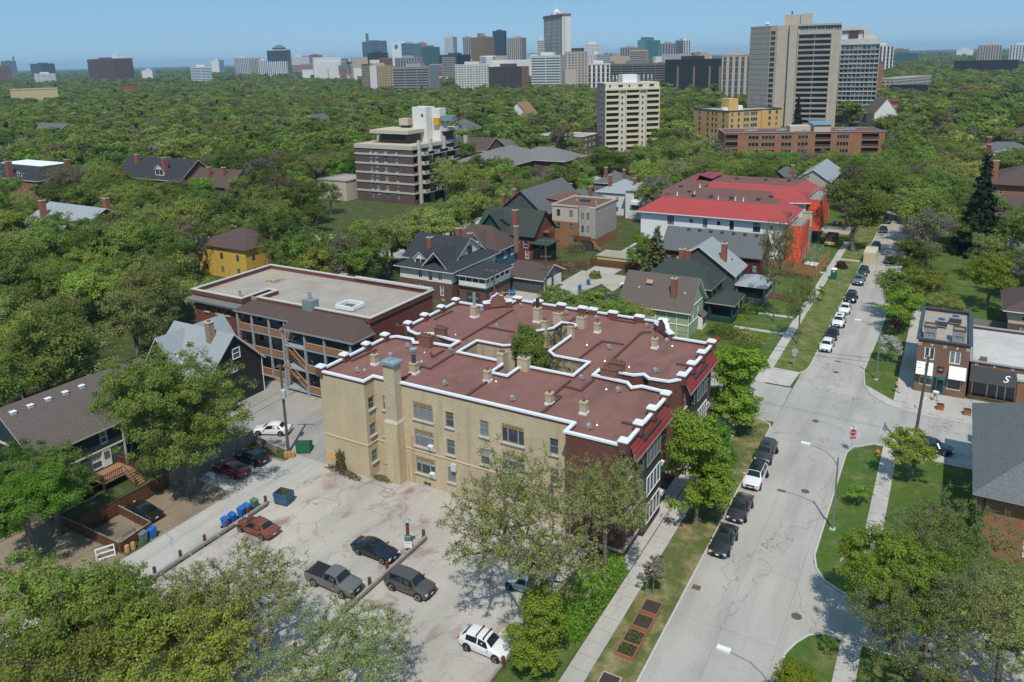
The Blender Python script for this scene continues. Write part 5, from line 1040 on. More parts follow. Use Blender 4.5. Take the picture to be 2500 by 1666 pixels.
SKY=[
('slab_block','far brown and white apartment slab at the left edge',-2051,1058,1.09,31.7,15.8,50.3,'grid','wbrown'),
('mill','dark grain mill with a tall stack on the left horizon',-4624,2419,1.09,71.7,35.8,84.9,'plain','dkblue'),
('office_block','dark glass office box left of the big brown slab',-3727,2099,0.67,45.6,148.5,63.6,'bands','dkglass'),
('brown_slab_tower','wide dark brown apartment tower with a white roof house on the left skyline',-1998,1304,1.38,50.0,165.9,64.0,'grid','brown'),
('white_low_block','low white block in front of the left skyline',-1970,1111,1.06,45.3,22.7,30.4,'grid','white'),
('yellow_warehouse','pale yellow warehouse with stepped roofs near the left edge',-931,510,1.07,46.2,23.1,21.2,'plain','yellow'),
('brick_white_block','red brick block with a white roof house in the wood',-1041,703,0.98,23.2,12.0,19.1,'plain','red'),
('banded_office','white office block with blue glass bands left of the downtown',-1376,1097,0.90,39.9,19.9,39.6,'bands','whblue'),
('white_dark_block','white block with a dark end wall on the left skyline',-2055,1459,0.57,30.0,31.8,31.6,'plain','white'),
('billboard_block','white block with a dark poster wall on the horizon',-2563,2125,0.49,30.2,51.4,58.3,'plain','white'),
('slab_tower','white slab tower at the left end of downtown',-1975,1732,1.24,32.7,44.1,61.3,'vert','white'),
('slab_tower','beige slab tower behind the white one',-2161,1950,0.84,43.0,21.5,60.9,'vert','beige'),
('slab_tower','narrow white slab tower beside the stepped tower',-1883,1730,0.83,28.4,14.2,52.4,'vert','white'),
('stepped_tower','white tower with a dark glass crown and green pyramid roof',-1681,1607,0.42,56.5,32.5,79.4,'vert','white2'),
('brown_long_block','long old brown department store on the skyline',-1898,1952,0.77,150.2,45.0,34.9,'grid','tan'),
('brick_block','red-brown block with a rounded top behind the department store',-2295,2389,0.77,50.7,25.4,70.9,'plain','brick'),
('white_block','white block behind the department store',-2343,2347,0.78,64.7,32.4,65.8,'grid','white'),
('low_white_store','low white store under the stepped tower',-1399,1450,0.77,60.4,30.2,25.6,'plain','white'),
('grey_block','grey concrete block left of the blue glass towers',-1348,1505,0.35,21.7,34.0,42.5,'vert','grey'),
('white_office','white low office behind the grey block',-1715,1971,0.72,52.4,26.2,51.2,'grid','white'),
('blue_tower','blue-grey tower with a tall roof stack',-1352,1627,0.69,63.4,31.7,91.5,'bands','blue'),
('black_cube','black glass cube in front of the blue-grey tower',-1121,1358,0.69,44.5,22.3,59.5,'plain','black'),
('sign_tower','white and blue glass tower with a round blue emblem',-1226,1600,0.27,25.6,132.4,83.8,'bands','whglass'),
('brown_tower','brown tower behind the blue glass block',-1369,1857,0.64,28.0,14.0,89.9,'grid','tan'),
('teal_tower','teal glass block right of the emblem tower',-1118,1550,0.63,44.3,22.2,72.3,'bands','teal'),
('pale_podium','low pale block with dark stripes',-949,1242,0.65,52.6,26.3,48.1,'vert','grey'),
('light_tower','pale tower with a blue glass stripe',-1422,2083,0.22,28.6,35.4,110.6,'grid','pale'),
('grey_tower','dark grey tower with masts beside the gold-sided tower',-1425,2184,0.58,30.3,15.2,110.8,'vert','grey'),
('gold_tower','tower with a smooth golden-brown end wall and striped front',-1137,1818,0.94,31.2,83.2,98.4,'bands','gold'),
('navy_tower','dark navy glass tower right of the gold-sided one',-1290,2163,0.15,37.2,24.8,126.0,'bands','navy'),
('beige_tower','beige tower with pale vertical piers',-949,1671,0.13,36.9,32.3,89.6,'vert','beige'),
('glass_podium','low dark glass block before the gold-sided tower',-862,1275,0.21,38.6,67.9,51.3,'bands','dkglass'),
('tan_apartments','tan apartment house with a white stair tower',-682,825,1.07,35.4,29.7,37.0,'grid','tanapt'),
('grey_long_apartments','long grey apartment slab with balconies and a blank right end',-585,779,0.26,46.7,33.6,35.8,'bands','grey'),
('pale_apartments','pale apartment slab with balcony stacks',-592,917,0.57,46.9,23.5,36.0,'grid','pale'),
('dark_apartments','dark brown apartment slab with an orange end wall',-513,881,0.14,45.7,24.1,32.6,'grid','dkbrown'),
('tallest_tower','tallest tower on the skyline, white piers between dark stripes',-603,1198,0.85,14.1,82.8,111.2,'vert','whstripe'),
('twin_tower','lower white tower left of the tallest tower',-634,1199,0.49,12.2,12.0,72.4,'bands','white'),
('white_balcony_slab','white balcony slab with a blank grey end in front of the tallest tower',-448,867,0.09,37.9,19.0,45.6,'bands','white'),
('stepped_apartments','beige stepped apartment tower with a dark cap',-418,883,0.44,28.3,14.1,49.2,'grid','beige'),
('white_far_tower','white tower right of the tallest tower',-741,1652,0.42,42.9,21.5,69.9,'grid','white'),
('framed_block','dark block in a white frame',-405,922,0.41,28.6,14.3,34.2,'vert','whstripe'),
('white_mid_block','white block with dark openings behind the framed block',-515,1173,0.03,14.3,60.1,45.9,'grid','white'),
('banded_slab','long dark slab with pale floor bands',-381,998,0.36,74.6,37.3,32.6,'bands','dkband'),
('pier_office','black glass office with brick piers',-269,875,0.30,60.6,30.3,37.6,'bands','blackglass'),
('grey_court_tower','grey stepped tower right of the framed block',-701,1778,0.38,45.3,22.7,60.8,'vert','grey'),
('teal_green_tower','teal glass tower with a green crown',-672,1829,-0.03,19.5,96.8,76.6,'grid','teal2'),
('concrete_tower','grey concrete tower right of the teal one',-585,1712,0.33,36.2,18.1,66.8,'vert','grey'),
('striped_tower','white tower with a black glass front',-559,1738,0.70,16.5,48.4,73.0,'vert','whblack'),
('domed_hall','low pale hall behind the pier office',-631,2122,0.29,54.8,27.4,36.2,'plain','white'),
('beige_slab_tower','beige slab tower with dark balcony stacks left of the concrete tower block',-197,783,0.25,28.0,14.0,41.9,'vert','beige'),
('brown_slim_tower','slim brown brick tower with a window column right of the balcony tower',-72,763,0.09,14.5,12.0,33.6,'one','orange'),
('white_dark_tower','white tower with a dark front behind the brown one',-133,1504,0.09,39.7,19.9,50.4,'vert','whblack'),
('glass_low_block','low green glass block on the right horizon',-151,2312,0.07,69.5,34.7,32.2,'bands','teal'),
('pale_slab','pale slab tower alone on the right horizon',40,2212,-0.02,49.0,24.5,47.7,'vert','beige'),
('white_slab','white slab tower at the right edge of the skyline',97,2108,-0.05,40.1,20.0,46.9,'vert','white'),
('black_apartments','low black apartment block in the trees on the right',22,1370,-0.02,80.8,40.4,24.1,'grid','black'),
('beige_low_block','beige four-storey block with roof houses right of the towers',-53,861,-0.32,17.3,84.7,17.0,'grid','beige'),
('black_box_block','black box block beside the beige one',-42,746,0.06,28.6,14.3,14.0,'grid','black'),
('brick_low_block','red brick block at the foot of the towers',-49,564,0.09,24.3,12.2,11.7,'grid','red'),
('black_box_house','black box house at the right edge',31,705,-0.04,17.1,12.0,11.0,'grid','black'),
('red_roof_block','long low red-roofed block in the trees on the right',14,769,-0.02,36.7,18.3,11.4,'plain','red'),
('far_white_shed','far white shed on the right horizon',-17,3514,0.00,55.6,27.8,36.3,'plain','white'),
('far_brown_shed','far brown building on the right horizon',-263,3809,0.07,70.5,35.2,41.3,'plain','brick')]
TOWERS={}
for nm,lb,x,y,rot,w,d,h,st,ck in SKY:
 cw,cg=TCOL[ck];t=thing(nm,lb,'tower' if h>45 else 'building',(x,y,0),rot,'skyline towers' if h>45 and x>-1800 else None);TOWERS.setdefault(nm,[]).append((t,w,d,h))
 mw=tc(ck+'_wall',cw);b=MB();b.box(-w/2,w/2,-d/2,d/2,0,h,mw,tc('roof',(.36,.35,.34)));b.build('wall',t)
 b=MB();coping(b,[(-w/2,-d/2),(w/2,-d/2),(w/2,d/2),(-w/2,d/2)],.7,h-.1,h+.9,mw,closed=True);b.build('parapet',t)
 if st!='plain':
  b=MB();wgrid(b,w,d,h,st,tc(ck+'_glass',cg));o=b.build('window_grid',t);o['kind']='stuff'
 if h>30:
  b=MB();b.box(-w*.22,w*.2,-d*.2,d*.24,h,h+4.5,mw);b.build('roof_house',t)
def extra(nm,i,fn):t,w,d,h=TOWERS[nm][i];fn(t,w,d,h)
def _p(name,t,*boxes):
 b=MB()
 for q in boxes:b.box(*q)
 return b.build(name,t)
WT=tc('white_wall',(.62,.63,.64));DKT=tc('dkglass_wall',(.05,.065,.08))
extra('brown_slab_tower',0,lambda t,w,d,h:_p('white_roof_house',t,(-w*.2,w*.2,-d*.45,-d*.25,h,h+12,WT)))
extra('mill',0,lambda t,w,d,h:_p('stack',t,(w*.3,w*.42,-2,2,h-30,h+26,tc('dkblue_wall',(.07,.09,.12)))))
extra('blue_tower',0,lambda t,w,d,h:(_p('stack',t,(-w*.34,-w*.22,-4,4,h,h+22,tc('blue_wall',(.10,.145,.18)))),_p('upper_box',t,(-w*.1,w*.48,-d*.4,d*.4,h,h+3,DKT))))
def _steps(t,w,d,h):
 _p('glass_crown',t,(-w*.5+.1,w*.5,-d*.5-.6,d*.3,h*.62,h*.98,tc('white2_glass',(.03,.06,.07))))
 b=MB();z=h+5;hip_roof(b,-w*.25,w*.3,-d*.3,d*.3,z,z+9,tc('green_roof',(.06,.17,.15)),DKT,1);b.box(-w*.25,w*.3,-d*.3,d*.3,h,z-.2,DKT);b.build('pyramid_roof',t)
extra('stepped_tower',0,_steps)
def _logo(t,w,d,h):
 _p('sign_pier',t,(-w*.5-.4,w*.5,-d*.5-1,-d*.5-.3,0,h+3,WT));b=MB();n=20;BL=flat('blue_emblem',(.02,.16,.50),.5)
 b.face([(4.6*cos(2*pi*i/n)-w*.02,-d*.5-1.2,h-8+6*sin(2*pi*i/n))for i in range(n)],BL);b.build('emblem',t)
extra('sign_tower',0,_logo)
extra('gold_tower',0,lambda t,w,d,h:(_p('end_wall',t,(-w/2-.5,-w/2-.2,-d/2,d/2,0,h,tc('gold_end',(.33,.175,.06)))),_p('roof_house',t,(-w*.3,w*.1,-d*.1,d*.2,h,h+11,tc('tan_wall',(.29,.22,.17))))))
extra('dark_apartments',0,lambda t,w,d,h:_p('end_wall',t,(w/2+.2,w/2+.5,-d/2-.2,d/2,0,h+1,tc('orange_end',(.36,.19,.10)))))
extra('grey_long_apartments',0,lambda t,w,d,h:_p('end_wall',t,(w/2+.2,w/2+.5,-d/2-.2,d/2,0,h+2,tc('grey_end',(.36,.355,.35)))))
extra('tan_apartments',0,lambda t,w,d,h:_p('stair_tower',t,(-w*.5,-w*.24,-d*.5-1.2,-d*.5-.3,0,h+1,WT)))
def _tall(t,w,d,h):
 _p('crown',t,(-w/2-1,w/2+1,-d/2-1,d/2+1,h-3.5,h+.8,tc('crown',(.16,.11,.09))));b=MB();b.tube([(0,0,h+8),(0,0,h+30)],.6,WT,6);b.lathe([(7,h),(6,h+6),(3.4,h+9),(1,h+10)],WT,12);b.build('mast',t)
 for k in(-.36,-.08,.2,.42):
  _p('pier',t,(w*k-1.5,w*k+1.5,-d/2-1.0,-d/2,0,h-3.6,tc('whstripe_wall',(.66,.645,.60))))
extra('tallest_tower',0,_tall)
extra('white_balcony_slab',0,lambda t,w,d,h:_p('end_wall',t,(w/2+.2,w/2+.5,-d/2-.2,d/2,0,h+1,tc('pale_end',(.43,.42,.40)))))
extra('stepped_apartments',0,lambda t,w,d,h:(_p('dark_cap',t,(-w*.2,w*.35,-d*.3,d*.2,h,h+5,DKT)),_p('stair_tower',t,(-w*.48,w*.0,-d*.5-4,-d*.5,0,h*.6,tc('beige_wall',(.42,.38,.33))))))
extra('teal_green_tower',0,lambda t,w,d,h:_p('green_crown',t,(-w*.5,0,-d*.3,d*.3,h,h+8,tc('green_roof',(.06,.17,.15)))))
def _piers(t,w,d,h):
 for k in(-.27,.02,.30,.48):_p('brick_pier',t,(w*k-1.1,w*k+1.1,-d/2-.8,-d/2,0,h-7,tc('pink_pier',(.22,.13,.12))))
extra('pier_office',0,_piers)
extra('domed_hall',0,lambda t,w,d,h:_p('spire',t,(-1,1,-1,1,h,h+18,WT),(14,16,-1,1,h,h+14,WT)))
for i,(nm,dz)in enumerate((('grey_tower',16),('light_tower',10))):extra(nm,0,lambda t,w,d,h:(lambda b:(b.tube([(-w*.2,0,h),(-w*.2,0,h+22)],.35,DKT,5),b.build('mast',t)))(MB()))
# tower cranes over the building sites
for x,y,h,lb in((-1352,1790,78,'white tower crane left of the blue-grey tower'),(-1700,1760,62,'red tower crane over the old department store')):
 CR=flat('crane_white',(.6,.6,.6),.6)if h>70 else flat('crane_red',(.30,.08,.06),.6);t=thing('tower_crane',lb,'crane',(x,y,0),1.0)
 b=MB();b.box(-1,1,-1,1,0,h,CR);b.build('mast',t);b=MB();b.box(-34,16,-.8,.8,h-1.5,h+.3,CR);b.build('jib',t);b=MB();b.box(12,16,-1.4,1.4,h-4,h-1.6,DKT);b.build('counterweight',t)
# ---- nearer towers with windows one by one
def part_windows(t,p0,p1,wins,style,frame,glass,dz=0.):
 d=Vector(p1)-Vector(p0);d.normalize();nn=Vector((d.y,-d.x));key={}
 for u,v,w,h in wins:
  k=(round(w,2),round(h,2),style,frame.name,glass.name,'one')
  if k not in WIN:
   b=MB();n=max(1,int(w/1.3))if 'cols' in style else 1
   b.face([(0,-.03,0),(w,-.03,0),(w,-.03,h),(0,-.03,h)],glass)
   for i in range(n+1):x=min(max(i*w/n,.05),w-.05);b.box(x-.05,x+.05,-.10,-.02,0,h,frame)
   b.box(0,w,-.12,-.02,-.08,.0,frame);WIN[k]=b.mesh('window')
  add('window',WIN[k],t,(p0[0]+d.x*u+nn.x*.02,p0[1]+d.y*u+nn.y*.02,v+dz),atan2(d.y,d.x))
def slabs_part(t,name,p0,p1,u0,u1,zs,out,hgt,m,base=None):
 d=Vector(p1)-Vector(p0);d.normalize();ang=atan2(d.y,d.x);b=MB();b.box(0,u1-u0,-out,0,0,hgt,m)
 me=b.mesh(name)
 for z in zs:add(name,me,t,(p0[0]+d.x*u0,p0[1]+d.y*u0,z),ang)
# cream tower
t=thing('cream_tower','twelve-storey cream and yellow apartment tower with a dark grey end wall','tower',(-141.6,330.1,0),atan2(.647,.763))
CW,CD=25.8,12.8;CY=flat('pale_yellow_panel',(.60,.54,.37),.8,.2,var=.08);CP=flat('cream_panel',(.60,.53,.44),.8,.2,var=.06);CDK=streaky('grey_brown_brick',(.22,.205,.195),(.29,.27,.255))
b=MB();b.box(0,CW,.35,CD,0,32.6,CP);b.build('wall',t);b=MB();b.box(-.3,-.003,0,CD,0,32.4,CDK)
for z in np.arange(3,31,2.62):
 for y in(3.4,6.2):b.box(-.52,-.3,y,y+.35,z,z+1.1,CDK);b.box(-.52,-.3,y+.6,y+.8,z,z+1.1,CDK)
b.build('end_wall',t)
fl=[1.2+2.62*i for i in range(11)]
for u0,u1 in((.3,6.2),(9.9,15.9),(19.6,25.5)):
 slabs_part(t,'balcony',(0,0),(1,0),u0,u1,[z-.35 for z in fl],.45,1.05,CY)
 part_windows(t,(0,.33),(1,.33),[(u0+.15,z+.72,u1-u0-.3,1.4)for z in fl],'cols',flat('dark_brown_frame',(.16,.14,.12),.7),GLASSD)  # dark brown frames in the windows behind the balcony fronts
for u in(7.5,17.3):part_windows(t,(0,.33),(1,.33),[(u,z+.75,1.1,1.0)for z in fl[:-1]],'plain',WHITE,GLASSD)
b=MB()
for u in(-.1,6.3,9.6,16.0,19.3,25.5):b.box(u,u+.35,-.5,.34,0,30,CY)
b.build('pier',t);b=MB();b.box(-.4,CW+.3,-.65,.34,29.3,30.2,CY);b.build('cornice',t)
part_windows(t,(0,.33),(1,.33),[(u,30.7,w,1.0)for u,w in((1.6,1.1),(6,2.4),(10.8,1.1),(15.4,2.4),(20.8,2.5))],'cols',WHITE,GLASSD)
b=MB();b.box(9,16,3,9,32.6,36.2,WHITE);b.box(16.2,17.6,3.4,5,32.6,35.8,GALV);b.box(7.2,8.8,3.4,5,32.6,35.2,GALV);b.build('roof_house',t)
for i,u in enumerate((.6,2.4,4.2,5.8,18.8,20.8,22.6)):b=MB();b.tube([(u,2,32.6),(u,2,35.6)],.06,WHITE,5);b.box(u-.16,u+.16,1.85,2.15,34.2,36.0,WHITE);b.build('antenna',t)
# tan concrete tower: blank side wall with a balcony slot, front with balcony bands
ANG=atan2(500.3-496.6,-68.4+91.9);t=thing('tan_concrete_tower','big tan concrete apartment tower with a blank side wall and dark balcony bands','tower',(-91.9,496.6,0),ANG)
TN=streaky('tan_concrete',(.43,.375,.30),(.50,.44,.36),sc=.25);TNG=streaky('grey_tan_concrete',(.33,.30,.265),(.39,.355,.315),sc=.25);H_=60.1
b=MB();P0=[(-26.0,14),(-13.6,3.2),(-9.2,0.6),(-2.6,.5),(-2.4,-2.2),(2.0,-2.2),(2.2,.6),(26,0.6),(26,24),(-10,26)]
for i in range(len(P0)):
 a,c=P0[i],P0[(i+1)%len(P0)];m_=TNG if i in(0,9,8)else TN;facade(b,a,c,0,H_,[],m_)
b.face([(*p,H_)for p in P0],TNG);b.build('wall',t)
b=MB()
for k in range(1,20):z=k*3.1;b.face([(-26.02,13.96,z),(-13.62,3.16,z),(-13.62,3.16,z+.14),(-26.02,13.96,z+.14)],flat('dark_joint_line',(.17,.145,.12),.9))  # dark joint strips between the panels of the blank side wall
b.build('panel_joint',t)
ff=[1.4+3.12*i for i in range(18)]
part_windows(t,(-13.4,3.05),(-9.4,.68),[(.3,z+.6,3.2,1.9)for z in ff],'cols',TNG,GLASSD)
for u0,u1 in((3.2,20.6),):slabs_part(t,'balcony',(0,.58),(1,.58),u0,u1,[z-.3 for z in ff[:17]],1.3,1.1,TNG);part_windows(t,(0,.55),(1,.55),[(u0+q*4.35,z+.8,4.3,1.75)for z in ff[:17]for q in range(4)],'cols',flat('bronze_frame',(.10,.08,.07),.6),GLASSD)
b=MB()
for u,o_ in((2.3,1.4),(11.6,1.2),(20.7,1.6),(22.6,1.6)):b.box(u,u+(.5 if u!=11.6 else .25),.58-o_,.58,0,56,TN)
b.box(20.7,23.1,-.9,.5,0,56.2,TN);b.box(2.3,23.1,-1.,.5,54.4,56.3,TN);b.build('pier',t)
part_windows(t,(0,.55),(1,.55),[(3.4+q*4.6,56.9,4.4,2.2)for q in range(5)],'cols',WHITE,GLASSB);b=MB();b.box(-2.6,26,-.6,1,59.3,60.4,TN);b.build('cornice',t)
b=MB();b.box(-6,3,8,16,H_,H_+6.2,TN);b.box(3.2,9.6,7,16,H_,H_+6.6,TN);b.tube([(-2,10,H_+6),(-2,10,H_+8.4)],.4,DKT,6);b.build('roof_house',t);b=MB();b.lathe([(.4,H_),(1.5,H_+1.4),(1.2,H_+2.2)],WHITE,10,-16,8);b.build('satellite_dish',t)
# white balcony tower beside it
t=thing('white_balcony_tower','white tower with blue-grey balconies and a stepped sloping crown beside the tan tower','tower',(-71,540,0),atan2(2.5,20.3))
WB,HB=22.5,51.6;WG=flat('weathered_white_concrete',(.52,.52,.51),.8,.2,var=.15,scale=.3);GB=flat('grey_balcony_front',(.27,.26,.255),.8)
b=MB();b.box(0,WB,.3,20,0,HB,WG);b.build('wall',t);b=MB();b.box(0,WB,-.7,.3,HB-3.6,HB,WG);b.box(0,14.8,3,12,HB,HB+7.4,WG);b.box(0,12.6,1.5,3,HB+5.2,HB+7.4,WG);b.face([(12.8,1.4,HB),(21,1.4,HB),(15.4,1.4,HB+5.2),(12.8,1.4,HB+7.2)],WG);b.face([(21,1.4,HB),(21,12,HB),(15.4,12,HB+5.2),(15.4,1.4,HB+5.2)],WG);b.build('crown',t);b=MB();b.box(4.4,9.6,1.4,2.9,HB+.1,HB+4.6,flat('maroon_panel',(.09,.045,.05),.7));b.build('penthouse',t)
zz=[HB-6.4-2.85*i for i in range(16)]
part_windows(t,(0,.28),(1,.28),[(.2+q*2.47,z,2.2,1.9)for z in zz for q in range(9)],'plain',WG,GLASSB)
slabs_part(t,'balcony',(0,.28),(1,.28),0,WB,[z-.85 for z in zz[::2]],1.0,.8,GB);slabs_part(t,'balcony',(0,.28),(1,.28),0,WB,[z-.75 for z in zz[1::2]],.9,.35,WG)
b=MB()
for q in range(10):
 for z in zz:b.box(q*2.47-.0,q*2.47+.16,-.5,.25,z-.3,z+2.0,WG)
o=b.build('fin',t);o['kind']='stuff'
# yellow apartment house
t=thing('yellow_apartments','yellow five-storey apartment house with a tall yellow roof house','apartment block',(-103.7,401,0),atan2(27.5,20.6));YL=flat('warm_yellow_render',(.60,.37,.14),.85,.2,var=.06,scale=.5);YLd=flat('ochre_render',(.45,.285,.125),.85)
b=MB();b.box(0,34,0,16,0,15.4,YL,ROOFD);b.box(-.004,.0,0,30,0,15.3,YLd);b.box(0,14,16,30,0,15.4,YLd,ROOFD);b.box(20.5,24,-.8,0,0,15.3,YL);b.build('wall',t);b=MB();coping(b,[(0,0),(34,0),(34,16),(14,16),(14,30),(0,30)],.5,15.402,15.9,DKMET,closed=True);b.build('parapet',t)
for u,w in((1.2,1.6),(5.4,1.6),(9.2,3.8),(13.8,4.4),(25.4,1.8),(30,1.8)):part_windows(t,(0,0),(1,0),[(u,1.2+3.*k,w,1.6)for k in range(5)],'cols',CREAMT,GLASSB)
part_windows(t,(0,30),(0,0),[(u,1.2+3.*k,1.6,1.6)for k in range(5)for u in(5,12,16,19,25)],'cols',YLd,GLASSD)
b=MB();b.box(6,12,8,14,15.4,21.4,YL);b.box(2.5,5.6,8,10,15.4,17,WHITE);b.box(13,16,9,12,15.4,17.6,WHITE);b.build('roof_house',t)
# long brick low-rise
t=thing('brick_low_rise','long orange-brick low-rise with a red-brown roof and dark recessed balconies','apartment block',(-90,342.5,0),atan2(27.4,61.8));LB=67.6
b=MB();rec=[(u0,u1,z,z+2.3)for u0,u1 in((.2,5.6),(38.5,45.),(58,65))for z in(1.1,4.2,7.3)];facade(b,(0,0),(LB,0),0,10.3,rec,BR_OR,1.2);facade(b,(LB,0),(LB,20),0,10.3,[],BR_OR);facade(b,(LB,20),(0,20),0,10.3,[],BR_OR);facade(b,(0,20),(0,0),0,10.3,[],BR_OR);b.face([(0,0,10.3),(LB,0,10.3),(LB,20,10.3),(0,20,10.3)],TARR);b.build('wall',t)
b=MB();coping(b,[(0,0),(LB,0),(LB,20),(0,20)],.5,10.302,10.6,flat('grey_edge',(.30,.27,.27),.6),closed=True);b.build('coping',t)
for u0,u1,z,z1 in rec:
 b=MB();b.face([(u0,1.18,z),(u1,1.18,z),(u1,1.18,z1),(u0,1.18,z1)],GLASSD);b.box(u0,u1,-.05,.02,z,z+.95,DKMET)
 for k in range(6):b.box(u0+(u1-u0)*k/5-.05,u0+(u1-u0)*k/5+.05,1.05,1.15,z,z1,DKMET)
 b.build('recessed_balcony',t)
part_windows(t,(0,0),(1,0),[(u,z+.3,w,1.5)for u,w in((10,4.6),(15.6,6),(24,4.6),(31,4.6),(47.4,5.2))for z in(1.1,4.2,7.3)],'cols',STUC_B,GLASSD)
b=MB();b.box(29,40,6,13,10.3,12.6,STUC_B);b.box(38.6,45.6,3,12,10.3,13.2,STUC_B);b.face([(38,2.4,13.3),(46.2,2.4,13.3),(46.2,12.6,14.4),(38,12.6,14.4)],flat('blue_metal_roof',(.16,.24,.33),.5));b.build('roof_house',t)
for u,v in((11,6),(14,8),(25,7),(27,9),(34.5,3),(50,6),(53,7),(56,8)):b=MB();b.box(-.9,.9,-.5,.5,.2,.9,GALV);b.tube([(-1.6,0,.4),(1.6,0,.4)],.2,GALV,6);b.build('rooftop_unit',t,(u,v,10.3))
# seven-storey brick block
t=thing('brick_balcony_block','brown brick block with white floor bands, corner balconies and a white roof tower','apartment block',(-148,193.2,0),0);W7,D7,H7=23.6,25,18.6
PB=streaky('chocolate_brick',(.10,.066,.06),(.145,.098,.09));CB=flat('pale_concrete_band',(.46,.43,.38),.85,.2,var=.1);f7=[3.0*i+.6 for i in range(6)]
ws=[]
b=MB();op=[(-W7+W7+u,z+.75,w,1.75)for z in f7 for u,w in((6.4,.9),(8.4,1.3),(12.2,1.3),(16.8,.9))]
wall_windows(t,b,(-W7,0),(0,0),0,H7-1,[(u,z,w,h,'hung')for u,z,w,h in op],PB,GREYF,GLASSB,.2,pane=True);facade(b,(0,0),(0,3),0,H7-1,[(.5,2.5,z+.6,z+2.3)for z in f7],PB,.5);facade(b,(0,D7),(-W7,D7),0,H7-1,[],PB);facade(b,(-W7,D7),(-W7,0),0,H7-1,[],PB);b.face([(-W7,0,H7-.05),(0,0,H7-.05),(0,D7,H7-.05),(-W7,D7,H7-.05)],speckle('tan_gravel_roof',(.44,.36,.27),(.54,.46,.36),3));b.build('wall',t)
for k,z in enumerate(f7[1:]+[H7-.9]):
 b=MB();coping(b,[(-W7-.0,-.06),(.06,-.06),(.06,3.)],.3,z-.32,z+(.25 if k<5 else 1.0),CB)
 if k<5:
  for u,w in((6.4,.9),(8.4,1.3),(12.2,1.3),(16.8,.9)):b.box(-W7+u,-W7+u+w,-.2,.0,z+.25,z+.62,CB)
 b.build('floor_band',t)
b=MB()
for u in(3.4,20.2):b.box(-W7+u,-W7+u+.16,-.02,.03,0,H7-1,DKMET)
b.build('wall_joint',t)
b=MB();coping(b,[(.06,3),(.06,D7),(-W7,D7),(-W7,-.06)],.3,H7-1.1,H7+.1,CB);b.build('parapet',t)
b=MB();b.face([(.0,3,0),(.0,D7,0),(.0,D7,H7-1),(.0,3,H7-1)],GLASSD);b.box(-.1,.05,8.2,8.6,0,H7,CB);b.box(-.1,.05,16,16.4,0,H7,CB);b.build('glazed_wall',t)
for y in(3.0,9.2,16.8,23.6):b=MB();b.box(0,.9,y-.35,y+.35,0,H7+1.6,CB);b.build('concrete_fin',t)
for x,y in((-W7+1.2,D7-4),(-W7+1.4,10),(-14,D7-1),(-4,D7-1)):b=MB();b.box(x,x+.9,y,y+.7,H7-1,H7+1.8,CB);b.build('concrete_fin',t)
for k,z in enumerate(f7[1:]):
 for y0_,y1_ in((3.4,8.8),(9.7,16.3),(17.2,23.2)):
  b=MB();b.box(.0,2.4,y0_,y1_,z-.25,z,CB);b.box(2.2,2.4,y0_,y0_+1.9,z,z+.95,CB);b.box(.9,2.4,y0_,y0_+.15,z,z+.95,CB)
  b.face([(2.39,y0_+1.9,z+.05),(2.39,y1_,z+.05),(2.39,y1_,z+.95),(2.39,y0_+1.9,z+.95)],GLASSD);b.box(1.2,1.9,y1_-1.8,y1_-1.1,z,z+.8,WHITE);b.build('balcony',t)
b=MB();b.box(-18,-6.4,6.5,14,H7,H7+3.1,PB);b.face([(-17.4,6.45,H7+1.0),(-7.6,6.45,H7+1.0),(-7.6,6.45,H7+2.9),(-17.4,6.45,H7+2.9)],GLASSD);b.build('penthouse',t);b=MB();b.box(-20.4,-4.6,4.2,16,H7+3.15,H7+4.3,CB,MATS['tan_gravel_roof']);b.build('penthouse_roof',t)
b=MB();b.box(-8,0,18,23,H7,H7+3.1,PB);b.box(-9,1.4,17,24,H7+3.15,H7+4.2,CB,MATS['tan_gravel_roof']);b.build('penthouse',t)
b=MB();b.box(-9.2,-3.6,13,18,H7,H7+11.2,STUC_W);b.box(-3.6,-.6,16.4,20,H7,H7+10.6,STUC_W);b.face([(-5.6,12.98,H7+8),(-4.8,12.98,H7+8),(-4.8,12.98,H7+9),(-5.6,12.98,H7+9)],GLASSD);b.tube([(-2,18,H7+10.6),(-2,18,H7+13.6)],.07,GALV,5);b.build('roof_tower',t)
b=MB();b.box(-14.6,-11,12.6,15.4,H7+5.2,H7+7.4,STUC_B);b.box(-14,-11.6,13,15,H7+4.3,H7+5.2,DKMET);b.build('cooling_unit',t);b=MB();b.box(-.4,4.2,16.6,19,H7+6.6,H7+8.2,flat('blue_grey_unit',(.18,.26,.32),.6));b.box(-2.6,-.5,15.4,17.4,H7+5.2,H7+7.6,flat('ochre_panel',(.55,.33,.04),.6));b.build('cooling_unit',t)
house('low_annex','low pale flat-roofed annex left of the brown brick block',-186,-173.4,190,203,6.6,6,'flat','x',STUC_B,ROOFD,GALV,cat='building')
t=thing('white_gabled_church','white gabled hall with brown roof stripes at the foot of the towers','church',(-44,535,0),.5);b=MB();b.box(-7,7,-6,6,0,6.5,STUC_W);gable_walls(b,-7,7,-6,6,6.5,15,STUC_W,'y');b.build('wall',t);b=MB();gable_roof(b,-7,7,-6,14,6.5,15,SH_BRN,STUC_W,'y',.3);b.build('roof',t)
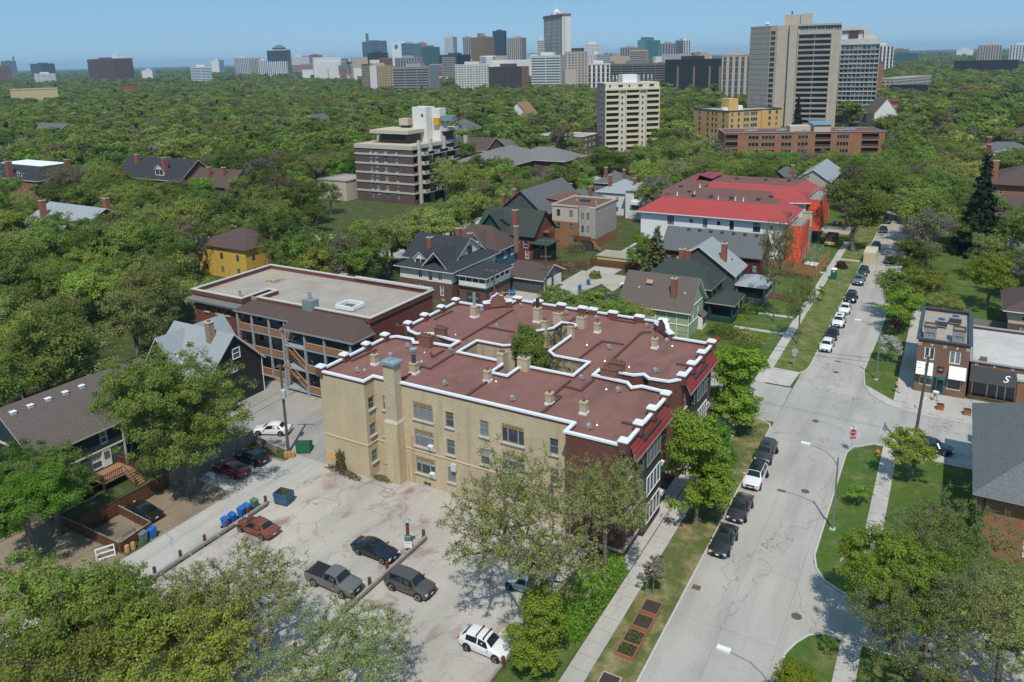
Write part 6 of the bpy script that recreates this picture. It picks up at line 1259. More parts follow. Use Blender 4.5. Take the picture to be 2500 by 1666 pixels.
# ------------------------------------------------------------------ vegetation
def leaf_mat(name,dark,light,trans=.45):
 m=bpy.data.materials.new(name);m.use_nodes=True;t=m.node_tree;t.nodes.clear()
 out=t.nodes.new('ShaderNodeOutputMaterial');d=t.nodes.new('ShaderNodeBsdfDiffuse');tr=t.nodes.new('ShaderNodeBsdfTranslucent')
 mx=t.nodes.new('ShaderNodeMixShader');mx.inputs[0].default_value=trans
 g=t.nodes.new('ShaderNodeNewGeometry');oi=t.nodes.new('ShaderNodeObjectInfo')
 r=t.nodes.new('ShaderNodeMix');r.data_type='RGBA';r.inputs[6].default_value=(*dark,1);r.inputs[7].default_value=(*light,1)
 t.links.new(g.outputs['Random Per Island'],r.inputs[0])
 h=t.nodes.new('ShaderNodeHueSaturation')
 a=t.nodes.new('ShaderNodeMapRange');a.inputs[3].default_value=.468;a.inputs[4].default_value=.524
 b=t.nodes.new('ShaderNodeMapRange');b.inputs[3].default_value=.72;b.inputs[4].default_value=1.28
 mm=t.nodes.new('ShaderNodeMath');mm.operation='MULTIPLY';mm.inputs[1].default_value=7.31
 fr=t.nodes.new('ShaderNodeMath');fr.operation='FRACT'
 t.links.new(oi.outputs['Random'],a.inputs[0]);t.links.new(oi.outputs['Random'],mm.inputs[0]);t.links.new(mm.outputs[0],fr.inputs[0]);t.links.new(fr.outputs[0],b.inputs[0])
 t.links.new(a.outputs[0],h.inputs['Hue']);t.links.new(b.outputs[0],h.inputs['Value']);t.links.new(r.outputs[2],h.inputs['Color'])
 t.links.new(h.outputs[0],d.inputs[0]);t.links.new(h.outputs[0],tr.inputs[0])
 t.links.new(d.outputs[0],mx.inputs[1]);t.links.new(tr.outputs[0],mx.inputs[2]);t.links.new(mx.outputs[0],out.inputs[0])
 MATS[name]=m;return m
LF_ELM=leaf_mat('elm_leaves',(.155,.215,.042),(.275,.350,.090))
LF_DARK=leaf_mat('deep_green_leaves',(.105,.165,.034),(.195,.270,.065))
LF_OLIVE=leaf_mat('olive_young_leaves',(.210,.265,.065),(.345,.400,.125))
LF_BRIGHT=leaf_mat('bright_green_leaves',(.160,.265,.028),(.270,.400,.065))
LF_BROWN=leaf_mat('budding_brown_leaves',(.165,.145,.075),(.255,.220,.120))
LF_YEL=leaf_mat('yellow_green_leaves',(.205,.285,.045),(.325,.410,.090))
LF_GREY=leaf_mat('grey_budding_twigs',(.150,.140,.105),(.220,.205,.155),.25)
LF_SPR=leaf_mat('spruce_needles',(.018,.034,.018),(.040,.062,.030),.1)
LF_BLOS=leaf_mat('white_blossom',(.42,.43,.38),(.62,.63,.58))
LF_PURP=leaf_mat('purple_leaves',(.070,.035,.038),(.120,.065,.065))
BARK=streaky('tree_bark',(.120,.105,.088),(.215,.190,.160),sc=1.5)
def tubes_np(segs,n=5):
 """tapered tubes for all limbs at once: segs = (p0, p1, r0, r1)"""
 V,F=[],[];A=np.array([[*s[0],*s[1],s[2],s[3]]for s in segs]);k=len(A)
 d=A[:,3:6]-A[:,:3];d/=np.linalg.norm(d,axis=1,keepdims=True)+1e-9
 ref=np.where(np.abs(d[:,2:3])>.9,np.array([[1.,0,0]]),np.array([[0,0,1.]]))
 u=np.cross(d,ref);u/=np.linalg.norm(u,axis=1,keepdims=True);w=np.cross(d,u)
 an=np.arange(n)*2*pi/n;c,s=np.cos(an)[None,:,None],np.sin(an)[None,:,None]
 ring=u[:,None]*c+w[:,None]*s
 V=np.concatenate([A[:,None,:3]+ring*A[:,6,None,None],A[:,None,3:6]+ring*A[:,7,None,None]],1).reshape(-1,3)
 j=np.arange(n);q=np.stack([j,(j+1)%n,(j+1)%n+n,j+n],1)
 F=(q[None]+(np.arange(k)*2*n)[:,None,None]).reshape(-1,4)
 return V,F
def mesh_np(name,parts):
 """parts: (verts, quads, material) joined as one mesh"""
 me=bpy.data.meshes.new(name);off=0;VV,FF,MI=[],[],[]
 for i,(v,f,mt)in enumerate(parts):VV.append(v);FF.append(f+off);MI+=[i]*len(f);off+=len(v);me.materials.append(mt)
 V=np.concatenate(VV);F=np.concatenate(FF).astype(np.int32)
 me.vertices.add(len(V));me.vertices.foreach_set('co',V.astype(np.float32).ravel())
 me.loops.add(F.size);me.loops.foreach_set('vertex_index',F.ravel());me.polygons.add(len(F))
 me.polygons.foreach_set('loop_start',np.arange(0,F.size,4,dtype=np.int32));me.polygons.foreach_set('loop_total',np.full(len(F),4,np.int32))
 me.polygons.foreach_set('material_index',np.array(MI,np.int32));me.update(calc_edges=True);return me
def leaf_quads(P,Nrm,size,r):
 """diamond leaf sprays at P facing roughly along Nrm"""
 k=len(P);n=Nrm+r.normal(0,.55,(k,3));n/=np.linalg.norm(n,axis=1,keepdims=True)
 t=np.cross(n,r.normal(0,1,(k,3)));t/=np.linalg.norm(t,axis=1,keepdims=True);b=np.cross(n,t)
 sz=size*r.uniform(.6,1.4,(k,1));w=sz*r.uniform(.45,.8,(k,1))
 cup=n*sz*.18
 V=np.stack([P-t*sz,P-b*w+cup,P+t*sz,P+b*w+cup],1).reshape(-1,3)
 return V,np.arange(4*k).reshape(-1,4)
def make_tree(seed,H,R,fork=.3,lobes=9,nt=110,leaves=4200,leaf=.26,mat=LF_ELM,cl=.85,shape='round',trunk=.34,flatb=.75,twig=.0,dens=1.,bark=BARK,sides=5):
 """returns (trunk mesh, crown mesh) of a tree H high with crown radius R"""
 r=np.random.default_rng(seed);zf=H*fork;Hc=H-zf
 C=np.array([0,0,zf+Hc*.52])
 # lobes of the crown
 LC,LR=[],[]
 for i in range(lobes):
  a=i*2.399+r.uniform(-.4,.4);hz=r.uniform(-.75,.85)if shape!='cone' else r.uniform(-.9,.9)
  rad=sqrt(max(.05,1-hz*hz))*(.62 if shape!='cone' else .55*(1-.55*(hz+1)/2))
  if shape=='vase':rad*=.75+.45*(hz+1)/2
  LC.append(C+np.array([cos(a)*rad*R,sin(a)*rad*R,hz*Hc*(.38 if shape!='cone' else .45)]));LR.append(R*r.uniform(.36,.56)*(1. if shape!='cone' else .8))
 LC.append(C+np.array([0,0,Hc*.26]));LR.append(R*.5)
 LC,LR=np.array(LC),np.array(LR)
 pick=r.choice(len(LC),nt,p=LR**2/(LR**2).sum())
 dv=r.normal(0,1,(nt,3));dv/=np.linalg.norm(dv,axis=1,keepdims=True);dv[:,2]=np.where(dv[:,2]<-.35,dv[:,2]*.4,dv[:,2])
 T=LC[pick]+dv*(LR[pick,None]*r.uniform(.55,1.,(nt,1))*np.array([1,1,flatb]))
 T[:,2]=np.clip(T[:,2],zf*.85,H)
 # limbs: every tip joins the nearest limb nearer to the fork
 lean=r.normal(0,.03*H,2)
 nodes=[np.array([0,0,0.]),np.array([lean[0]*.3,lean[1]*.3,zf*.5]),np.array([lean[0]*.6,lean[1]*.6,zf]),np.array([lean[0],lean[1],zf+Hc*.35])]
 par=[-1,0,1,2];order=np.argsort(np.linalg.norm(T-nodes[2],axis=1));tips=[]
 for i in order:
  p=T[i];A=np.array(nodes[2:]);dd=np.linalg.norm(A-p,axis=1);up_=np.maximum(0,A[:,2]-p[2])*1.3
  j=int(np.argmin(dd+up_))+2;q=nodes[j]
  if dd[j-2]>R*.28:
   mid=(q+p)/2+r.normal(0,.06*dd[j-2],3);mid[2]+=.10*dd[j-2]
   nodes.append(mid);par.append(j);j=len(nodes)-1
  nodes.append(p);par.append(j);tips.append(len(nodes)-1)
 w=np.zeros(len(nodes));w[tips]=1.
 for i in range(len(nodes)-1,0,-1):
  w[par[i]]+=w[i]
 rad=trunk*(np.maximum(w,.6)/w[0])**.5;rad[0]=trunk*1.45;rad[1]=trunk*1.02
 segs=[(nodes[par[i]],nodes[i],rad[par[i]]if par[i]<3 else min(rad[par[i]],rad[i]*1.35),rad[i])for i in range(1,len(nodes))]
 tsegs=[s for i,s in enumerate(segs)if i<3];bsegs=segs[3:]
 if twig>0:  # bare twigs standing out of the crown
  for i in tips:
   for _ in range(int(twig)if r.random()<twig%1 or twig>=1 else 0):
    dr=nodes[i]-C;dr=dr/(np.linalg.norm(dr)+1e-6)+r.normal(0,.5,3);dr/=np.linalg.norm(dr)
    L_=r.uniform(.5,1.3)*cl;bsegs.append((nodes[i],nodes[i]+dr*L_,.022,.008))
 tv,tf=tubes_np(tsegs,9);bv,bf=tubes_np(bsegs,sides)
 # foliage: clumps at the tips
 per=max(1,int(leaves/nt));ci=np.repeat(np.array(tips),per);cen=np.array(nodes)[ci];k=len(cen)
 o=r.normal(0,1,(k,3));o/=np.linalg.norm(o,axis=1,keepdims=True);rr=cl*r.uniform(0,1,(k,1))**.45*np.repeat(r.uniform(.55,1.25,len(tips)),per)[:,None]
 P=cen+o*rr*np.array([1,1,.7])
 li=np.repeat(pick[order],per);out=P-LC[li];out/=np.linalg.norm(out,axis=1,keepdims=True)+1e-6
 nr=out*.7+o*.4+np.array([0,0,.45])
 if dens<1:s_=r.random(k)<dens;P,nr=P[s_],nr[s_]
 lv,lf=leaf_quads(P,nr,leaf,r)
 return mesh_np('trunk',[(tv,tf,bark)]),mesh_np('crown',[(lv,lf,mat),(bv,bf,bark)])
def make_spruce(seed,H,R,tiers=22,per=15,mat=LF_SPR,leaf=.32,dens=26):
 r=np.random.default_rng(seed);segs=[];P,Nn=[],[]
 for i in range(tiers):
  z=H*(.06+.92*i/tiers);rr=R*(1-i/tiers)**.85+.15
  for j in range(max(4,int(per*(1-.6*i/tiers)))):
   a=r.uniform(0,2*pi);L_=rr*r.uniform(.75,1.1);e=np.array([cos(a)*L_,sin(a)*L_,z-L_*.28]);b=np.array([0,0,z])
   segs.append((b,e,.03,.008));n_=max(4,int(dens*L_/R));t=r.uniform(.15,1,n_)
   p=b+(e-b)*t[:,None]+r.normal(0,.12,(n_,3));p[:,2]-=np.abs(r.normal(0,.12,n_));P.append(p)
   Nn.append(np.tile(np.array([cos(a)*.5,sin(a)*.5,.8]),(n_,1)))
 P,Nn=np.concatenate(P),np.concatenate(Nn);lv,lf=leaf_quads(P,Nn,leaf,r);bv,bf=tubes_np(segs,4)
 tv,tf=tubes_np([(np.zeros(3),np.array([0,0,H*.5]),.2,.12),(np.array([0,0,H*.5]),np.array([0,0,H*.98]),.12,.02)],7)
 return mesh_np('trunk',[(tv,tf,BARK)]),mesh_np('crown',[(lv,lf,mat),(bv,bf,BARK)])
def make_bush(seed,a,b,h,leaves=900,leaf=.14,mat=LF_DARK,box=False):
 """low shrub mass filling an a x b x h mound"""
 r=np.random.default_rng(seed)
 if box:
  P=r.uniform(-1,1,(leaves,3));ax=r.integers(0,3,leaves);sg=np.where(r.random(leaves)<.5,-1,1)
  ax[sg<0]=np.where(ax[sg<0]==2,0,ax[sg<0]);P[np.arange(leaves),ax]=sg*r.uniform(.85,1.08,leaves)
  Nn=np.zeros((leaves,3));Nn[np.arange(leaves),ax]=sg;P=P*np.array([a,b,h/2])+np.array([0,0,h/2])
 else:
  d=r.normal(0,1,(leaves,3));d[:,2]=np.abs(d[:,2]);d/=np.linalg.norm(d,axis=1,keepdims=True)
  lump=1+.18*np.sin(d[:,0:1]*7+seed)*np.cos(d[:,1:2]*6+seed*2)+.1*np.sin(d[:,2:3]*11)
  P=d*lump*r.uniform(.6,1.02,(leaves,1))**.5*np.array([a,b,h]);Nn=d
 lv,lf=leaf_quads(P,Nn,leaf,r)
 segs=[(np.array([x,y,0]),np.array([x*2.2,y*2.2,h*.7]),.05,.015)for x,y in r.uniform(-.35,.35,(7,2))*min(a,b)]
 bv,bf=tubes_np(segs,4);return mesh_np('shrub',[(lv,lf,mat),(bv,bf,BARK)])
TREES={}
def tree(name,key,x,y,label,h=None,v=None,mat=None,group=None,cat='tree',z=0.,rz=None,sq=1.):
 ms=TREES[key];t,c=ms[v%len(ms)if v is not None else random.randrange(len(ms))]
 s=1 if h is None else h/HT[key]
 o=thing(name,label,cat,(x,y,z),random.uniform(0,6.28)if rz is None else rz,group);o.scale=(s*sq,s*sq,s)
 add('trunk',t,o);q=add('crown',c,o)
 if mat is not None:
  q.material_slots[0].link='OBJECT';q.material_slots[0].material=mat
 return o
HT={}
def reg(key,n,H,**kw):
 HT[key]=H;s0=100+37*len(HT);TREES[key]=[make_tree(s0+13*i,H,**kw)for i in range(n)]
# near trees, finely leaved
reg('elm_near',3,13,R=5.6,fork=.22,lobes=15,nt=340,leaves=38000,leaf=.105,mat=LF_ELM,cl=.8,shape='vase',trunk=.36)
reg('elm_big',1,15.5,R=8.6,fork=.27,lobes=20,nt=620,leaves=80000,leaf=.11,mat=LF_ELM,cl=.9,shape='vase',trunk=.48)
reg('sparse_near',3,12,R=6.2,fork=.16,lobes=14,nt=640,leaves=17000,leaf=.078,mat=LF_OLIVE,cl=.5,shape='vase',trunk=.28,twig=4)
reg('ash_near',2,9,R=5.2,fork=.16,lobes=15,nt=460,leaves=26000,leaf=.095,mat=LF_ELM,cl=.62,shape='vase',trunk=.26,twig=1)
reg('bright_near',3,9,R=3.3,fork=.09,lobes=14,nt=300,leaves=26000,leaf=.09,mat=LF_BRIGHT,cl=.58,shape='cone',trunk=.17,flatb=.9)
# mid-distance trees
reg('elm',4,12,R=5.2,fork=.25,lobes=11,nt=170,leaves=10500,leaf=.155,mat=LF_ELM,cl=1.0,trunk=.32,shape='vase')
reg('airy',3,12,R=5.0,fork=.24,lobes=11,nt=210,leaves=8000,leaf=.125,mat=LF_OLIVE,cl=.85,trunk=.30,shape='vase',twig=2)
reg('maple',3,10,R=4.0,fork=.2,lobes=10,nt=130,leaves=9000,leaf=.14,mat=LF_BRIGHT,cl=.85,trunk=.26)
reg('sapling',2,4,R=1.1,fork=.3,lobes=6,nt=50,leaves=1500,leaf=.08,mat=LF_BRIGHT,cl=.3,trunk=.07)
reg('crab',1,4.2,R=1.7,fork=.25,lobes=8,nt=90,leaves=3000,leaf=.09,mat=LF_BLOS,cl=.36,trunk=.09)
HT['spruce']=14;TREES['spruce']=[make_spruce(5,14,3.6),make_spruce(6,14,3.0)]
# far trees, coarser sprays
reg('far_round',3,11,R=5.2,fork=.2,lobes=9,nt=64,leaves=2000,leaf=.36,mat=LF_ELM,cl=1.25,trunk=.3,sides=3)
reg('far_airy',2,11,R=4.8,fork=.2,lobes=9,nt=70,leaves=1700,leaf=.28,mat=LF_GREY,cl=1.2,trunk=.3,sides=3)
HT['far_spruce']=13;TREES['far_spruce']=[make_spruce(9,13,3.,12,9,LF_SPR,.7,8)]
# ---- trees one can point to
def at_tree(*a,**k):return tree(*a,**k)
at_tree('elm_tree','elm_big',-68.4,47.0,'big leafy elm standing at the alley edge over the grey board fence',h=15.,v=0,rz=3.6,sq=.93)
at_tree('elm_tree','sparse_near',-26.3,46.4,'tall half-leafed elm in front of the red brick end of the apartment block',h=14.6,v=0,sq=.84)
at_tree('elm_tree','sparse_near',-23.4,55.0,'half-leafed elm crowding the corner of the apartment block',h=12.0,v=1,mat=LF_OLIVE,sq=.66)
at_tree('elm_tree','sparse_near',-43.2,32.6,'spreading half-bare elm among the parked cars at the lower edge',h=9.8,v=2,sq=1.1)
at_tree('elm_tree','sparse_near',-33.6,32.0,'low half-bare elm with dark twigs left of the white hatchback',h=8.2,v=1,sq=1.3)
at_tree('ash_tree','ash_near',-54.5,24.9,'yellow green ash in the lower left corner',h=9.8,v=0,mat=LF_YEL,sq=1.05)
at_tree('ash_tree','ash_near',-49.0,27.2,'fresh green ash by the timber barrier at the lower left',h=8.8,v=0,mat=LF_BRIGHT,sq=.9)
at_tree('ash_tree','ash_near',-43.8,28.0,'light green ash at the middle of the lower left edge',h=8.6,v=1,mat=LF_YEL,sq=1.05)
at_tree('ash_tree','ash_near',-49.7,23.6,'ash whose crown only just shows at the lower left edge',h=8.8,v=1,mat=LF_ELM)
at_tree('maple_tree','elm_near',-73.6,35.9,'dark leafy maple behind the board fence at the left edge',h=9.2,v=2,mat=LF_DARK)
at_tree('maple_tree','elm_near',-80.4,37.,'leafy maple against the left gable of the dark blue house',h=8,v=1,mat=LF_DARK,sq=.9)
at_tree('maple_tree','elm_near',-70.9,32.2,'bright maple over the dirt patch at the left edge',h=9.6,v=0,mat=LF_BRIGHT,sq=1.05)
at_tree('linden_tree','bright_near',-18.9,66.8,'bright green linden beside the sidewalk in front of the apartment block',h=12.6,v=0,sq=.92)
at_tree('linden_tree','bright_near',-18.6,72.6,'smaller bright linden behind the row of parked cars',h=8.2,v=1,sq=.95)
at_tree('maple_tree','bright_near',-20.2,88.2,'broad bright maple by the crossing at the far end of the apartment block',h=10.8,v=2,sq=1.25)
at_tree('maple_tree','bright_near',-22.4,92.0,'maple leaning over the crossing behind the apartment block',h=9,v=0,sq=1.2)
at_tree('linden_tree','bright_near',-23.6,43.2,'bright green linden by the sidewalk at the lower edge',h=6.6,v=1,sq=1.3)
at_tree('maple_tree','bright_near',-41.8,75.6,'green tree growing up through the light court of the apartment block',h=14.0,v=2,mat=LF_ELM,sq=.72)
at_tree('maple_tree','elm_near',-1.0,57.8,'big bright maple over the mouth of the side lane',h=9.5,v=1,mat=LF_BRIGHT,sq=1.05)
at_tree('elm_tree','sparse_near',2.8,62.0,'half-bare elm with grey limbs before the brick house',h=10.5,v=0,mat=LF_YEL)
at_tree('elm_tree','sparse_near',1.0,54.0,'half-leafed elm filling the lower right corner',h=9.5,v=2,mat=LF_ELM)
at_tree('elm_tree','sparse_near',6.0,56.5,'grey twigged elm at the right edge',h=9.5,v=1,mat=LF_OLIVE)
at_tree('maple_tree','bright_near',-6.4,47.2,'fresh green young maple beside the lamp at the lower edge',h=5.,v=2,sq=1.2)
at_tree('young_maple_tree','maple',-1.3,84.6,'round yellow green tree at the corner by the utility pole',h=6.6,v=0,mat=LF_YEL)
o=at_tree('sapling','sapling',-5.4,77.4,'small bright sapling on the lawn between kerb and sidewalk',h=2.9,v=0,sq=1.5)
at_tree('sapling','sapling',-5.2,55.0,'tiny sapling on the lawn below the side lane',h=1.6,v=1)
at_tree('sapling','sapling',-19.1,55.3,'bare staked sapling above the raised beds',h=3.6,v=1,mat=LF_GREY,sq=1.3)
at_tree('sapling','sapling',-19.3,145.,'thin young tree on the boulevard beyond the crossing',h=3.4,v=0,mat=LF_BRIGHT)
at_tree('crabapple_tree','crab',-6.2,119.3,'white blossoming crabapple on the boulevard by the corner shop',h=4.4,v=0,sq=1.1)
at_tree('plum_tree','crab',-6.0,130.5,'small purple-leaved plum on the boulevard',h=3.9,v=0,mat=LF_PURP,sq=.75)
at_tree('elm_tree','sparse_near',-24.6,130.2,'tall slender half-leafed elm on the lawn before the slate-roofed house',h=18.5,v=0,mat=LF_OLIVE,sq=.30)
at_tree('elm_tree','sparse_near',-19.2,121.2,'thin half-leafed elm on the boulevard behind the back of the grey sign',h=11.5,v=1,mat=LF_YEL,sq=.42)
at_tree('elm_tree','elm',-18.9,187.,'big elm over the sidewalk beside the orange scaffold wraps',h=17.5,v=0,mat=LF_ELM,sq=.9)
at_tree('elm_tree','elm',-5.6,186.5,'big elm leaning over the street across from the shipping container',h=16,v=1,mat=LF_ELM,sq=.95)
at_tree('maple_tree','maple',-5.4,133.5,'bright green maple by the sidewalk behind the corner shop',h=8,v=0,mat=LF_BRIGHT)
at_tree('maple_tree','maple',-6.2,141.5,'light green maple overhanging the street',h=9.4,v=1,mat=LF_YEL,sq=1.15)
at_tree('maple_tree','maple',-3.0,147,'yellow green maple beyond the corner shop',h=9,v=2,mat=LF_YEL)
at_tree('maple_tree','maple',.8,138.,'olive shrub-like tree behind the corner shop',h=6.8,v=2,mat=LF_OLIVE,sq=.9)
at_tree('maple_tree','maple',6.6,152.5,'bright maple beside the brick house at the right edge',h=10.5,v=0,mat=LF_BRIGHT,sq=1.0)
at_tree('maple_tree','maple',9.5,163,'deep green maple at the right edge under the spruce',h=7.5,v=1,mat=LF_BRIGHT)
at_tree('spruce_tree','spruce',5.4,194,'tall dark spruce near the brown-roofed houses',h=24,v=0,sq=.85)
at_tree('spruce_tree','spruce',-49.5,141,'dark olive spruce behind the light green house',h=13,v=1,mat=leaf_mat('olive_spruce_needles',(.075,.082,.036),(.145,.145,.075),.1),sq=1.25)
for i,(x,y,h,m_)in enumerate(((-53.5,108.5,8.2,LF_OLIVE),(-49.3,111,8.6,LF_ELM),(-45.6,109.5,7.8,LF_YEL),(-57.5,112,7.6,LF_ELM),(-42.6,111.5,6.6,LF_OLIVE))):at_tree('maple_tree','maple',x,y,'leafy garden tree just behind the roof of the apartment block, %s'%('second from the left','middle one of five','fourth from the left','leftmost of five','by the light green house')[i],h=h,v=i%3,mat=m_,sq=1.05)
at_tree('maple_tree','maple',-55.5,149,'bright maple beside the dark olive spruce',h=9,v=1,mat=LF_BRIGHT)
at_tree('spruce_tree','spruce',-81,463,'spruce in front of the yellow apartment house',h=22,v=1,sq=.7)
# ------------------------------------------------------------------ cars
def paint(name,c,metal=.25):
 if name in MATS:return MATS[name]
 k=N(name,.28,.5,metal);k.color(c);k.b.inputs['Coat Weight'].default_value=.6;k.b.inputs['Coat Roughness'].default_value=.08
 f=k.noise(k.co(),2.5,3);k.l(k.ramp(f,[(.3,.24),(.8,.42)]),k.b.inputs['Roughness']);MATS[name]=k.m;return k.m
CARGL=flat('car_glass',(.012,.016,.018),.06,.6,var=.1);CHROME=flat('chrome',(.6,.6,.62),.18,.5,.9);LAMPW=flat('headlamp_lens',(.62,.64,.66),.12,.6);LAMPR=flat('tail_lamp_lens',(.30,.012,.012),.2,.5);RIM=flat('alloy_rim',(.38,.39,.40),.35,.5,.5);PLATE=flat('number_plate',(.62,.64,.66),.6)
# stations: t, z bottom, z shoulder, z top, half-width factor, top half-width factor
SHAPES=dict(
 sedan=(4.65,1.80,[(0,.36,.55,.60,.78,.66),(.025,.22,.61,.68,.91,.76),(.14,.20,.70,.80,.99,.80),(.28,.20,.79,.91,1,.80),(.43,.20,.85,1.37,1,.63),(.58,.20,.87,1.44,1,.65),(.73,.20,.88,1.36,1,.61),(.86,.22,.88,1.00,.98,.78),(.965,.25,.80,.96,.93,.76),(1,.38,.66,.88,.84,.70)],(3,4,6,7)),
 suv=(4.65,1.86,[(0,.42,.66,.80,.80,.70),(.025,.26,.78,.92,.93,.78),(.13,.24,.90,1.02,1,.82),(.25,.24,.97,1.09,1,.82),(.37,.24,1.02,1.60,1,.68),(.58,.24,1.05,1.70,1,.70),(.86,.25,1.06,1.64,.98,.68),(.955,.28,1.02,1.12,.96,.80),(1,.44,.80,1.02,.88,.74)],(3,4,6,7)),
 hatch=(4.25,1.78,[(0,.36,.57,.66,.80,.68),(.03,.22,.66,.76,.92,.77),(.15,.20,.76,.88,.99,.80),(.28,.20,.84,.97,1,.80),(.42,.20,.89,1.40,1,.65),(.58,.20,.92,1.47,1,.66),(.84,.22,.93,1.40,.98,.64),(.95,.25,.88,1.02,.95,.78),(1,.38,.70,.92,.88,.72)],(3,4,6,7)),
 pickup=(5.4,1.92,[(0,.48,.74,.88,.84,.72),(.02,.34,.86,1.0,.95,.80),(.12,.32,.98,1.10,1,.84),(.25,.32,1.04,1.16,1,.84),(.34,.32,1.07,1.70,1,.70),(.45,.32,1.08,1.78,1,.72),(.57,.32,1.08,1.72,1,.70),(.60,.32,1.08,1.10,1,.93),(.98,.34,1.06,1.08,1,.93),(1,.46,.90,1.04,.95,.9)],(3,4,6,7)))
CARM={}
def car_parts(kind,col,roofm=None):
 key=(kind,col.name,roofm.name if roofm else None)
 if key in CARM:return CARM[key]
 Ln,Wd,st,(iw,ir,ie,ib)=SHAPES[kind];hw=Wd/2;R=[]
 for t,zb,zs,zt,f,g in st:
  y=-Ln/2+t*Ln;w=hw*f;wr=hw*g
  h=[(.55*w,zb),(w*.95,zb+.06),(w,(zb+zs)/2+.05),(w*.965,zs),(wr,zt-.05),(wr*.55,zt)]
  R.append([(x,y,z)for x,z in h]+[(-x,y,z)for x,z in reversed(h)])
 b=MB();n=12
 for i in range(len(R)-1):
  for j in range(n-1):
   mm=roofm if(roofm and j in(4,5,6)and ir<=i<ie)else col
   b.face([R[i][j],R[i][j+1],R[i+1][j+1],R[i+1][j]][::-1],mm)
  b.face([R[i][11],R[i][0],R[i+1][0],R[i+1][11]][::-1],BLK)
 b.face(R[0],col);b.face(R[-1][::-1],col)
 body=b.mesh('body');bm=bmesh.new();bm.from_mesh(body);bmesh.ops.remove_doubles(bm,verts=bm.verts,dist=.0005);bmesh.ops.recalc_face_normals(bm,faces=bm.faces);bm.to_mesh(body);bm.free()
 body.polygons.foreach_set('use_smooth',[True]*len(body.polygons));body.set_sharp_from_angle(angle=radians(32))
 out={'body':body}
 def L3(a,c,t):return tuple(a[q]+(c[q]-a[q])*t for q in range(3))
 def lift(p,dx=0,dy=0,dz=0):return(p[0]+dx,p[1]+dy,p[2]+dz)
 def screen(name,i0,i1,a,c,dy):
  b=MB();rows=[[L3(R[i0][j],R[i1][j],s)for j in(4,5,6,7)]for s in(a,c)]
  rows=[[lift((p[0]*.93,p[1],p[2]),0,dy,.022)for p in r]for r in rows]
  for q in range(3):b.face([rows[0][q],rows[0][q+1],rows[1][q+1],rows[1][q]][::(-1 if dy<0 else 1)],CARGL)
  out[name]=b.mesh(name)
 screen('windscreen',iw,ir,.10,.92,-.012);screen('rear_window',ie,ib,.10,.86,.012)
 for sx,nm in((1,'l'),(-1,'r')):
  b=MB();J=(3,4)if sx>0 else(8,7)
  def at(i,s):p=L3(R[i][J[0]],R[i][J[1]],s);return lift(p,.014*sx,0,0)
  def atl(i,k,u,s):p,q=at(i,s),at(k,s);return L3(p,q,u)
  mid=(ir+ie)//2
  quads=[[atl(iw,ir,.35,.12),atl(ir,mid,.92,.12),atl(ir,mid,.92,.88),atl(iw,ir,.93,.86)],[atl(mid,ie,.04,.12),atl(mid,ie,.96,.12),atl(mid,ie,.96,.86),atl(mid,ie,.04,.88)]]
  if mid==ir:quads[0]=[atl(iw,ir,.35,.12),atl(ir,ie,.45,.12),atl(ir,ie,.45,.88),atl(iw,ir,.93,.86)];quads[1]=[atl(ir,ie,.5,.12),atl(ir,ie,.96,.12),atl(ir,ie,.96,.86),atl(ir,ie,.5,.88)]
  if kind in('sedan',):quads.append([atl(ie,ib,.02,.12),atl(ie,ib,.55,.16),atl(ie,ib,.05,.82)])
  for q in quads:b.face(q[::sx],CARGL)
  out['side_window'+nm]=b.mesh('side_window')
 CARM[key]=out;return out
wb=MB();wb.lathe([(.06,-.11),(.33,-.11),(.335,-.08),(.335,.08),(.31,.11),(.22,.112)],BLK,18);tyre=wb.mesh('wheel');wb=MB();wb.lathe([(.225,.08),(.225,.118),(.19,.122),(.06,.10)],RIM,14)
for i in range(5):a=i*1.2566;wb.face([(.06*cos(a-.5),.06*sin(a-.5),.125),(.2*cos(a-.18),.2*sin(a-.18),.128),(.2*cos(a+.18),.2*sin(a+.18),.128),(.06*cos(a+.5),.06*sin(a+.5),.125)],DKMET)
rimm=wb.mesh('rim');wb=MB();wb.lathe([(.40,0),(.40,.012),(.05,.012)],BLK,18);arch=wb.mesh('wheel_arch')
def _bx(name,m,x,y,z):return MB().box(-x,x,-y,y,-z,z,m).mesh(name)
hl=_bx('headlight',LAMPW,.20,.07,.065);tl=_bx('taillight',LAMPR,.16,.05,.09);gr=_bx('grille',BLK,.46,.03,.09);pl=_bx('number_plate',PLATE,.15,.012,.075);mi={}
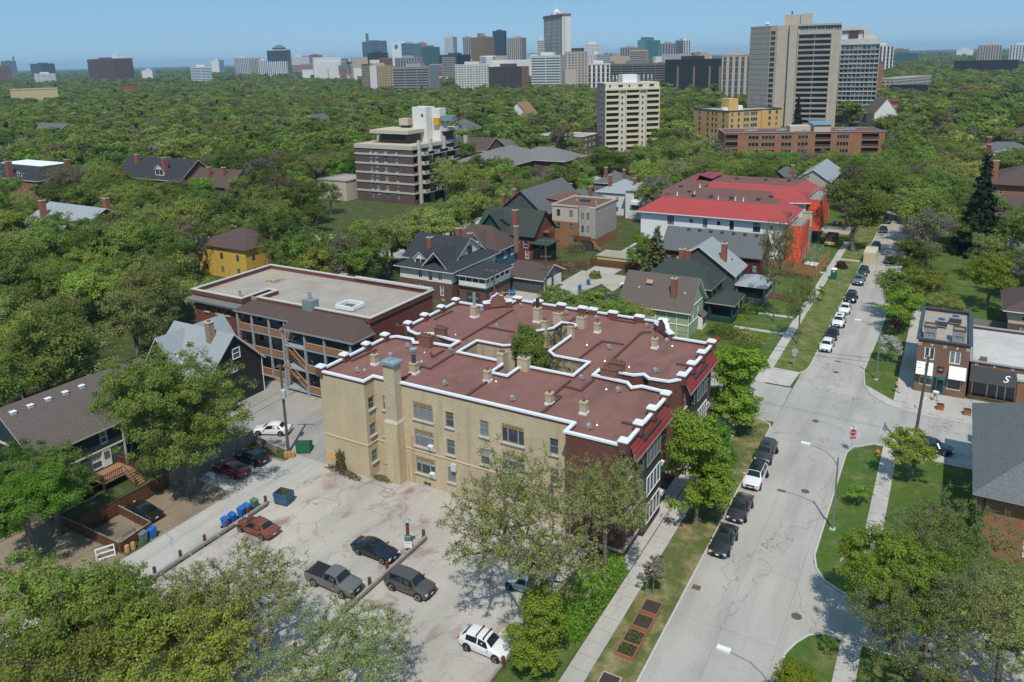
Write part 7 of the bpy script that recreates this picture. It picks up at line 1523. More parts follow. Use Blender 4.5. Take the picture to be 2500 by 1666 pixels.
def car(name,kind,col,x,y,head,label,group,roofm=None,cat='car',s=1.,rack=False,sunroof=False,z=.015):
 """head: direction the nose points, radians from +X"""
 Ln,Wd,st,_=SHAPES[kind];hw=Wd/2;t=thing(name,label,cat,(x,y,z),head+pi/2,group);t.scale=(s,s,s);m=car_parts(kind,col,roofm)
 add('body',m['body'],t)
 for k in('windscreen','rear_window','side_windowl','side_windowr'):add('side_window' if k.startswith('side')else k,m[k],t)
 wf,wr=-Ln*.5+Ln*.185,Ln*.5-Ln*.205;ws=1.12 if kind in('suv','pickup')else 1.
 for sx in(1,-1):
  for yy in(wf,wr):
   a=add('wheel_arch',arch,t,(sx*hw*.985,yy,.34*ws),0,ws);a.rotation_euler=(0,sx*pi/2,0)
   w=add('wheel',tyre,t,(sx*(hw-.09),yy,.335*ws),0,ws);w.rotation_euler=(0,sx*pi/2,random.uniform(0,1));add('rim',rimm,w)
  zn=st[1][2];add('headlight',hl,t,(sx*hw*.66,-Ln/2+.09,zn-.03),sx*-.35);zt=st[-2][2];add('taillight',tl,t,(sx*hw*.74,Ln/2-.05,zt-.06),sx*.3)
  if('m',col.name)not in mi:mi[('m',col.name)]=_bx('door_mirror',col,.10,.06,.06)
  add('door_mirror',mi[('m',col.name)],t,(sx*(hw+.07),-Ln/2+Ln*.34,st[3][2]+.10))
 add('grille',gr,t,(0,-Ln/2+.015,st[1][2]-.12));add('bumper_intake',gr,t,(0,-Ln/2+.02,st[0][1]-.0),0,(1.2,1,.7));add('number_plate',pl,t,(0,-Ln/2-.012,st[0][1]+.1));add('number_plate',pl,t,(0,Ln/2+.008,(st[-1][1]+st[-1][2])/2))
 if sunroof:MB().box(-.36,.36,-.34,.34,-.01,.012,CARGL).build('sunroof',t,(0,-Ln/2+Ln*.53,st[5][3]-.002))
 if rack:
  for yy in(-.15,.5):b=MB();b.box(-.62,.62,yy-.04,yy+.04,1.50,1.56,BLK);b.box(-.62,-.54,yy-.05,yy+.05,1.38,1.5,BLK);b.box(.54,.62,yy-.05,yy+.05,1.38,1.5,BLK);b.build('roof_bar',t)
 if kind=='pickup':
  b=MB();b.box(-hw*.84,hw*.84,Ln*.12,Ln*.465,1.085,1.10,BLK);b.build('load_bed',t)
 return t
CHAR=paint('charcoal_paint',(.035,.036,.04));BLKP=paint('black_paint',(.010,.010,.012));WHP=paint('white_paint_gloss',(.70,.71,.72),0);NAVY=paint('navy_paint',(.010,.014,.030));GRYB=paint('grey_brown_paint',(.085,.078,.072));GRY=paint('mid_grey_paint',(.15,.148,.145));ORG=paint('burnt_orange_paint',(.22,.062,.026));REDP=paint('crimson_paint',(.17,.012,.020));DGR=paint('black_green_paint',(.016,.020,.018));BLUG=paint('blue_grey_paint',(.13,.19,.23));TEALP=paint('dark_teal_paint',(.02,.06,.065));SILV=paint('silver_blue_paint',(.36,.42,.47));DKBL=paint('dark_blue_paint',(.012,.022,.055))
dn,up_,rt,lt=-pi/2,pi/2,0.,pi
GK,GN_,GL='cars parked along the left kerb below the crossing','cars parked along the left kerb beyond the crossing','cars in the parking lot'
car('parked_car','sedan',CHAR,-15.62,64.9,dn,'dark grey sedan with a sunroof, nearest of the four at the kerb below the crossing',GK,sunroof=True)
car('parked_car','sedan',paint('dark_brown_grey_paint',(.042,.038,.038)),-15.62,71.0,dn,'charcoal sedan between the white SUV and the dark grey sedan',GK)
car('parked_car','suv',WHP,-15.65,77.6,dn,'white SUV with a black glass roof at the kerb below the crossing',GK,CARGL)
car('parked_car','suv',paint('graphite_paint',(.05,.05,.048)),-15.8,83.4,dn,'dark grey SUV with roof rails, last at the kerb before the crossing',GK,sunroof=True)
car('parked_car','hatch',WHP,-14.9,121.5,dn,'white hatchback first at the kerb beyond the crossing',GN_)
car('parked_car','sedan',BLKP,-14.95,127.0,dn,'black car between the white hatchback and the white SUV',GN_)
car('parked_car','suv',WHP,-14.8,133.9,dn,'white SUV with a dark sunroof beyond the crossing',GN_,sunroof=True)
car('parked_car','sedan',WHP,-14.8,141.6,dn,'white sedan beyond the crossing',GN_)
car('parked_car','suv',BLKP,-14.7,148.6,dn,'black SUV behind the white sedan beyond the crossing',GN_)
car('parked_pickup','pickup',BLUG,-14.75,161.2,dn,'blue-grey pickup at the kerb near the portable toilet',GN_,cat='pickup')
car('parked_car','suv',TEALP,-14.7,167.8,dn,'dark SUV behind the blue-grey pickup',GN_)
car('parked_car','sedan',SILV,-14.7,187.4,dn,'silver car parked behind the shipping container',GN_)
car('parked_car','sedan',DKBL,-14.7,193.2,dn,'dark blue car second behind the shipping container',GN_)
car('parked_car','sedan',TEALP,-14.8,211.4,dn,'dark teal sedan far up the street',GN_)
car('parked_car','suv',CHAR,-14.8,223.6,dn,'dark SUV farther up the street under the elms',GN_)
car('parked_car','sedan',WHP,-14.9,249,dn,'white car far up the street between the trees',GN_)
car('driving_car','hatch',paint('steel_blue_paint',(.045,.06,.07)),-10.9,180.4,up_,'dark steel-blue car driving up the street beside the container',None)
car('driving_car','hatch',DKBL,.5,93.6,rt,'dark blue car on the cross street half hidden by the corner tree',None)
car('parked_car','sedan',NAVY,-43.7,48.3,rt,'navy sedan with a rear spoiler and a sunshade by the sign post',GL,sunroof=True)
car('parked_car','suv',GRYB,-37.8,45.9,rt,'grey-brown SUV in the middle of the parking lot',GL)
car('parked_pickup','pickup',GRY,-44.0,43.1,rt,'grey pickup nosing up to the timber barrier under the half-bare elm',GL,cat='pickup')
car('parked_car','hatch',WHP,-28.3,43.1,rt,'white hatchback with black roof bars at the lower edge',GL,rack=True)
car('parked_car','hatch',SILV,-28.9,50.8,lt,'silver-blue car half hidden under the elm by the brick wall',GL)
car('parked_car','sedan',ORG,-56.3,45.6,lt,'burnt orange sedan nosing up to the barrier and blue bins',GL)
car('parked_car','sedan',REDP,-67.7,52.1,lt,'crimson sedan in the shade beside the alley','cars backed onto the alley')
car('parked_car','hatch',BLKP,-67.7,55.0,lt,'black hatchback with tall red tail lamps beside the crimson sedan','cars backed onto the alley',s=1.02)
car('parked_car','sedan',DGR,-69.0,41.9,lt,'black-green sedan by the brown board fence','cars backed onto the alley')
car('parked_car','sedan',WHP,-70.9,61.2,radians(205),'white sedan crossed by the shade of the big elm in the side lot',None)
car('parked_car','sedan',BLKP,-62.0,71.6,up_,'dark car at the end wall of the apartment block',None)
car('parked_car','suv',WHP,-53.6,138.5,lt,'white SUV on the concrete pad by the olive spruce',None)
car('parked_car','sedan',WHP,12.6,135.6,rt,'white car behind the low shop',None)
car('parked_pickup','pickup',WHP,-116.5,157,up_,'white pickup on the far street before the brick block','cars on the far street',cat='pickup')
car('parked_car','suv',BLKP,-120.6,153.5,up_,'black SUV on the far street before the brick block','cars on the far street')
car('parked_car','sedan',SILV,-123.8,160,rt,'silver car in the lot before the brick block','cars on the far street')
car('parked_car','sedan',WHP,-112.5,128,up_,'white car on the far street left of the dark-roofed house','cars on the far street')
car('parked_car','sedan',CHAR,-27.5,97.2,rt,'dark car on the cross street behind the maple',None)
# ------------------------------------------------------------------ street furniture
SG=flat('street_lamp_green',(.16,.20,.18),.5,.4);POLEW=streaky('pole_wood',(.10,.085,.07),(.15,.13,.11),sc=2)
def lamp(x,y,label,h=7.6,arm=2.6,ang=pi):
 t=thing('street_lamp',label,'street lamp',(x,y,ZG),0,'street lamps');b=MB();b.tube([(0,0,0),(0,0,h)],[.11,.07],SG,8);b.build('pole',t)
 b=MB();c,s=cos(ang),sin(ang);b.tube([(0,0,h-.9),(c*.5,s*.5,h-.1),(c*1.3,s*1.3,h+.45),(c*arm,s*arm,h+.68)],.045,SG,6);b.build('arm',t)
 b=MB();T=Matrix.Translation((c*(arm+.35),s*(arm+.35),h+.70))@Matrix.Rotation(ang,4,'Z');b.box(-.42,.42,-.17,.17,-.07,.10,WHITE,T=T);b.build('lamp_head',t);b=MB();b.box(-.25,.25,-.25,.25,0,.12,KERB);b.build('base',t)
lamp(-7.1,72.1,'curved green street lamp on the right lawn below the crossing');lamp(-7.0,111.9,'curved street lamp on the boulevard by the corner shop');lamp(-6.9,42.2,'street lamp whose white head shows at the lower edge');lamp(-6.9,188.0,'street lamp far up the street at the big elm')
lamp(-124.2,118.8,'tall slender lamp on the far street behind the walk-up',8.6,2.,0.)
def upole(x,y,h,label,arms=((.4,2.4,0.),),tr=(),z=0.):
 t=thing('utility_pole',label,'utility pole',(x,y,z),0,'utility poles');b=MB();b.tube([(0,0,0),(0,0,h)],[.19,.12],POLEW,9);b.build('pole',t)
 for dz,w,a in arms:
  b=MB();T=Matrix.Translation((0,0,h-dz))@Matrix.Rotation(a,4,'Z');b.box(-w/2,w/2,.10,.20,-.06,.06,POLEW,T=T);b.build('crossarm',t)
  for i in range(4):q=T@Vector((-w/2+.15+i*(w-.3)/3,.15,.06));MB().lathe([(.04,0),(.06,.1),(.03,.16)],flat('insulator',(.42,.44,.46),.3),7).build('insulator',t,q)
 for dz,a in tr:b=MB();b.lathe([(.28,-1.0),(.3,-.9),(.3,0),(.2,.1),(.08,.14)],flat('pale_blue_grey_tank',(.40,.46,.50),.5),12,.42*cos(a),.42*sin(a));b.build('transformer',t,(0,0,h-dz))
 return t
UP1=upole(-65.3,58.4,11.2,'tall wooden utility pole with a pale transformer by the green dumpster',((.35,2.2,.5),),((3.0,-.6),))
UP2=upole(-1.35,90.7,12.2,'leaning wooden utility pole at the corner before the shops',((.5,2.4,pi/2),(1.3,1.8,pi/2)),(),ZG);UP2.rotation_euler=(.0,.05,0)
UP3=upole(-67.4,128.4,10.6,'wooden utility pole with a wide crossarm beside the brown-roofed garage',((.3,3.0,0),(3.4,2.,.4)),())
UP4=upole(-66.2,107.2,10.2,'wooden utility pole behind the walk-up with twin crossarms',((.4,3.2,0.2),(2.2,2.,.2)),())
UP5=upole(-63.6,79.5,9.6,'dark double-armed utility pole between the walk-up and the apartment block',((.3,3.2,.15),),());upole(-93,240,12,'pale utility pole with crossarms behind the red-tiled apartments',((.4,3.4,0),(1.4,2.6,0)),());upole(-236,128,11,'utility pole with crossarms among the trees by the mansion',((.4,3.6,.2),),())
b=MB();b.beam((0,0,9.2),(1.6,.3,6.0),.14,.14,POLEW);b.box(1.5,1.74,.2,.4,0,9.3,POLEW);b.build('second_leg',UP5);b=MB();b.tube([(.0,.1,6.4),(.5,.8,7.2),(1.2,1.8,7.6)],.04,GALV,6);b.box(1.0,1.6,1.6,2.0,7.5,7.66,WHITE);b.build('lamp_arm',UP2)
def wire(label,a,c,sag=.5,r=.022):
 a,c=Vector(a),Vector(c);b=MB();n=9;b.tube([a.lerp(c,i/n)-Vector((0,0,sag*4*(i/n)*(1-i/n)))for i in range(n+1)],r,DKMET,4,False);tag(b.build('overhead_wire'),label,'wire','overhead wires')
for i in range(2):
 wire(('lower' if i else 'upper')+' black wire sagging along the alley from the tall pole to the lower left',(-65.3,58.4,8.0-i*.9),(-66.2,12.,8.4-i*.9),.7)
 wire(('lower' if i else 'upper')+' black wire from the tall alley pole to the double-armed pole',(-65.3,58.4,8.4-i*1.2),(-63.6,79.5,9.0-i*.9),.4)
 wire(('second' if i else 'first')+' wire across the street from the corner pole towards the apartment block',(-1.3,90.7,11.4-i*.5),(-62,96,10.2-i*.5),1.2)
wire('wire between the poles beside the garages',(-67.4,128.4,10),(-66.2,107.2,9.8),.5)
# signs
def sign_post(name,x,y,label,h,cat='sign',lean=0.):
 t=thing(name,label,cat,(x,y,ZG),0);MB().tube([(0,0,0),(0,0,h)],.035,GALV,6).build('post',t);t.rotation_euler=(0,lean,0);return t
RED_S=flat('sign_red',(.45,.015,.03),.4,.4,var=.04);WH_S=flat('sign_white',(.75,.75,.76),.5,.3,var=.03)
YAW=.5
def octo(parent,z,r,ang,face=True):
 b=MB();pts=[(r*cos(pi/8+i*pi/4),z+r*sin(pi/8+i*pi/4))for i in range(8)];T=Matrix.Rotation(ang,4,'Z')
 P=lambda x,y,zz:tuple(T@Vector((x,y,zz)))
 b.face([P(x*1.06,-.05,z+(q-z)*1.06)for x,q in pts],WH_S);b.face([P(x,-.055,q)for x,q in pts],RED_S if face else GALV);b.face([P(x*1.06,-.04,z+(q-z)*1.06)for x,q in reversed(pts)],GALV);return b.build('sign_plate',parent)
t=sign_post('stop_sign',-7.4,88.6,'red octagonal STOP sign with a small red plate below at the corner',3.0,'stop sign');o=octo(t,2.55,.40,YAW);text(o,'STOP',.27,WH_S,(sin(YAW)*.062,-cos(YAW)*.062,2.55),(pi/2,0,YAW),.004)
b=MB();T=Matrix.Rotation(YAW,4,'Z');b.box(-.33,.33,-.055,-.03,1.78,2.06,RED_S,T=T);o=b.build('sign_plate',t);text(o,'4-WAY',.15,WH_S,(sin(YAW)*.062,-cos(YAW)*.062,1.92),(pi/2,0,YAW),.004);b=MB();b.box(-.4,.4,-.02,.02,3.02,3.2,WH_S,T=T);b.box(-.02,.02,-.4,.4,3.22,3.4,WH_S,T=T);b.build('street_name_plate',t)
t=sign_post('stop_sign',-1.1,103.7,'STOP sign seen edge-on on the pavement before the shops',2.7,'stop sign');o=octo(t,2.35,.38,pi/2+.25);b=MB();b.box(-.3,.3,-.055,-.03,1.6,1.86,RED_S,T=Matrix.Rotation(pi/2+.25,4,'Z'));b.build('sign_plate',t)
t=sign_post('stop_sign',-17.9,111.4,'back of a grey sign on a post at the far left corner',2.9);o=octo(t,2.5,.42,YAW,False);b=MB();b.box(-.32,.32,-.05,-.03,1.75,2.05,GALV,T=Matrix.Rotation(YAW,4,'Z'));b.build('sign_plate',t)
t=sign_post('parking_sign',-5.7,64.6,'small sign on a leaning post by the mouth of the side lane',2.4,lean=.12);b=MB();b.box(-.16,.16,-.05,-.03,1.95,2.4,WH_S,T=Matrix.Rotation(.9,4,'Z'));b.build('sign_plate',t)
for x,y,lb in((-17.,150.5,'thin parking sign on the boulevard beyond the crossing'),(-17.1,176,'thin parking sign on the boulevard by the garden path')):t=sign_post('parking_sign',x,y,lb,2.5);b=MB();b.box(-.15,.15,-.05,-.03,2.,2.45,GALV);b.build('sign_plate',t)
t=thing('hydrant','yellow fire hydrant with a tall red marker rod at the corner','fire hydrant',(-4.75,89.3,ZG));YH=flat('hydrant_yellow',(.62,.33,.03),.5);b=MB();b.lathe([(.17,0),(.17,.06),(.12,.08),(.12,.5),(.16,.52),(.16,.58),(.1,.68),(.03,.74)],YH,12);b.box(-.24,.24,-.06,.06,.36,.48,YH);b.box(-.06,.06,-.22,0,.34,.46,flat('hydrant_red',(.4,.03,.03),.5));b.build('body',t);MB().tube([(.12,0,.4),(.5,.2,1.9)],.025,flat('marker_red',(.5,.05,.03),.5),5).build('marker_rod',t)
# people
SKIN=flat('skin',(.42,.26,.18),.6);HAIR=flat('dark_hair',(.03,.022,.018),.7)
def person(x,y,head,label,topm,botm,bare=True,long=False,z=.13):
 """a walking figure: one continuous skinned body; hair and clothes are its children"""
 t=thing('person',label,'person',(x,y,z),head)
 J=[(0,0,.95),(0,.01,1.2),(0,.01,1.42),(0,.0,1.53),(0,-.03,1.66),(.10,0,.90),(.11,-.22,.50),(.11,-.20,.09),(.11,-.36,.04),(-.10,0,.90),(-.11,.12,.48),(-.11,.42,.17),(-.11,.34,.05),(.19,.01,1.40),(.24,.14,1.14),(.22,.02,.94),(.22,-.06,.87),(-.19,.01,1.40),(-.24,-.10,1.14),(-.2,-.28,1.02),(-.19,-.35,1.0)]
 E=[(0,1),(1,2),(2,3),(3,4),(0,5),(5,6),(6,7),(7,8),(0,9),(9,10),(10,11),(11,12),(2,13),(13,14),(14,15),(15,16),(2,17),(17,18),(18,19),(19,20)]
 Rd=[.13,.12,.13,.055,.10,.09,.06,.042,.04,.09,.06,.042,.04,.06,.042,.033,.035,.06,.042,.033,.035]
 me=bpy.data.meshes.new('body');me.from_pydata(J,E,[]);o=bpy.data.objects.new('body',me);COL.objects.link(o);me.materials.append(SKIN)
 md=o.modifiers.new('skin','SKIN')
 for i,v in enumerate(me.skin_vertices[0].data):v.radius=(Rd[i],Rd[i]*(.8 if i<3 else 1));v.use_root=i==0
 sb=o.modifiers.new('sub','SUBSURF');sb.levels=sb.render_levels=1;dg=bpy.context.evaluated_depsgraph_get();m2=bpy.data.meshes.new_from_object(o.evaluated_get(dg));o.modifiers.clear();o.data=m2;o.parent=t
 if not m2.materials:m2.materials.append(SKIN)
 for p in m2.polygons:p.use_smooth=True
 b=MB();b.lathe([(.135,.93),(.15,1.02),(.142,1.15),(.165,1.32),(.17,1.41),(.08,1.47)],topm,12);b.build('shirt',t)
 b=MB();b.lathe([(.165,.76),(.165,.92),(.145,1.0)],botm,12)
 for sx,p in((.10,J[6]),(-.10,J[10])):b.tube([(sx,0,.92),((sx+p[0])/2,p[1]*.55,.70 if bare else .66)]+([]if bare else[p,J[7]if sx>0 else J[11]]),[.11,.095]+([]if bare else[.075,.06]),botm,8)
 b.build('shorts' if bare else 'trousers',t)
 b=MB();b.lathe([(.08,1.60),(.118,1.66),(.115,1.72),(.07,1.78),(.01,1.795)],HAIR,10,0,.0)
 if long:b.lathe([(.06,1.40),(.10,1.5),(.11,1.62),(.06,1.7)],HAIR,8,0,.07)
 b.build('hair',t);b=MB()
 for p in(J[8],J[12]):b.box(p[0]-.05,p[0]+.05,p[1]-.08,p[1]+.12,0 if p is J[8]else .02,.08 if p is J[8]else .1,BLK)
 b.build('shoes',t)
person(-4.3,108.6,1.2,'runner in an orange top and black shorts at the corner before the shops',flat('orange_cloth',(.55,.16,.09),.8),flat('black_cloth',(.02,.02,.022),.9))
person(.3,108.0,1.3,'person in a pink top and blue shorts walking past the corner shop',flat('pink_cloth',(.50,.28,.28),.8),flat('denim',(.12,.20,.33),.9),True,True)
person(-21.7,166.5,0.2,'person in a pink jacket on the far sidewalk by the board fence',flat('magenta_cloth',(.42,.05,.14),.8),flat('blue_cloth',(.08,.12,.25),.9),False)
# planters
for x,y,lb in((1.0,105.6,'orange wooden planter on the pavement nearer the corner'),(4.0,105.5,'orange wooden planter farther right on the pavement')):
 t=thing('planter',lb,'planter',(x,y,.13),.1,'planters before the shops');b=MB();W_=flat('red_orange_wood',(.33,.12,.06),.8);b.box(-.38,.38,-.38,.38,0,.62,W_);b.box(-.44,.44,-.44,.44,.55,.66,W_);b.build('box',t);b=MB();b.box(-.34,.34,-.34,.34,.661,.675,flat('potting_soil',(.04,.03,.022),.95));b.build('soil',t)
# raised beds
BW=flat('bed_cedar',(.33,.145,.075),.85,.2,var=.2)
for k,(y,lb)in enumerate(((53.3,'empty raised bed nearest the staked sapling'),(51.35,'second raised bed with a few dark leaves'),(49.4,'third raised bed with young green plants'),(47.9,'fourth raised bed, full of seedlings'),(44.4,'pale raised bed at the lower edge'))):
 t=thing('raised_bed',lb,'raised bed',(-18.5,y,ZG),.02,'raised beds on the boulevard');w,d=.72,.78 if k<3 else .68;m_=BW if k<4 else flat('pale_bed_boards',(.55,.38,.30),.8)
 for a in((-w,w,-d,-d+.06),(-w,w,d-.06,d),(-w,-w+.06,-d+.06,d-.06),(w-.06,w,-d+.06,d-.06)):MB().box(*a,0,.34,m_).build('board',t)
 b=MB();b.box(-w+.06,w-.06,-d+.06,d-.06,0,.28,flat('dark_bed_soil',(.055,.048,.042),.95,.1,var=.3,scale=9));b.build('soil',t)
 if k in(1,2,3):
  r=np.random.default_rng(k);n_=(25,160,120)[k-1];P=np.stack([r.uniform(-w+.12,w-.12,n_),r.uniform(-d+.12,d-.12,n_),r.uniform(.3,.5,n_)],1);v,f=leaf_quads(P,np.tile([0,0,1.],(n_,1)),.07,r);o=add('seedlings',mesh_np('seedlings',[(v,f,LF_DARK)]),t);o['kind']='stuff'
# dumpsters, bins, bags
def dumpster(x,y,rz,m,label,w=1.75,d=1.3,h=1.25,slope=.0):
 t=thing('dumpster',label,'dumpster',(x,y,.015),rz);b=MB();hw,hd=w/2,d/2
 o_=[(-hw,-hd),(hw,-hd),(hw,hd),(-hw,hd)];zt=[h,h,h-slope,h-slope];i_=[(x_*.93,y_*.93)for x_,y_ in o_];dk=flat('rusty_inside',(.10,.085,.07),.9)
 for k in range(4):
  a,c=k,(k+1)%4;b.face([(o_[a][0]*.94,o_[a][1]*.94,.12),(o_[c][0]*.94,o_[c][1]*.94,.12),(*o_[c],zt[c]),(*o_[a],zt[a])],m);b.face([(*o_[a],zt[a]),(*o_[c],zt[c]),(*i_[c],zt[c]),(*i_[a],zt[a])],m);b.face([(*i_[c],.2),(*i_[a],.2),(*i_[a],zt[a]),(*i_[c],zt[c])],dk)
 b.face([(*p,.2)for p in i_],dk);b.build('bin',t)
 for sx in(-1,1):MB().box(sx*hw-.05,sx*hw+.05,-.45,.45,h*.55,h*.55+.14,m).build('lift_pocket',t)
 b=MB();b.box(-hw,hw,-hd-.05,-hd,h-.2,h-.05,m);b.box(-hw*.9,hw*.9,-hd*.9,hd*.9,.0,.12,BLK);b.build('rim',t);return t
BLUD=flat('dumpster_blue',(.035,.105,.20),.6,.35,var=.3,scale=4);GRND=flat('dumpster_green',(.02,.13,.065),.55,.35,var=.2)
dumpster(-57.9,50.6,.12,BLUD,'open blue dumpster at the end of the timber barrier');dumpster(-64.0,59.7,.55,GRND,'slant-topped green dumpster by the utility pole',1.7,1.5,1.55,.55)
def cart(x,y,m,label,rz=0.,grp=None,mt=None):
 t=thing('wheelie_bin',label,'bin',(x,y,.015),rz,grp);b=MB();b.prism([(-.24,-.28),(.24,-.28),(.24,.28),(-.24,.28)],.06,.1,m)
 lo=[(-.22,-.25),(.22,-.25),(.22,.27),(-.22,.27)];hi=[(-.29,-.34),(.29,-.34),(.29,.34),(-.29,.34)]
 for k in range(4):c=(k+1)%4;b.face([(*lo[k],.08),(*lo[c],.08),(*hi[c],.98),(*hi[k],.98)],m)
 b.build('bin',t);b=MB();b.face([(-.31,-.37,1.0),(.31,-.37,1.0),(.31,.36,1.1),(-.31,.36,1.1)],mt or m);b.face([(-.31,-.37,.95),(.31,-.37,.95),(.31,-.37,1.),(-.31,-.37,1.)],m);b.face([(.31,-.37,.95),(.31,.36,.95),(.31,.36,1.1),(.31,-.37,1.)],m);b.face([(-.31,.36,.95),(-.31,-.37,.95),(-.31,-.37,1.),(-.31,.36,1.1)],m);b.build('lid',t)
 for sx in(-.27,.27):b=MB();b.box(sx-.04,sx+.04,.2,.42,.0,.2,BLK);b.build('wheel',t)
CB_=flat('cart_blue',(.015,.13,.42),.5,.4,var=.1);CG=flat('cart_green',(.09,.17,.10),.5);CGY=flat('cart_grey',(.13,.16,.16),.6)
for i,y in enumerate((44.6,45.45,46.6,47.3)):cart(-59.75,y,CB_,('blue bin at the near end of the row behind the barrier','second blue bin from the near end of the row','third blue bin from the near end of the row','last blue bin next to the green one')[i],pi/2+.1,'bins in a row behind the timber barrier')
cart(-59.75,48.3,CG,'small green bin next to the blue dumpster',pi/2,'bins in a row behind the timber barrier')
cart(-64.9,39.1,CGY,'grey-green bin against the corner of the board fence',.1);cart(-64.8,40.0,CB_,'blue bin beside the grey-green one at the board fence',.1)
b=MB();b.lathe([(.22,0),(.24,.1),(.23,.6),(.20,.72),(.12,.70)],flat('kraft_paper',(.42,.25,.10),.9,.2,var=.2),8);bgm=b.mesh('paper_bag')
for x,y,lb in((-64.75,37.9,'brown paper yard-waste bag beside the grey-green bin'),(-64.85,37.35,'outer paper yard-waste bag by the fence corner'),(-64.75,57.5,'left paper yard-waste bag at the foot of the pole'),(-64.45,57.75,'middle paper yard-waste bag at the foot of the pole'),(-64.1,58.0,'right paper yard-waste bag at the foot of the pole')):tag(add('paper_bag',bgm,None,(x,y,.015),random.random()),lb,'paper bag','yard-waste bags')
for x,y,lb in((-77.3,124.6,'blue recycling bin beside the timber frame'),(-76.6,124.9,'second blue bin by the timber frame'),(-66.6,133.5,'blue bin at the garage door'),(-66.7,137.8,'dark bin at the end of the garage')):cart(x+4.5,y-1,CB_,lb)
t=thing('leaning_frame','white slatted frame leaning at the edge of the dirt by the alley','frame',(-65.8,35.8,.02),1.1);b=MB()
for z in(.1,.55,1.0):b.box(-.8,.8,-.05+z*.3,.03+z*.3,z-.08,z+.06,WHITE)
for x in(-.78,.78):b.beam((x,-.05,0),(x,.32,1.05),.08,.08,WHITE)
b.build('frame',t);t=thing('appliance','old white-grey appliance beside the elm trunk','appliance',(-67.9,49.4,.02),.2);MB().box(-.4,.4,-.35,.35,0,1.2,flat('grimy_white_enamel',(.42,.46,.48),.5)).build('cabinet',t);b=MB();b.box(-.41,.41,-.37,-.35,.8,1.18,GALV);b.build('panel',t)
# timber barriers of the lot
def barrier(label,pts,posts,h=.55,ph=1.15):
 t=thing('timber_barrier',label,'barrier',(*pts[0],0),0,'timber parking barriers');ox,oy=pts[0]
 for a,c in zip(pts,pts[1:]):
  L_=hypot(c[0]-a[0],c[1]-a[1]);n=max(1,round(L_/3.1))
  for i in range(n):p,q=Vector(a).lerp(Vector(c),i/n+.004),Vector(a).lerp(Vector(c),(i+1)/n-.004);b=MB();b.beam((p.x-ox,p.y-oy,h-.13),(q.x-ox,q.y-oy,h-.13+random.uniform(-.04,.04)),.24,.26,WOODG);b.build('rail',t)
 for x,y in posts:MB().box(-.11,.11,-.11,.11,0,ph,WOODD).build('post',t,(x-ox,y-oy,0),random.uniform(-.1,.1))
barrier('timber barrier along the alley side of the lot',[(-58.95,27),(-58.95,49.3)],[(-59.1,y)for y in(30,33,36.2,38.9,41.6,44.2,46.9,49.2)])
barrier('timber barrier between the pickup and the grey-brown SUV',[(-40.8,33),(-40.8,52.4)],[(-41,y)for y in(35.5,38.8,42.1,44.3,46.7,52.2)])
barrier('timber barrier beside the white hatchback',[(-26.2,36),(-26.2,51)],[(-26.1,y)for y in(38,42,45.6,49)])
t=thing('parking_sign_post','thick post with parking notices and a round metal cap in the lot','sign',(-41.2,50.1,0));MB().box(-.11,.11,-.11,.11,0,3.1,flat('red_brown_post',(.16,.055,.04),.8)).build('post',t);b=MB();b.lathe([(.05,3.1),(.3,3.2),(.34,3.28),(.1,3.4),(.02,3.45)],GALV,14);b.build('cap',t)
for z,mm,w in((1.55,flat('green_notice',(.07,.20,.12),.6),.3),(.85,WH_S,.36)):b=MB();b.box(-w,w,-.16,-.12,z-.33,z+.33,mm);o=b.build('notice',t);o.rotation_euler=(0,0,.5);text(o,'PARKING' if z>1 else 'NOTICE',.13,WH_S if z>1 else flat('black_print',(.03,.03,.03),.7),(0,-.166,z+.15),(pi/2,0,0),.003)
# fences: each panel of boards a part
def fence(label,pts,h=1.6,m=WOODD,step=2.3,name='board_fence',z=0.,group=None,cap=None):
 t=thing(name,label,'fence',(*pts[0],z),0,group);ox,oy=pts[0];P_={}
 for a,c in zip(pts,pts[1:]):
  L_=hypot(c[0]-a[0],c[1]-a[1]);n=max(1,round(L_/step));s=L_/n;an=atan2(c[1]-a[1],c[0]-a[0]);key=round(s,2)
  if key not in P_:
   b=MB();k=int(s/.17)
   for i in range(k):b.box(.1+i*(s-.2)/k,.1+(i+.93)*(s-.2)/k,-.015,.015+.012*(i%2),.06,h-.04*((i*7)%3)/2,m)
   b.box(.06,s-.06,-.05,-.015,h*.2,h*.2+.09,m);b.box(.06,s-.06,-.05,.05,h,h+.05,cap or m);P_[key]=b.mesh('fence_panel');q=MB();q.box(-.06,.06,-.06,.06,0,h+.08,m);P_['post']=q.mesh('post')
  for i in range(n):p=Vector(a).lerp(Vector(c),i/n);add('fence_panel',P_[key],t,(p.x-ox,p.y-oy,0),an);add('post',P_['post'],t,(p.x-ox,p.y-oy,0),an)
 add('post',P_['post'],t,(pts[-1][0]-ox,pts[-1][1]-oy,0));return t
fence('brown board fence at the back of the dark blue house',[(-71.4,37.0),(-71.4,46.6)],1.7);fence('low brown board fence round the vegetable plot',[(-71.4,40.9),(-65.7,40.6),(-65.3,37.0),(-71.4,37.0),(-78,36.8)],1.05,cap=WOODG)
fence('weathered grey board fence behind the elm and parked cars',[(-71.3,47.),(-70.9,58.2)],1.7,WOODG);fence('grey board fence at the edge of the side lot',[(-79,58.8),(-71,58.4),(-66.4,57.6)],1.0,WOODG)
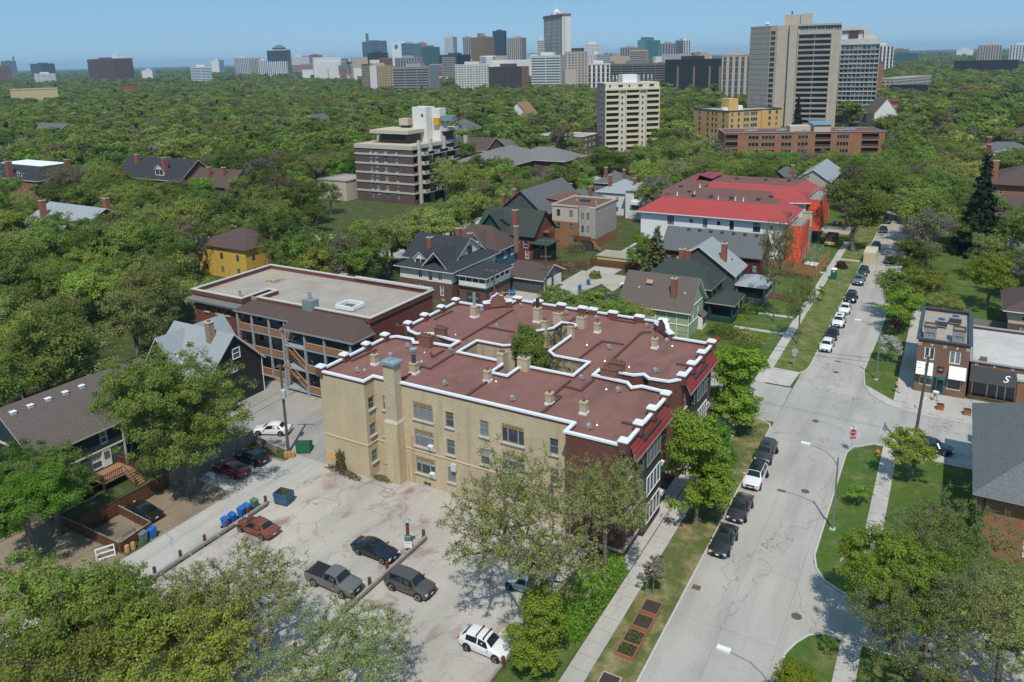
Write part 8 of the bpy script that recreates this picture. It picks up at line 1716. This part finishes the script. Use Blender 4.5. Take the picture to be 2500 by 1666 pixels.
fence('tall cedar hoarding round the scaffold yard',[(-30,163.6),(-22.7,161),(-22.5,175.8)],2.3,flat('new_plywood',(.36,.20,.085),.85,.2,var=.3,scale=.8),2.4,'hoarding',ZG);fence('low brown fence across the lawn beside the scaffold yard',[(-30.4,159.8),(-22.9,157.8)],.95,WOODD,2.2,'board_fence',ZG);fence('brown garden fence across the lawn before the slate house',[(-30.5,143.8),(-23.5,142.2)],1.1,flat('red_cedar',(.24,.11,.06),.85,.2,var=.3),2.2,'board_fence',ZG)
fence('weathered fence behind the low shop',[(4.6,142.2),(14,141.2)],1.5,WOODG,2.4);fence('brown fence behind the beige block garden',[(-68,150.4),(-56.5,150.8)],1.6,WOODD);fence('brown fence between the garages and the teal house',[(-82,143.4),(-67.5,147.5)],1.5,WOODD);fence('dark fence at the far dirt lot',[(-122,126.),(-106,131)],1.6,WOODD)
# vegetable beds in the plot
t=thing('vegetable_bed','raised plank bed in the fenced vegetable plot','raised bed',(-68.6,39.2,.02),0);MB().box(-1.2,1.2,-.7,.7,0,.35,WOODG,SOIL).build('box',t);struct(poly_sheet('vegetable_plot',[rect(-71.3,-65.8,37.1,40.6)],.018,SOIL))
# yellow garage stub, timber frame, sawhorses
t=thing('yellow_wall','pale yellow garden garage on the concrete pad','garage',(-62.5,153.5,0));MB().box(-4,4,-2.6,2.6,0,2.3,flat('pale_yellow_wall',(.58,.47,.19),.85,.2,var=.15,scale=1)).build('wall',t);b=MB();b.box(-4.2,4.2,-2.8,2.8,2.3,2.45,ROOFD);b.build('roof',t)
t=thing('unfinished_fence','new timber fence frame under construction by the blue bins','timber frame',(-73.6,117.6,0),.6);NW=flat('new_lumber',(.55,.36,.18),.8)
for i in range(5):MB().box(i*1.2-.06,i*1.2+.06,-.06,.06,0,2.1,NW).build('post',t);b=MB();b.beam((i*1.2,-.1,2.1),(i*1.2,1.4,1.9),.08,.1,NW);b.build('rafter',t)
for z in(.5,2.05):b=MB();b.beam((0,0,z),(4.8,0,z),.08,.1,NW);b.build('rail',t)
t=thing('sawhorse_stack','yellow timber sawhorses beside the dark-roofed house','sawhorse',(-95.6,113.4,0),.3)
for i in range(4):b=MB();b.beam((i*.5,0,0),(i*.5+.3,.4,1.2),.08,.08,NW);b.beam((i*.5+.6,0,0),(i*.5+.3,.4,1.2),.08,.08,NW);b.beam((i*.5-.2,.4,1.2),(i*.5+.8,.4,1.2),.08,.08,NW);b.build('leg',t)
# scaffold with orange wraps
k=N('orange_tarpaulin',.55,.3);fw_=k.noise(k.co((1,1,.35)),.9,4);k.color(k.mix(fw_,(.62,.075,.035),(.80,.135,.065)));k.bump(k.math('ADD',fw_,k.noise(k.co((.6,.6,3)),1.2,3)),.25,.7);TARP=k.m
def wrap(x0,x1,y0,y1,z0,z1,label,over=.0):
 t=thing('scaffold_tower',label,'scaffold',((x0+x1)/2,(y0+y1)/2,ZG));hx,hy=(x1-x0)/2,(y1-y0)/2;b=MB();n=6;m_=7
 def col(a,c):
  for i in range(n):
   for j in range(m_):
    P=lambda u,v:(a[0]+(c[0]-a[0])*u/n+.09*sin(u*2.4+v),a[1]+(c[1]-a[1])*u/n+.09*sin(u*3+v*1.3),z0+(z1-z0)*v/m_-.12*sin(u*1.05)*(v==m_))
    b.face([P(i,j),P(i+1,j),P(i+1,j+1),P(i,j+1)],TARP)
 col((-hx,-hy),(hx,-hy));col((hx,-hy),(hx,hy));col((hx,hy),(-hx,hy));o=b.build('orange_wrap',t,smooth=True)
 for x in(-hx,hx):
  for y in np.linspace(-hy,hy,4):MB().tube([(x*.97,y*.97,0),(x*.97,y*.97,z1+1.1)],.04,GALV,6).build('standard',t)
 for z in(z1+.5,z1+1.0,z1-.1):b=MB();[b.beam((*p,z),(*q,z),.05,.05,GALV)for p,q in(((-hx,-hy),(hx,-hy)),((hx,-hy),(hx,hy)),((hx,hy),(-hx,hy)),((-hx,hy),(-hx,-hy)))];b.build('ledger',t)
 b=MB();b.box(-hx*.95,hx*.95,-hy*.95,hy*.95,z1-.1,z1-.02,WOODG);b.build('platform',t);return t
wrap(-29.6,-26.6,165.2,173.8,1.6,9.4,'scaffold tower wrapped in orange tarpaulin at the near wing');wrap(-29.6,-26.8,189.5,203,3.4,10.8,'scaffold tower wrapped in orange tarpaulin at the far wing')
t=thing('bare_scaffold','bare metal scaffold frame over white sacks behind the hoarding','scaffold',(-24.9,169.5,ZG))
for x in(-1.6,0,1.6):
 for y in(-3.4,0,3.4):MB().tube([(x,y,0),(x,y,4.2)],.05,GALV,6).build('standard',t)
for z in(2.,4.1):b=MB();[b.beam((x,-3.4,z),(x,3.4,z),.06,.06,GALV)for x in(-1.6,0,1.6)];[b.beam((-1.6,y,z),(1.6,y,z),.06,.06,GALV)for y in(-3.4,0,3.4)];b.beam((-1.6,-3.4,2),(-1.6,3.4,4.1),.05,.05,GALV);b.beam((1.6,3.4,2),(1.6,-3.4,4.1),.05,.05,GALV);b.build('ledger',t)
for i in range(6):tag(MB().box(-.5,.5,-.4,.4,0,1.0,WHITE).build('bulk_sack',None,(-25.6+.9*(i%3),167.4+1.5*(i//3),ZG),i*.3),'white bulk sack under the bare scaffold frame','sack','white bulk sacks under the scaffold')
t=thing('material_hoist','yellow-doored material hoist on the scaffold between the two wings','hoist',(-28.6,183.5,ZG));b=MB();b.box(-1,1,-1,1,0,9,GALV);b.build('mast',t);b=MB();b.box(-1.1,1.1,-1.08,-1.0,5.8,8.6,YR);b.build('gate',t)
t=thing('site_truck','dark yellow skip truck by the orange scaffold','truck',(-24.2,192.5,ZG));b=MB();b.box(-1.2,1.2,-3,2,.6,2.4,flat('grimy_dark_brown',(.06,.045,.03),.9));b.build('skip',t);b=MB();b.box(-1.2,1.2,-3.3,-3.02,.4,1.1,YR);b.build('tailboard',t)
for s_ in(-1,1):MB().tube([(s_*.9,-2,.5),(s_*1.2,-2,.5)],.5,BLK,12).build('wheel',t)
# shipping container, portable toilet
t=thing('shipping_container','cream shipping container standing at the left kerb','container',(-14.5,179.6,.012));CC=flat('container_cream',(.56,.49,.34),.7,.25,var=.1,scale=1);b=MB();n=26
for sx in(-1,1):
 for i in range(n):y0_=-3+i*6/n;o_=.0 if i%2 else .05;b.box(sx*1.2-(.02 if sx>0 else-.02)-.02+sx*-o_,sx*1.2+.02-(.02 if sx>0 else-.02)-sx*o_,y0_,y0_+6/n,.15,2.5,CC)
b.box(-1.2,1.2,-3.03,3.03,2.5,2.62,CC);b.box(-1.2,1.2,-3.03,3.03,.0,.16,CC);b.box(-1.15,1.15,2.9,3.0,.16,2.5,CC);b.build('shell',t)
for sx in(-1,1):
 b=MB();x0_,x1_=(.01,1.16)if sx>0 else(-1.16,-.01);b.box(x0_,x1_,-3.02,-2.95,.17,2.49,CC)
 for q in range(4):b.box(x0_+.05,x1_-.05,-3.05,-3.02,.35+q*.55,.60+q*.55,CC)
 b.build('door',t)
 for u in(.3,.85):MB().tube([(sx*u,-3.09,.2),(sx*u,-3.09,2.45)],.025,GALV,5).build('locking_bar',t)
t=thing('portable_toilet','dark green portable toilet with a white domed roof on the boulevard','portable toilet',(-19.5,161.6,ZG),.1);PG=flat('toilet_green',(.012,.11,.095),.6);b=MB();b.box(-.56,.56,-.56,.56,0,2.0,PG);b.build('cabin',t);b=MB();b.box(-.4,.4,-.585,-.56,.1,1.9,PG);b.box(-.2,.2,-.595,-.585,1.55,1.75,WH_S);b.build('door',t);b=MB();b.lathe([(.82,2.0),(.8,2.08),(.6,2.24),(.2,2.32),(.02,2.33)],WHITE,4);o=b.build('roof',t);o.rotation_euler=(0,0,pi/4)
# garden chairs, toy slide, garden bits
for i,(x,mm)in enumerate(((-23.6,'chair_blue'),(-22.2,'chair_red'),(-20.8,'chair_crimson'))):
 cc=flat(mm,((.03,.10,.28),(.45,.03,.05),(.32,.02,.05))[i],.6);t=thing('garden_chair',('blue','bright red','crimson')[i]+' garden chair on the pale terrace beyond the scaffold','garden chair',(x-3.,214,ZG));b=MB();b.box(-.45,.45,-.4,.3,.35,.43,cc);b.build('seat',t);b=MB();b.box(-.42,.42,.25,.34,.4,1.15,cc);b.build('backrest',t)
 for sx in(-.4,.4):MB().box(sx-.05,sx+.05,-.4,.3,0,.6,cc).build('arm',t)
struct(poly_sheet('terrace',[rect(-29,-21.9,204,213)],ZG+.008,GRAVEL))
t=thing('toy_car','small red ride-on toy on the garden path','toy',(-30.6,117.2,ZG),.4);TR_=flat('toy_red',(.60,.025,.02),.4);b=MB();b.lathe([(.1,.12),(.38,.16),(.36,.42),(.12,.5)],TR_,10);b.build('body',t);b=MB();b.box(-.06,.06,-.3,-.2,.4,.75,TR_);b.build('handle',t)
t=thing('garden_chairs','white garden chair beside the brick house at the right edge','garden chair',(7.4,136.6,ZG),.5);b=MB();b.box(-.4,.4,-.4,.3,.35,.43,WHITE);b.build('seat',t);b=MB();b.box(-.4,.4,.26,.34,.4,1.1,WHITE);b.build('backrest',t)
# shrubs and hedges
def bush(label,x,y,a,b_,h,mat,seed,rz=0.,n=1500,leaf=.12,box=False,name='shrub',z=ZG):
 o=add(name,make_bush(seed,a,b_,h,n,leaf,mat,box),None,(x,y,z),rz);tag(o,label,'hedge' if 'hedge' in name else 'shrub');return o
bush('bright clipped hedge along the sidewalk at the far corner',-25.6,112.4,2.0,3.4,1.3,LF_BRIGHT,3,0,5200,.09,True,'hedge');bush('second bright hedge by the far corner of the crossing',-31.4,110.2,3.0,1.8,1.2,LF_BRIGHT,4,0,4200,.09,True,'hedge')
bush('dense green hedge along the sidewalk beside the lot',-22.9,51.6,.9,4.6,2.0,LF_BRIGHT,5,.0,9000,.085,True,'hedge',0.);bush('grey-brown budding shrub behind the apartment block',-34.6,110.6,2.6,1.6,1.9,LF_BROWN,6);bush('dark shrub by the porch of the dark green house',-30.2,119.6,2.8,1.8,2.0,LF_DARK,7);bush('olive shrub beside the dark green house path',-26.6,119.4,2.6,1.8,1.8,LF_OLIVE,8);bush('low dark shrub below the slate house porch',-29.4,133.2,1.4,1.4,1.7,LF_DARK,9);bush('yellow-green low shrub at the slate house path',-29.8,129.4,1.2,.8,.7,LF_YEL,10)
bush('broad olive shrub by the brick house on the right',1.6,76.4,2.2,2.2,2.6,LF_OLIVE,11,0,6000,.09);bush('round dark shrub in the shade of the brick house',2.9,73.6,1.6,1.6,1.8,LF_DARK,12);bush('brown dead creeper climbing the cream wall',-57.0,58.3,.7,.35,2.6,LF_BROWN,13,0,900,.09,z=0.);bush('dry weeds along the foot of the cream wall',-56.3,58.0,2.8,.55,.5,LF_BROWN,14,-.1,900,.08,z=0.);bush('low weeds at the boiler chimney',-51.6,59.0,1.4,.5,.4,LF_OLIVE,15,0,500,.08,z=0.);bush('small shrub at the foot of the cream wall',-37.6,58.9,1.6,.7,.8,LF_OLIVE,16,0,1100,.08,z=0.)
for i,(x,y,a,m_)in enumerate(((-19.3,171,1.2,LF_PURP),(-70,144,1.8,LF_BROWN),(-76,160,2.2,LF_BROWN),(-60,158,2.,LF_ELM),(1.5,150,2.,LF_ELM),(-63,142,1.2,LF_OLIVE))):bush(('purple-brown shrub by the far sidewalk','bare brown shrub behind the garages','bare brown shrub at the beige block','green shrub by the yellow garage','green shrub beyond the corner shop','olive shrub on the concrete pad')[i],x,y,a,a,a*1.2,m_,50+i,0,1400,.12)
# ------------------------------------------------------------------ the urban forest
bpy.context.view_layer.update()
OCC=[]
for o in list(bpy.data.objects):
 if o.parent is None and o.get('category')in('house','garage','apartment block','shop','tower','building','church','shed','scaffold'):
  xs,ys=[],[]
  for ch in o.children_recursive:
   if ch.type=='MESH' and ch.name.split('.')[0]in('wall','roof','lower_wall','east_wing','rear_wing','porch','glazed_porch','orange_wrap','tiled_roof','annex'):
    for c in ch.bound_box:q=ch.matrix_world@Vector(c);xs.append(q.x);ys.append(q.y)
  if xs:OCC.append((min(xs),max(xs),min(ys),max(ys),o.name))
OA=np.array([q[:4]for q in OCC]);CAMP=np.array([0,0,45.])
def proj(P):
 v=P-CAMP;w=v@np.array(FW);return 1250+1886.9*(v@np.array(RT))/w,581-1886.9*(v@np.array(UP))/w,w
OPEN=[(-17.2,-7.4,-50,215),(-66.8,-16,-50,104.5),(-130,60,92,104.5),(-90,-58,-50,60),(-101,-60,60,92),(-66.9,-60.3,104,170),(-119.8,-109,104,330),(-137,-119,149,184),(-150,-124,126,147),(-8,40,-50,128),(-68,-52,131,147),(-60,-16.5,104,218),(-82,-60,114,150),(-100,-66,112,165),(-8,4,128,160),(4,9,128,144)]
def clear_of(x,y,pad):
 d=(x>OA[:,0]-pad)&(x<OA[:,1]+pad)&(y>OA[:,2]-pad)&(y<OA[:,3]+pad)
 if d.any():return False
 return not any(a<x<b and c<y<d_ for a,b,c,d_ in OPEN)
# houses and towers that stand clear of the trees in front of them: sight corridors as (x0, x1, y0, y1) in the drone's view, and how deep they lie
SIGHT=[(858,1140,262,455,192,1.),(1450,1616,180,350,330,1.),(1690,1915,235,322,400,1.),(1762,2168,300,362,340,1.),(1300,1445,322,368,322,.8),(1135,1380,338,392,235,.8),(18,200,392,470,142,.62),(330,455,392,448,167,.6),(458,615,402,440,168,.5),(150,300,490,580,103,.45),(465,560,590,690,108,.3),(1265,1515,425,620,165,1.),(950,1400,560,765,115,1.),(1400,1700,405,570,200,.9),(1555,2040,425,690,164,1.),(1985,2205,565,920,120,1.),(2385,2500,295,470,226,.8),(2395,2500,470,700,139,1.),(2340,2430,400,560,194,1.),(1885,2040,395,470,237,.9),(785,870,420,455,190,.7),(2240,2330,420,640,190,.6),
 (880,1295,165,212,950,.9),(1295,1440,130,205,960,.9),(1440,1760,140,222,900,.9),(1765,1840,130,230,800,1.),(1835,2135,50,300,497,1.),(2115,2270,150,240,560,.9),(0,1000,100,190,1500,.9),(2350,2500,100,170,1300,.8),(2110,2200,245,285,530,.9)]
def keep(x,y,h,r):
 c=np.array([[x,y,h*.62],[x,y,h]]);px,py,w=proj(c)
 if w[0]<5:return False
 R_px=r*1886.9/w[0]
 for x0,x1,y0,y1,dp,pr in SIGHT:
  if y<dp-1 and x0-R_px*.5<px[0]<x1+R_px*.5 and py[1]<y1 and py[0]+R_px*.5>y0:
   if hash((round(x),round(y),x0))%1000<pr*1000:return False
 return True
def inview(x,y,h=12,m=160):
 px,py,w=proj(np.array([[x,y,h]]));return w[0]>20 and-m<px[0]<2500+m and py[0]<1666+m*2
KIND=[('elm_tree','elm',(LF_ELM,LF_ELM,LF_DARK),'leafy green elm',13.5),('ash_tree','airy',(LF_OLIVE,LF_GREY,LF_OLIVE,LF_BROWN),'thin olive ash with bare twigs',12.5),('maple_tree','maple',(LF_BRIGHT,LF_BRIGHT,LF_YEL,LF_DARK),'bright green maple',10.),('oak_tree','elm',(LF_OLIVE,LF_YEL,LF_OLIVE),'olive green oak',12.),('basswood_tree','elm',(LF_DARK,LF_ELM),'deep green basswood',13.)]
cand=[]
for gx in np.arange(-460,60,8.2):
 for gy in np.arange(40,330,8.2):
  x,y=gx+random.uniform(-3.2,3.2),gy+random.uniform(-3.2,3.2)
  if not inview(x,y)or not clear_of(x,y,3.2):continue
  cand.append((hypot(x,y),x,y))
for x in(-19.2,-5.2):  # boulevard elms arching over the street
 for y in np.arange(222,400,9.):cand.append((hypot(x,y)-60,x+random.uniform(-1,1),y))
for x in(-120.5,-108.6):
 for y in np.arange(186,320,9.):cand.append((hypot(x,y)-60,x+random.uniform(-1,1),y))
for x,y in((-108,121),(-107,130),(-106.5,139),(-108,148),(-121.5,186),(-103,148),(-100,134),(-101,113),(-107,112),(-104,104.6),(-98,107),(-122,112),(-130,120),(-70,152),(-64,170),(-66,182),(-70,196),(-100,206),(-106,214),(-86,183),(-30,146),(-29,222),(-38,226),(-58,222),(-52,228),(-64,236),(-46,268),(-56,262),(-23.5,209),(-24,232)):cand.append((hypot(x,y)-80,x,y))
cand.sort();used=[];nk={};groupn={};IND=[]
names=[(o,(o[0]+o[1])/2,(o[2]+o[3])/2,o[4].split('.')[0].replace('_',' '))for o in OCC if hypot(o[0],o[2])<520]
FARP=[]
for d,x,y in cand:
 kk=random.choices(range(5),(.30,.23,.17,.17,.13))[0];nm,key,mts,ph,H0=KIND[kk];h=H0*random.uniform(.78,1.16)
 if not keep(x,y,h,5):continue
 if len(IND)>=460:FARP.append((x,y,h/11));continue
 mt=random.choice(mts);big='tall ' if h>H0*1.06 else('low ' if h<H0*.87 else '')
 tone={'olive_young_leaves':'olive','grey_budding_twigs':'grey','budding_brown_leaves':'brown','yellow_green_leaves':'yellow-green','bright_green_leaves':'bright green','deep_green_leaves':'deep green','elm_leaves':'mid-green'}[mt.name]
 o_,cx,cy,ln=min(names,key=lambda q:max(q[0][0]-x,0,x-q[0][1])**2+max(q[0][2]-y,0,y-q[0][3])**2)
 dx,dy=x-cx,y-cy;rx,fy=dx*.864+dy*.504,-dx*.504+dy*.864
 rel=('right of' if rx>0 else 'left of')if abs(rx)>abs(fy)else('behind' if fy>0 else 'in front of')
 dist=hypot(rx,fy);far_='' if dist<26 else('well ' if dist<55 else 'far ')
 lb=f"{big}{tone} {nm.replace('_tree', '')} {far_}{rel} the {ln}"
 IND.append((nm,key,x,y,lb,h,mt));groupn[lb]=groupn.get(lb,0)+1
bylb={}
for q in IND:bylb.setdefault(q[4],[]).append(q)
for nm,key,x,y,lb,h,mt in IND:
 g_=sorted(bylb[lb],key=lambda q:q[2]*.864+q[3]*.504)
 if len(g_)>1:
  i=[q[2:4]for q in g_].index((x,y));n_=len(g_);lb+=(', left of two' if i==0 else ', right of two')if n_==2 else(', leftmost of them' if i==0 else ', rightmost of them' if i==n_-1 else ', %s from the left'%('second','third','fourth','fifth','sixth','seventh')[min(i-1,5)])
 tree(nm,key,x,y,lb,h=h,mat=mt,group='trees of the leafy belt',sq=random.uniform(.88,1.14))
# spruces poking out of the wood
for i,(x,y,h,lb)in enumerate(((-255,292,15,'lone dark spruce in the tree belt left of the brick block'),(-545,350,17,'pair of dark spruces far left in the tree belt'),(-538,356,16,'pair of dark spruces far left in the tree belt'),(-330,400,16,'dark spruce in the wood under the tan apartments'),(-152,92,13,'dark spruce by the pale grey gabled house'),(-187,122,11,'spruce among the trees at the left'))):tree('spruce_tree','spruce',x,y,lb,h=h,group='far spruces' if 'pair' in lb else None)
# everything farther off is one wood
def band(d0,d1,sp,sc0,sc1):
 out=[];th0,th1=HEAD-.62+pi/2,HEAD+.62+pi/2
 n=int(.5*(th1-th0)*(d1*d1-d0*d0)/(sp*sp));r=np.sqrt(rng.uniform(d0*d0,d1*d1,n));a=rng.uniform(th0,th1,n);X,Y=r*np.cos(a),r*np.sin(a)
 S_=rng.uniform(sc0,sc1,n)
 ok=np.ones(n,bool)
 for q in OA:ok&=~((X>q[0]-4)&(X<q[1]+4)&(Y>q[2]-4)&(Y<q[3]+4))
 ok&=~((X>-17.5)&(X<-7)&(Y<430));ok&=~((X>-119.5)&(X<-109.5)&(Y<330));ok&=~((X>-62)&(X<-18)&(Y>150)&(Y<236));ok&=~((X>-130)&(Y<236)&(X<60));ok&=~((X>-3.2)&(Y<210))
 px,py,w=proj(np.stack([X,Y,np.full(n,12.)],1));ok&=(w>10)&(px>-200)&(px<2700)
 hh=np.abs(np.sin(X*12.9898+Y*78.233)*43758.5453)%1;top=11*S_;p2x,p2y,w2=proj(np.stack([X,Y,top*.6],1));p3x,p3y,w3=proj(np.stack([X,Y,top],1));Rp=4.5*S_*1886.9/w2
 for x0,x1,y0,y1,dp,pr in SIGHT:ok&=~((Y<dp-1)&(p2x>x0-Rp*.5)&(p2x<x1+Rp*.5)&(p3y<y1)&(p2y+Rp*.5>y0)&(hh<pr))
 # streets and yards leave long open seams between the blocks
 return np.stack([X[ok],Y[ok],S_[ok]],1)
PTS=[np.array(FARP)]if FARP else[]
nearmax=max(hypot(q[2],q[3])for q in IND)
PTS+=[b_ for b_ in(band(330,900,8.6,.85,1.25),band(900,1700,11,.9,1.3),band(1700,3400,21,.9,1.5),band(3400,9000,52,1.0,1.9))]
PTS=np.concatenate(PTS);k=len(PTS)
me=bpy.data.meshes.new('distant_woods');me.vertices.add(k);me.vertices.foreach_set('co',np.concatenate([PTS[:,:2],np.zeros((k,1))],1).astype(np.float32).ravel())
for nm,typ,v in(('sc','FLOAT',PTS[:,2]),('rot','FLOAT',rng.uniform(0,6.28,k)),('idx','INT',rng.choice(9,k,p=[.22,.15,.15,.12,.11,.09,.07,.07,.02]))):
 at=me.attributes.new(nm,typ,'POINT');at.data.foreach_set('value',np.asarray(v).astype(np.float32 if typ=='FLOAT' else np.int32))
src=bpy.data.collections.new('distant_tree_shapes')
for i in range(9):
 key,v,mt=(('far_round',0,LF_ELM),('far_round',1,LF_ELM),('far_round',2,LF_DARK),('far_round',1,LF_OLIVE),('far_airy',0,LF_OLIVE),('far_round',0,LF_BRIGHT),('far_airy',1,LF_GREY),('far_airy',0,LF_BROWN),('far_spruce',0,LF_SPR))[i]
 c=TREES[key][v%len(TREES[key])][1].copy();c.materials[0]=mt;o=bpy.data.objects.new('%02d_shape'%i,c);src.objects.link(o)
DW=bpy.data.objects.new('distant_woods',me);COL.objects.link(DW);DW['kind']='stuff';DW['label']='leafy urban forest running to the horizon';DW['category']='woods'
ng=bpy.data.node_groups.new('wood','GeometryNodeTree');ng.interface.new_socket('Geometry',in_out='INPUT',socket_type='NodeSocketGeometry');ng.interface.new_socket('Geometry',in_out='OUTPUT',socket_type='NodeSocketGeometry')
gi,go=ng.nodes.new('NodeGroupInput'),ng.nodes.new('NodeGroupOutput');ip=ng.nodes.new('GeometryNodeInstanceOnPoints');ci=ng.nodes.new('GeometryNodeCollectionInfo');ci.inputs[0].default_value=src;ci.inputs['Separate Children'].default_value=True;ci.inputs['Reset Children'].default_value=True
def attr(nm,typ):a=ng.nodes.new('GeometryNodeInputNamedAttribute');a.data_type=typ;a.inputs[0].default_value=nm;return a.outputs[0]
cx_=ng.nodes.new('ShaderNodeCombineXYZ');ng.links.new(attr('rot','FLOAT'),cx_.inputs[2]);ng.links.new(gi.outputs[0],ip.inputs['Points']);ng.links.new(ci.outputs[0],ip.inputs['Instance']);ip.inputs['Pick Instance'].default_value=True
ng.links.new(attr('idx','INT'),ip.inputs['Instance Index']);ng.links.new(cx_.outputs[0],ip.inputs['Rotation']);ng.links.new(attr('sc','FLOAT'),ip.inputs['Scale']);ng.links.new(ip.outputs[0],go.inputs[0])
md=DW.modifiers.new('wood','NODES');md.node_group=ng
# roofs and sheds scattered to the horizon
b=MB();cols_=[tc('far_white',(.60,.60,.60)),tc('far_grey',(.32,.32,.33)),tc('far_brick',(.23,.12,.09)),tc('far_tan',(.42,.34,.25)),tc('far_dark',(.07,.075,.085))]
for i in range(760):
 d=1500+6000*random.random()**1.4;a=HEAD+pi/2+random.uniform(-.62,.62)
 if i%12==0:d,a=random.uniform(950,1700),HEAD+pi/2+random.uniform(.5,.62)
 mid=i%6==1
 if mid:d,a=random.uniform(1250,2600),HEAD+pi/2+random.uniform(-.24,.23);x,y=d*cos(a),d*sin(a)
 if any(q[0]-40<x<q[1]+40 and q[2]-40<y<q[3]+40 for q in OCC):continue
 w_,dd_,h=random.uniform(8,34)*(1+d/5000),random.uniform(8,22),random.uniform(9,21)+(d>2500)*random.random()**3*34
 T=Matrix.Translation((x,y,0))@Matrix.Rotation(HEAD*.5+random.choice((0,.6)),4,'Z')
 if mid:
  w_,h=random.uniform(14,34),random.uniform(24,52);dk_=tc('far_glass',(.06,.07,.085))
  for z in np.arange(3,h-2,3.2):b.box(-w_/2+.6,w_/2-.6,-dd_/2-.15,dd_/2+.15,z,z+1.7,dk_,T=T)
 b.box(-w_/2,w_/2,-dd_/2,dd_/2,0,h,random.choices(cols_,(4,3,2,1.5,1.5))[0],T=T)
o=b.build('distant_rooftops');o['kind']='stuff';o['label']='low roofs and blocks scattered to the horizon';o['category']='rooftops'
# the spring air between here and the skyline
hz=bpy.data.materials.new('haze');hz.use_nodes=True;hz.node_tree.nodes.clear();vo_=hz.node_tree.nodes.new('ShaderNodeVolumePrincipled');oo_=hz.node_tree.nodes.new('ShaderNodeOutputMaterial');vo_.inputs['Color'].default_value=(.52,.76,1,1);vo_.inputs['Density'].default_value=.000075;vo_.inputs['Anisotropy'].default_value=0;hz.node_tree.links.new(vo_.outputs[0],oo_.inputs['Volume'])
o=MB().box(-22500,22500,-2500,22500,-1,165,hz).build('haze');o['kind']='stuff'
print('objects',len(bpy.data.objects))
if 0:
 ms={o.data.name:sum(len(p.vertices)-2 for p in o.data.polygons)for o in bpy.data.objects if o.type=='MESH'};print('TRIS',sum(ms.values()));print(sorted(ms.items(),key=lambda q:-q[1])[:12])
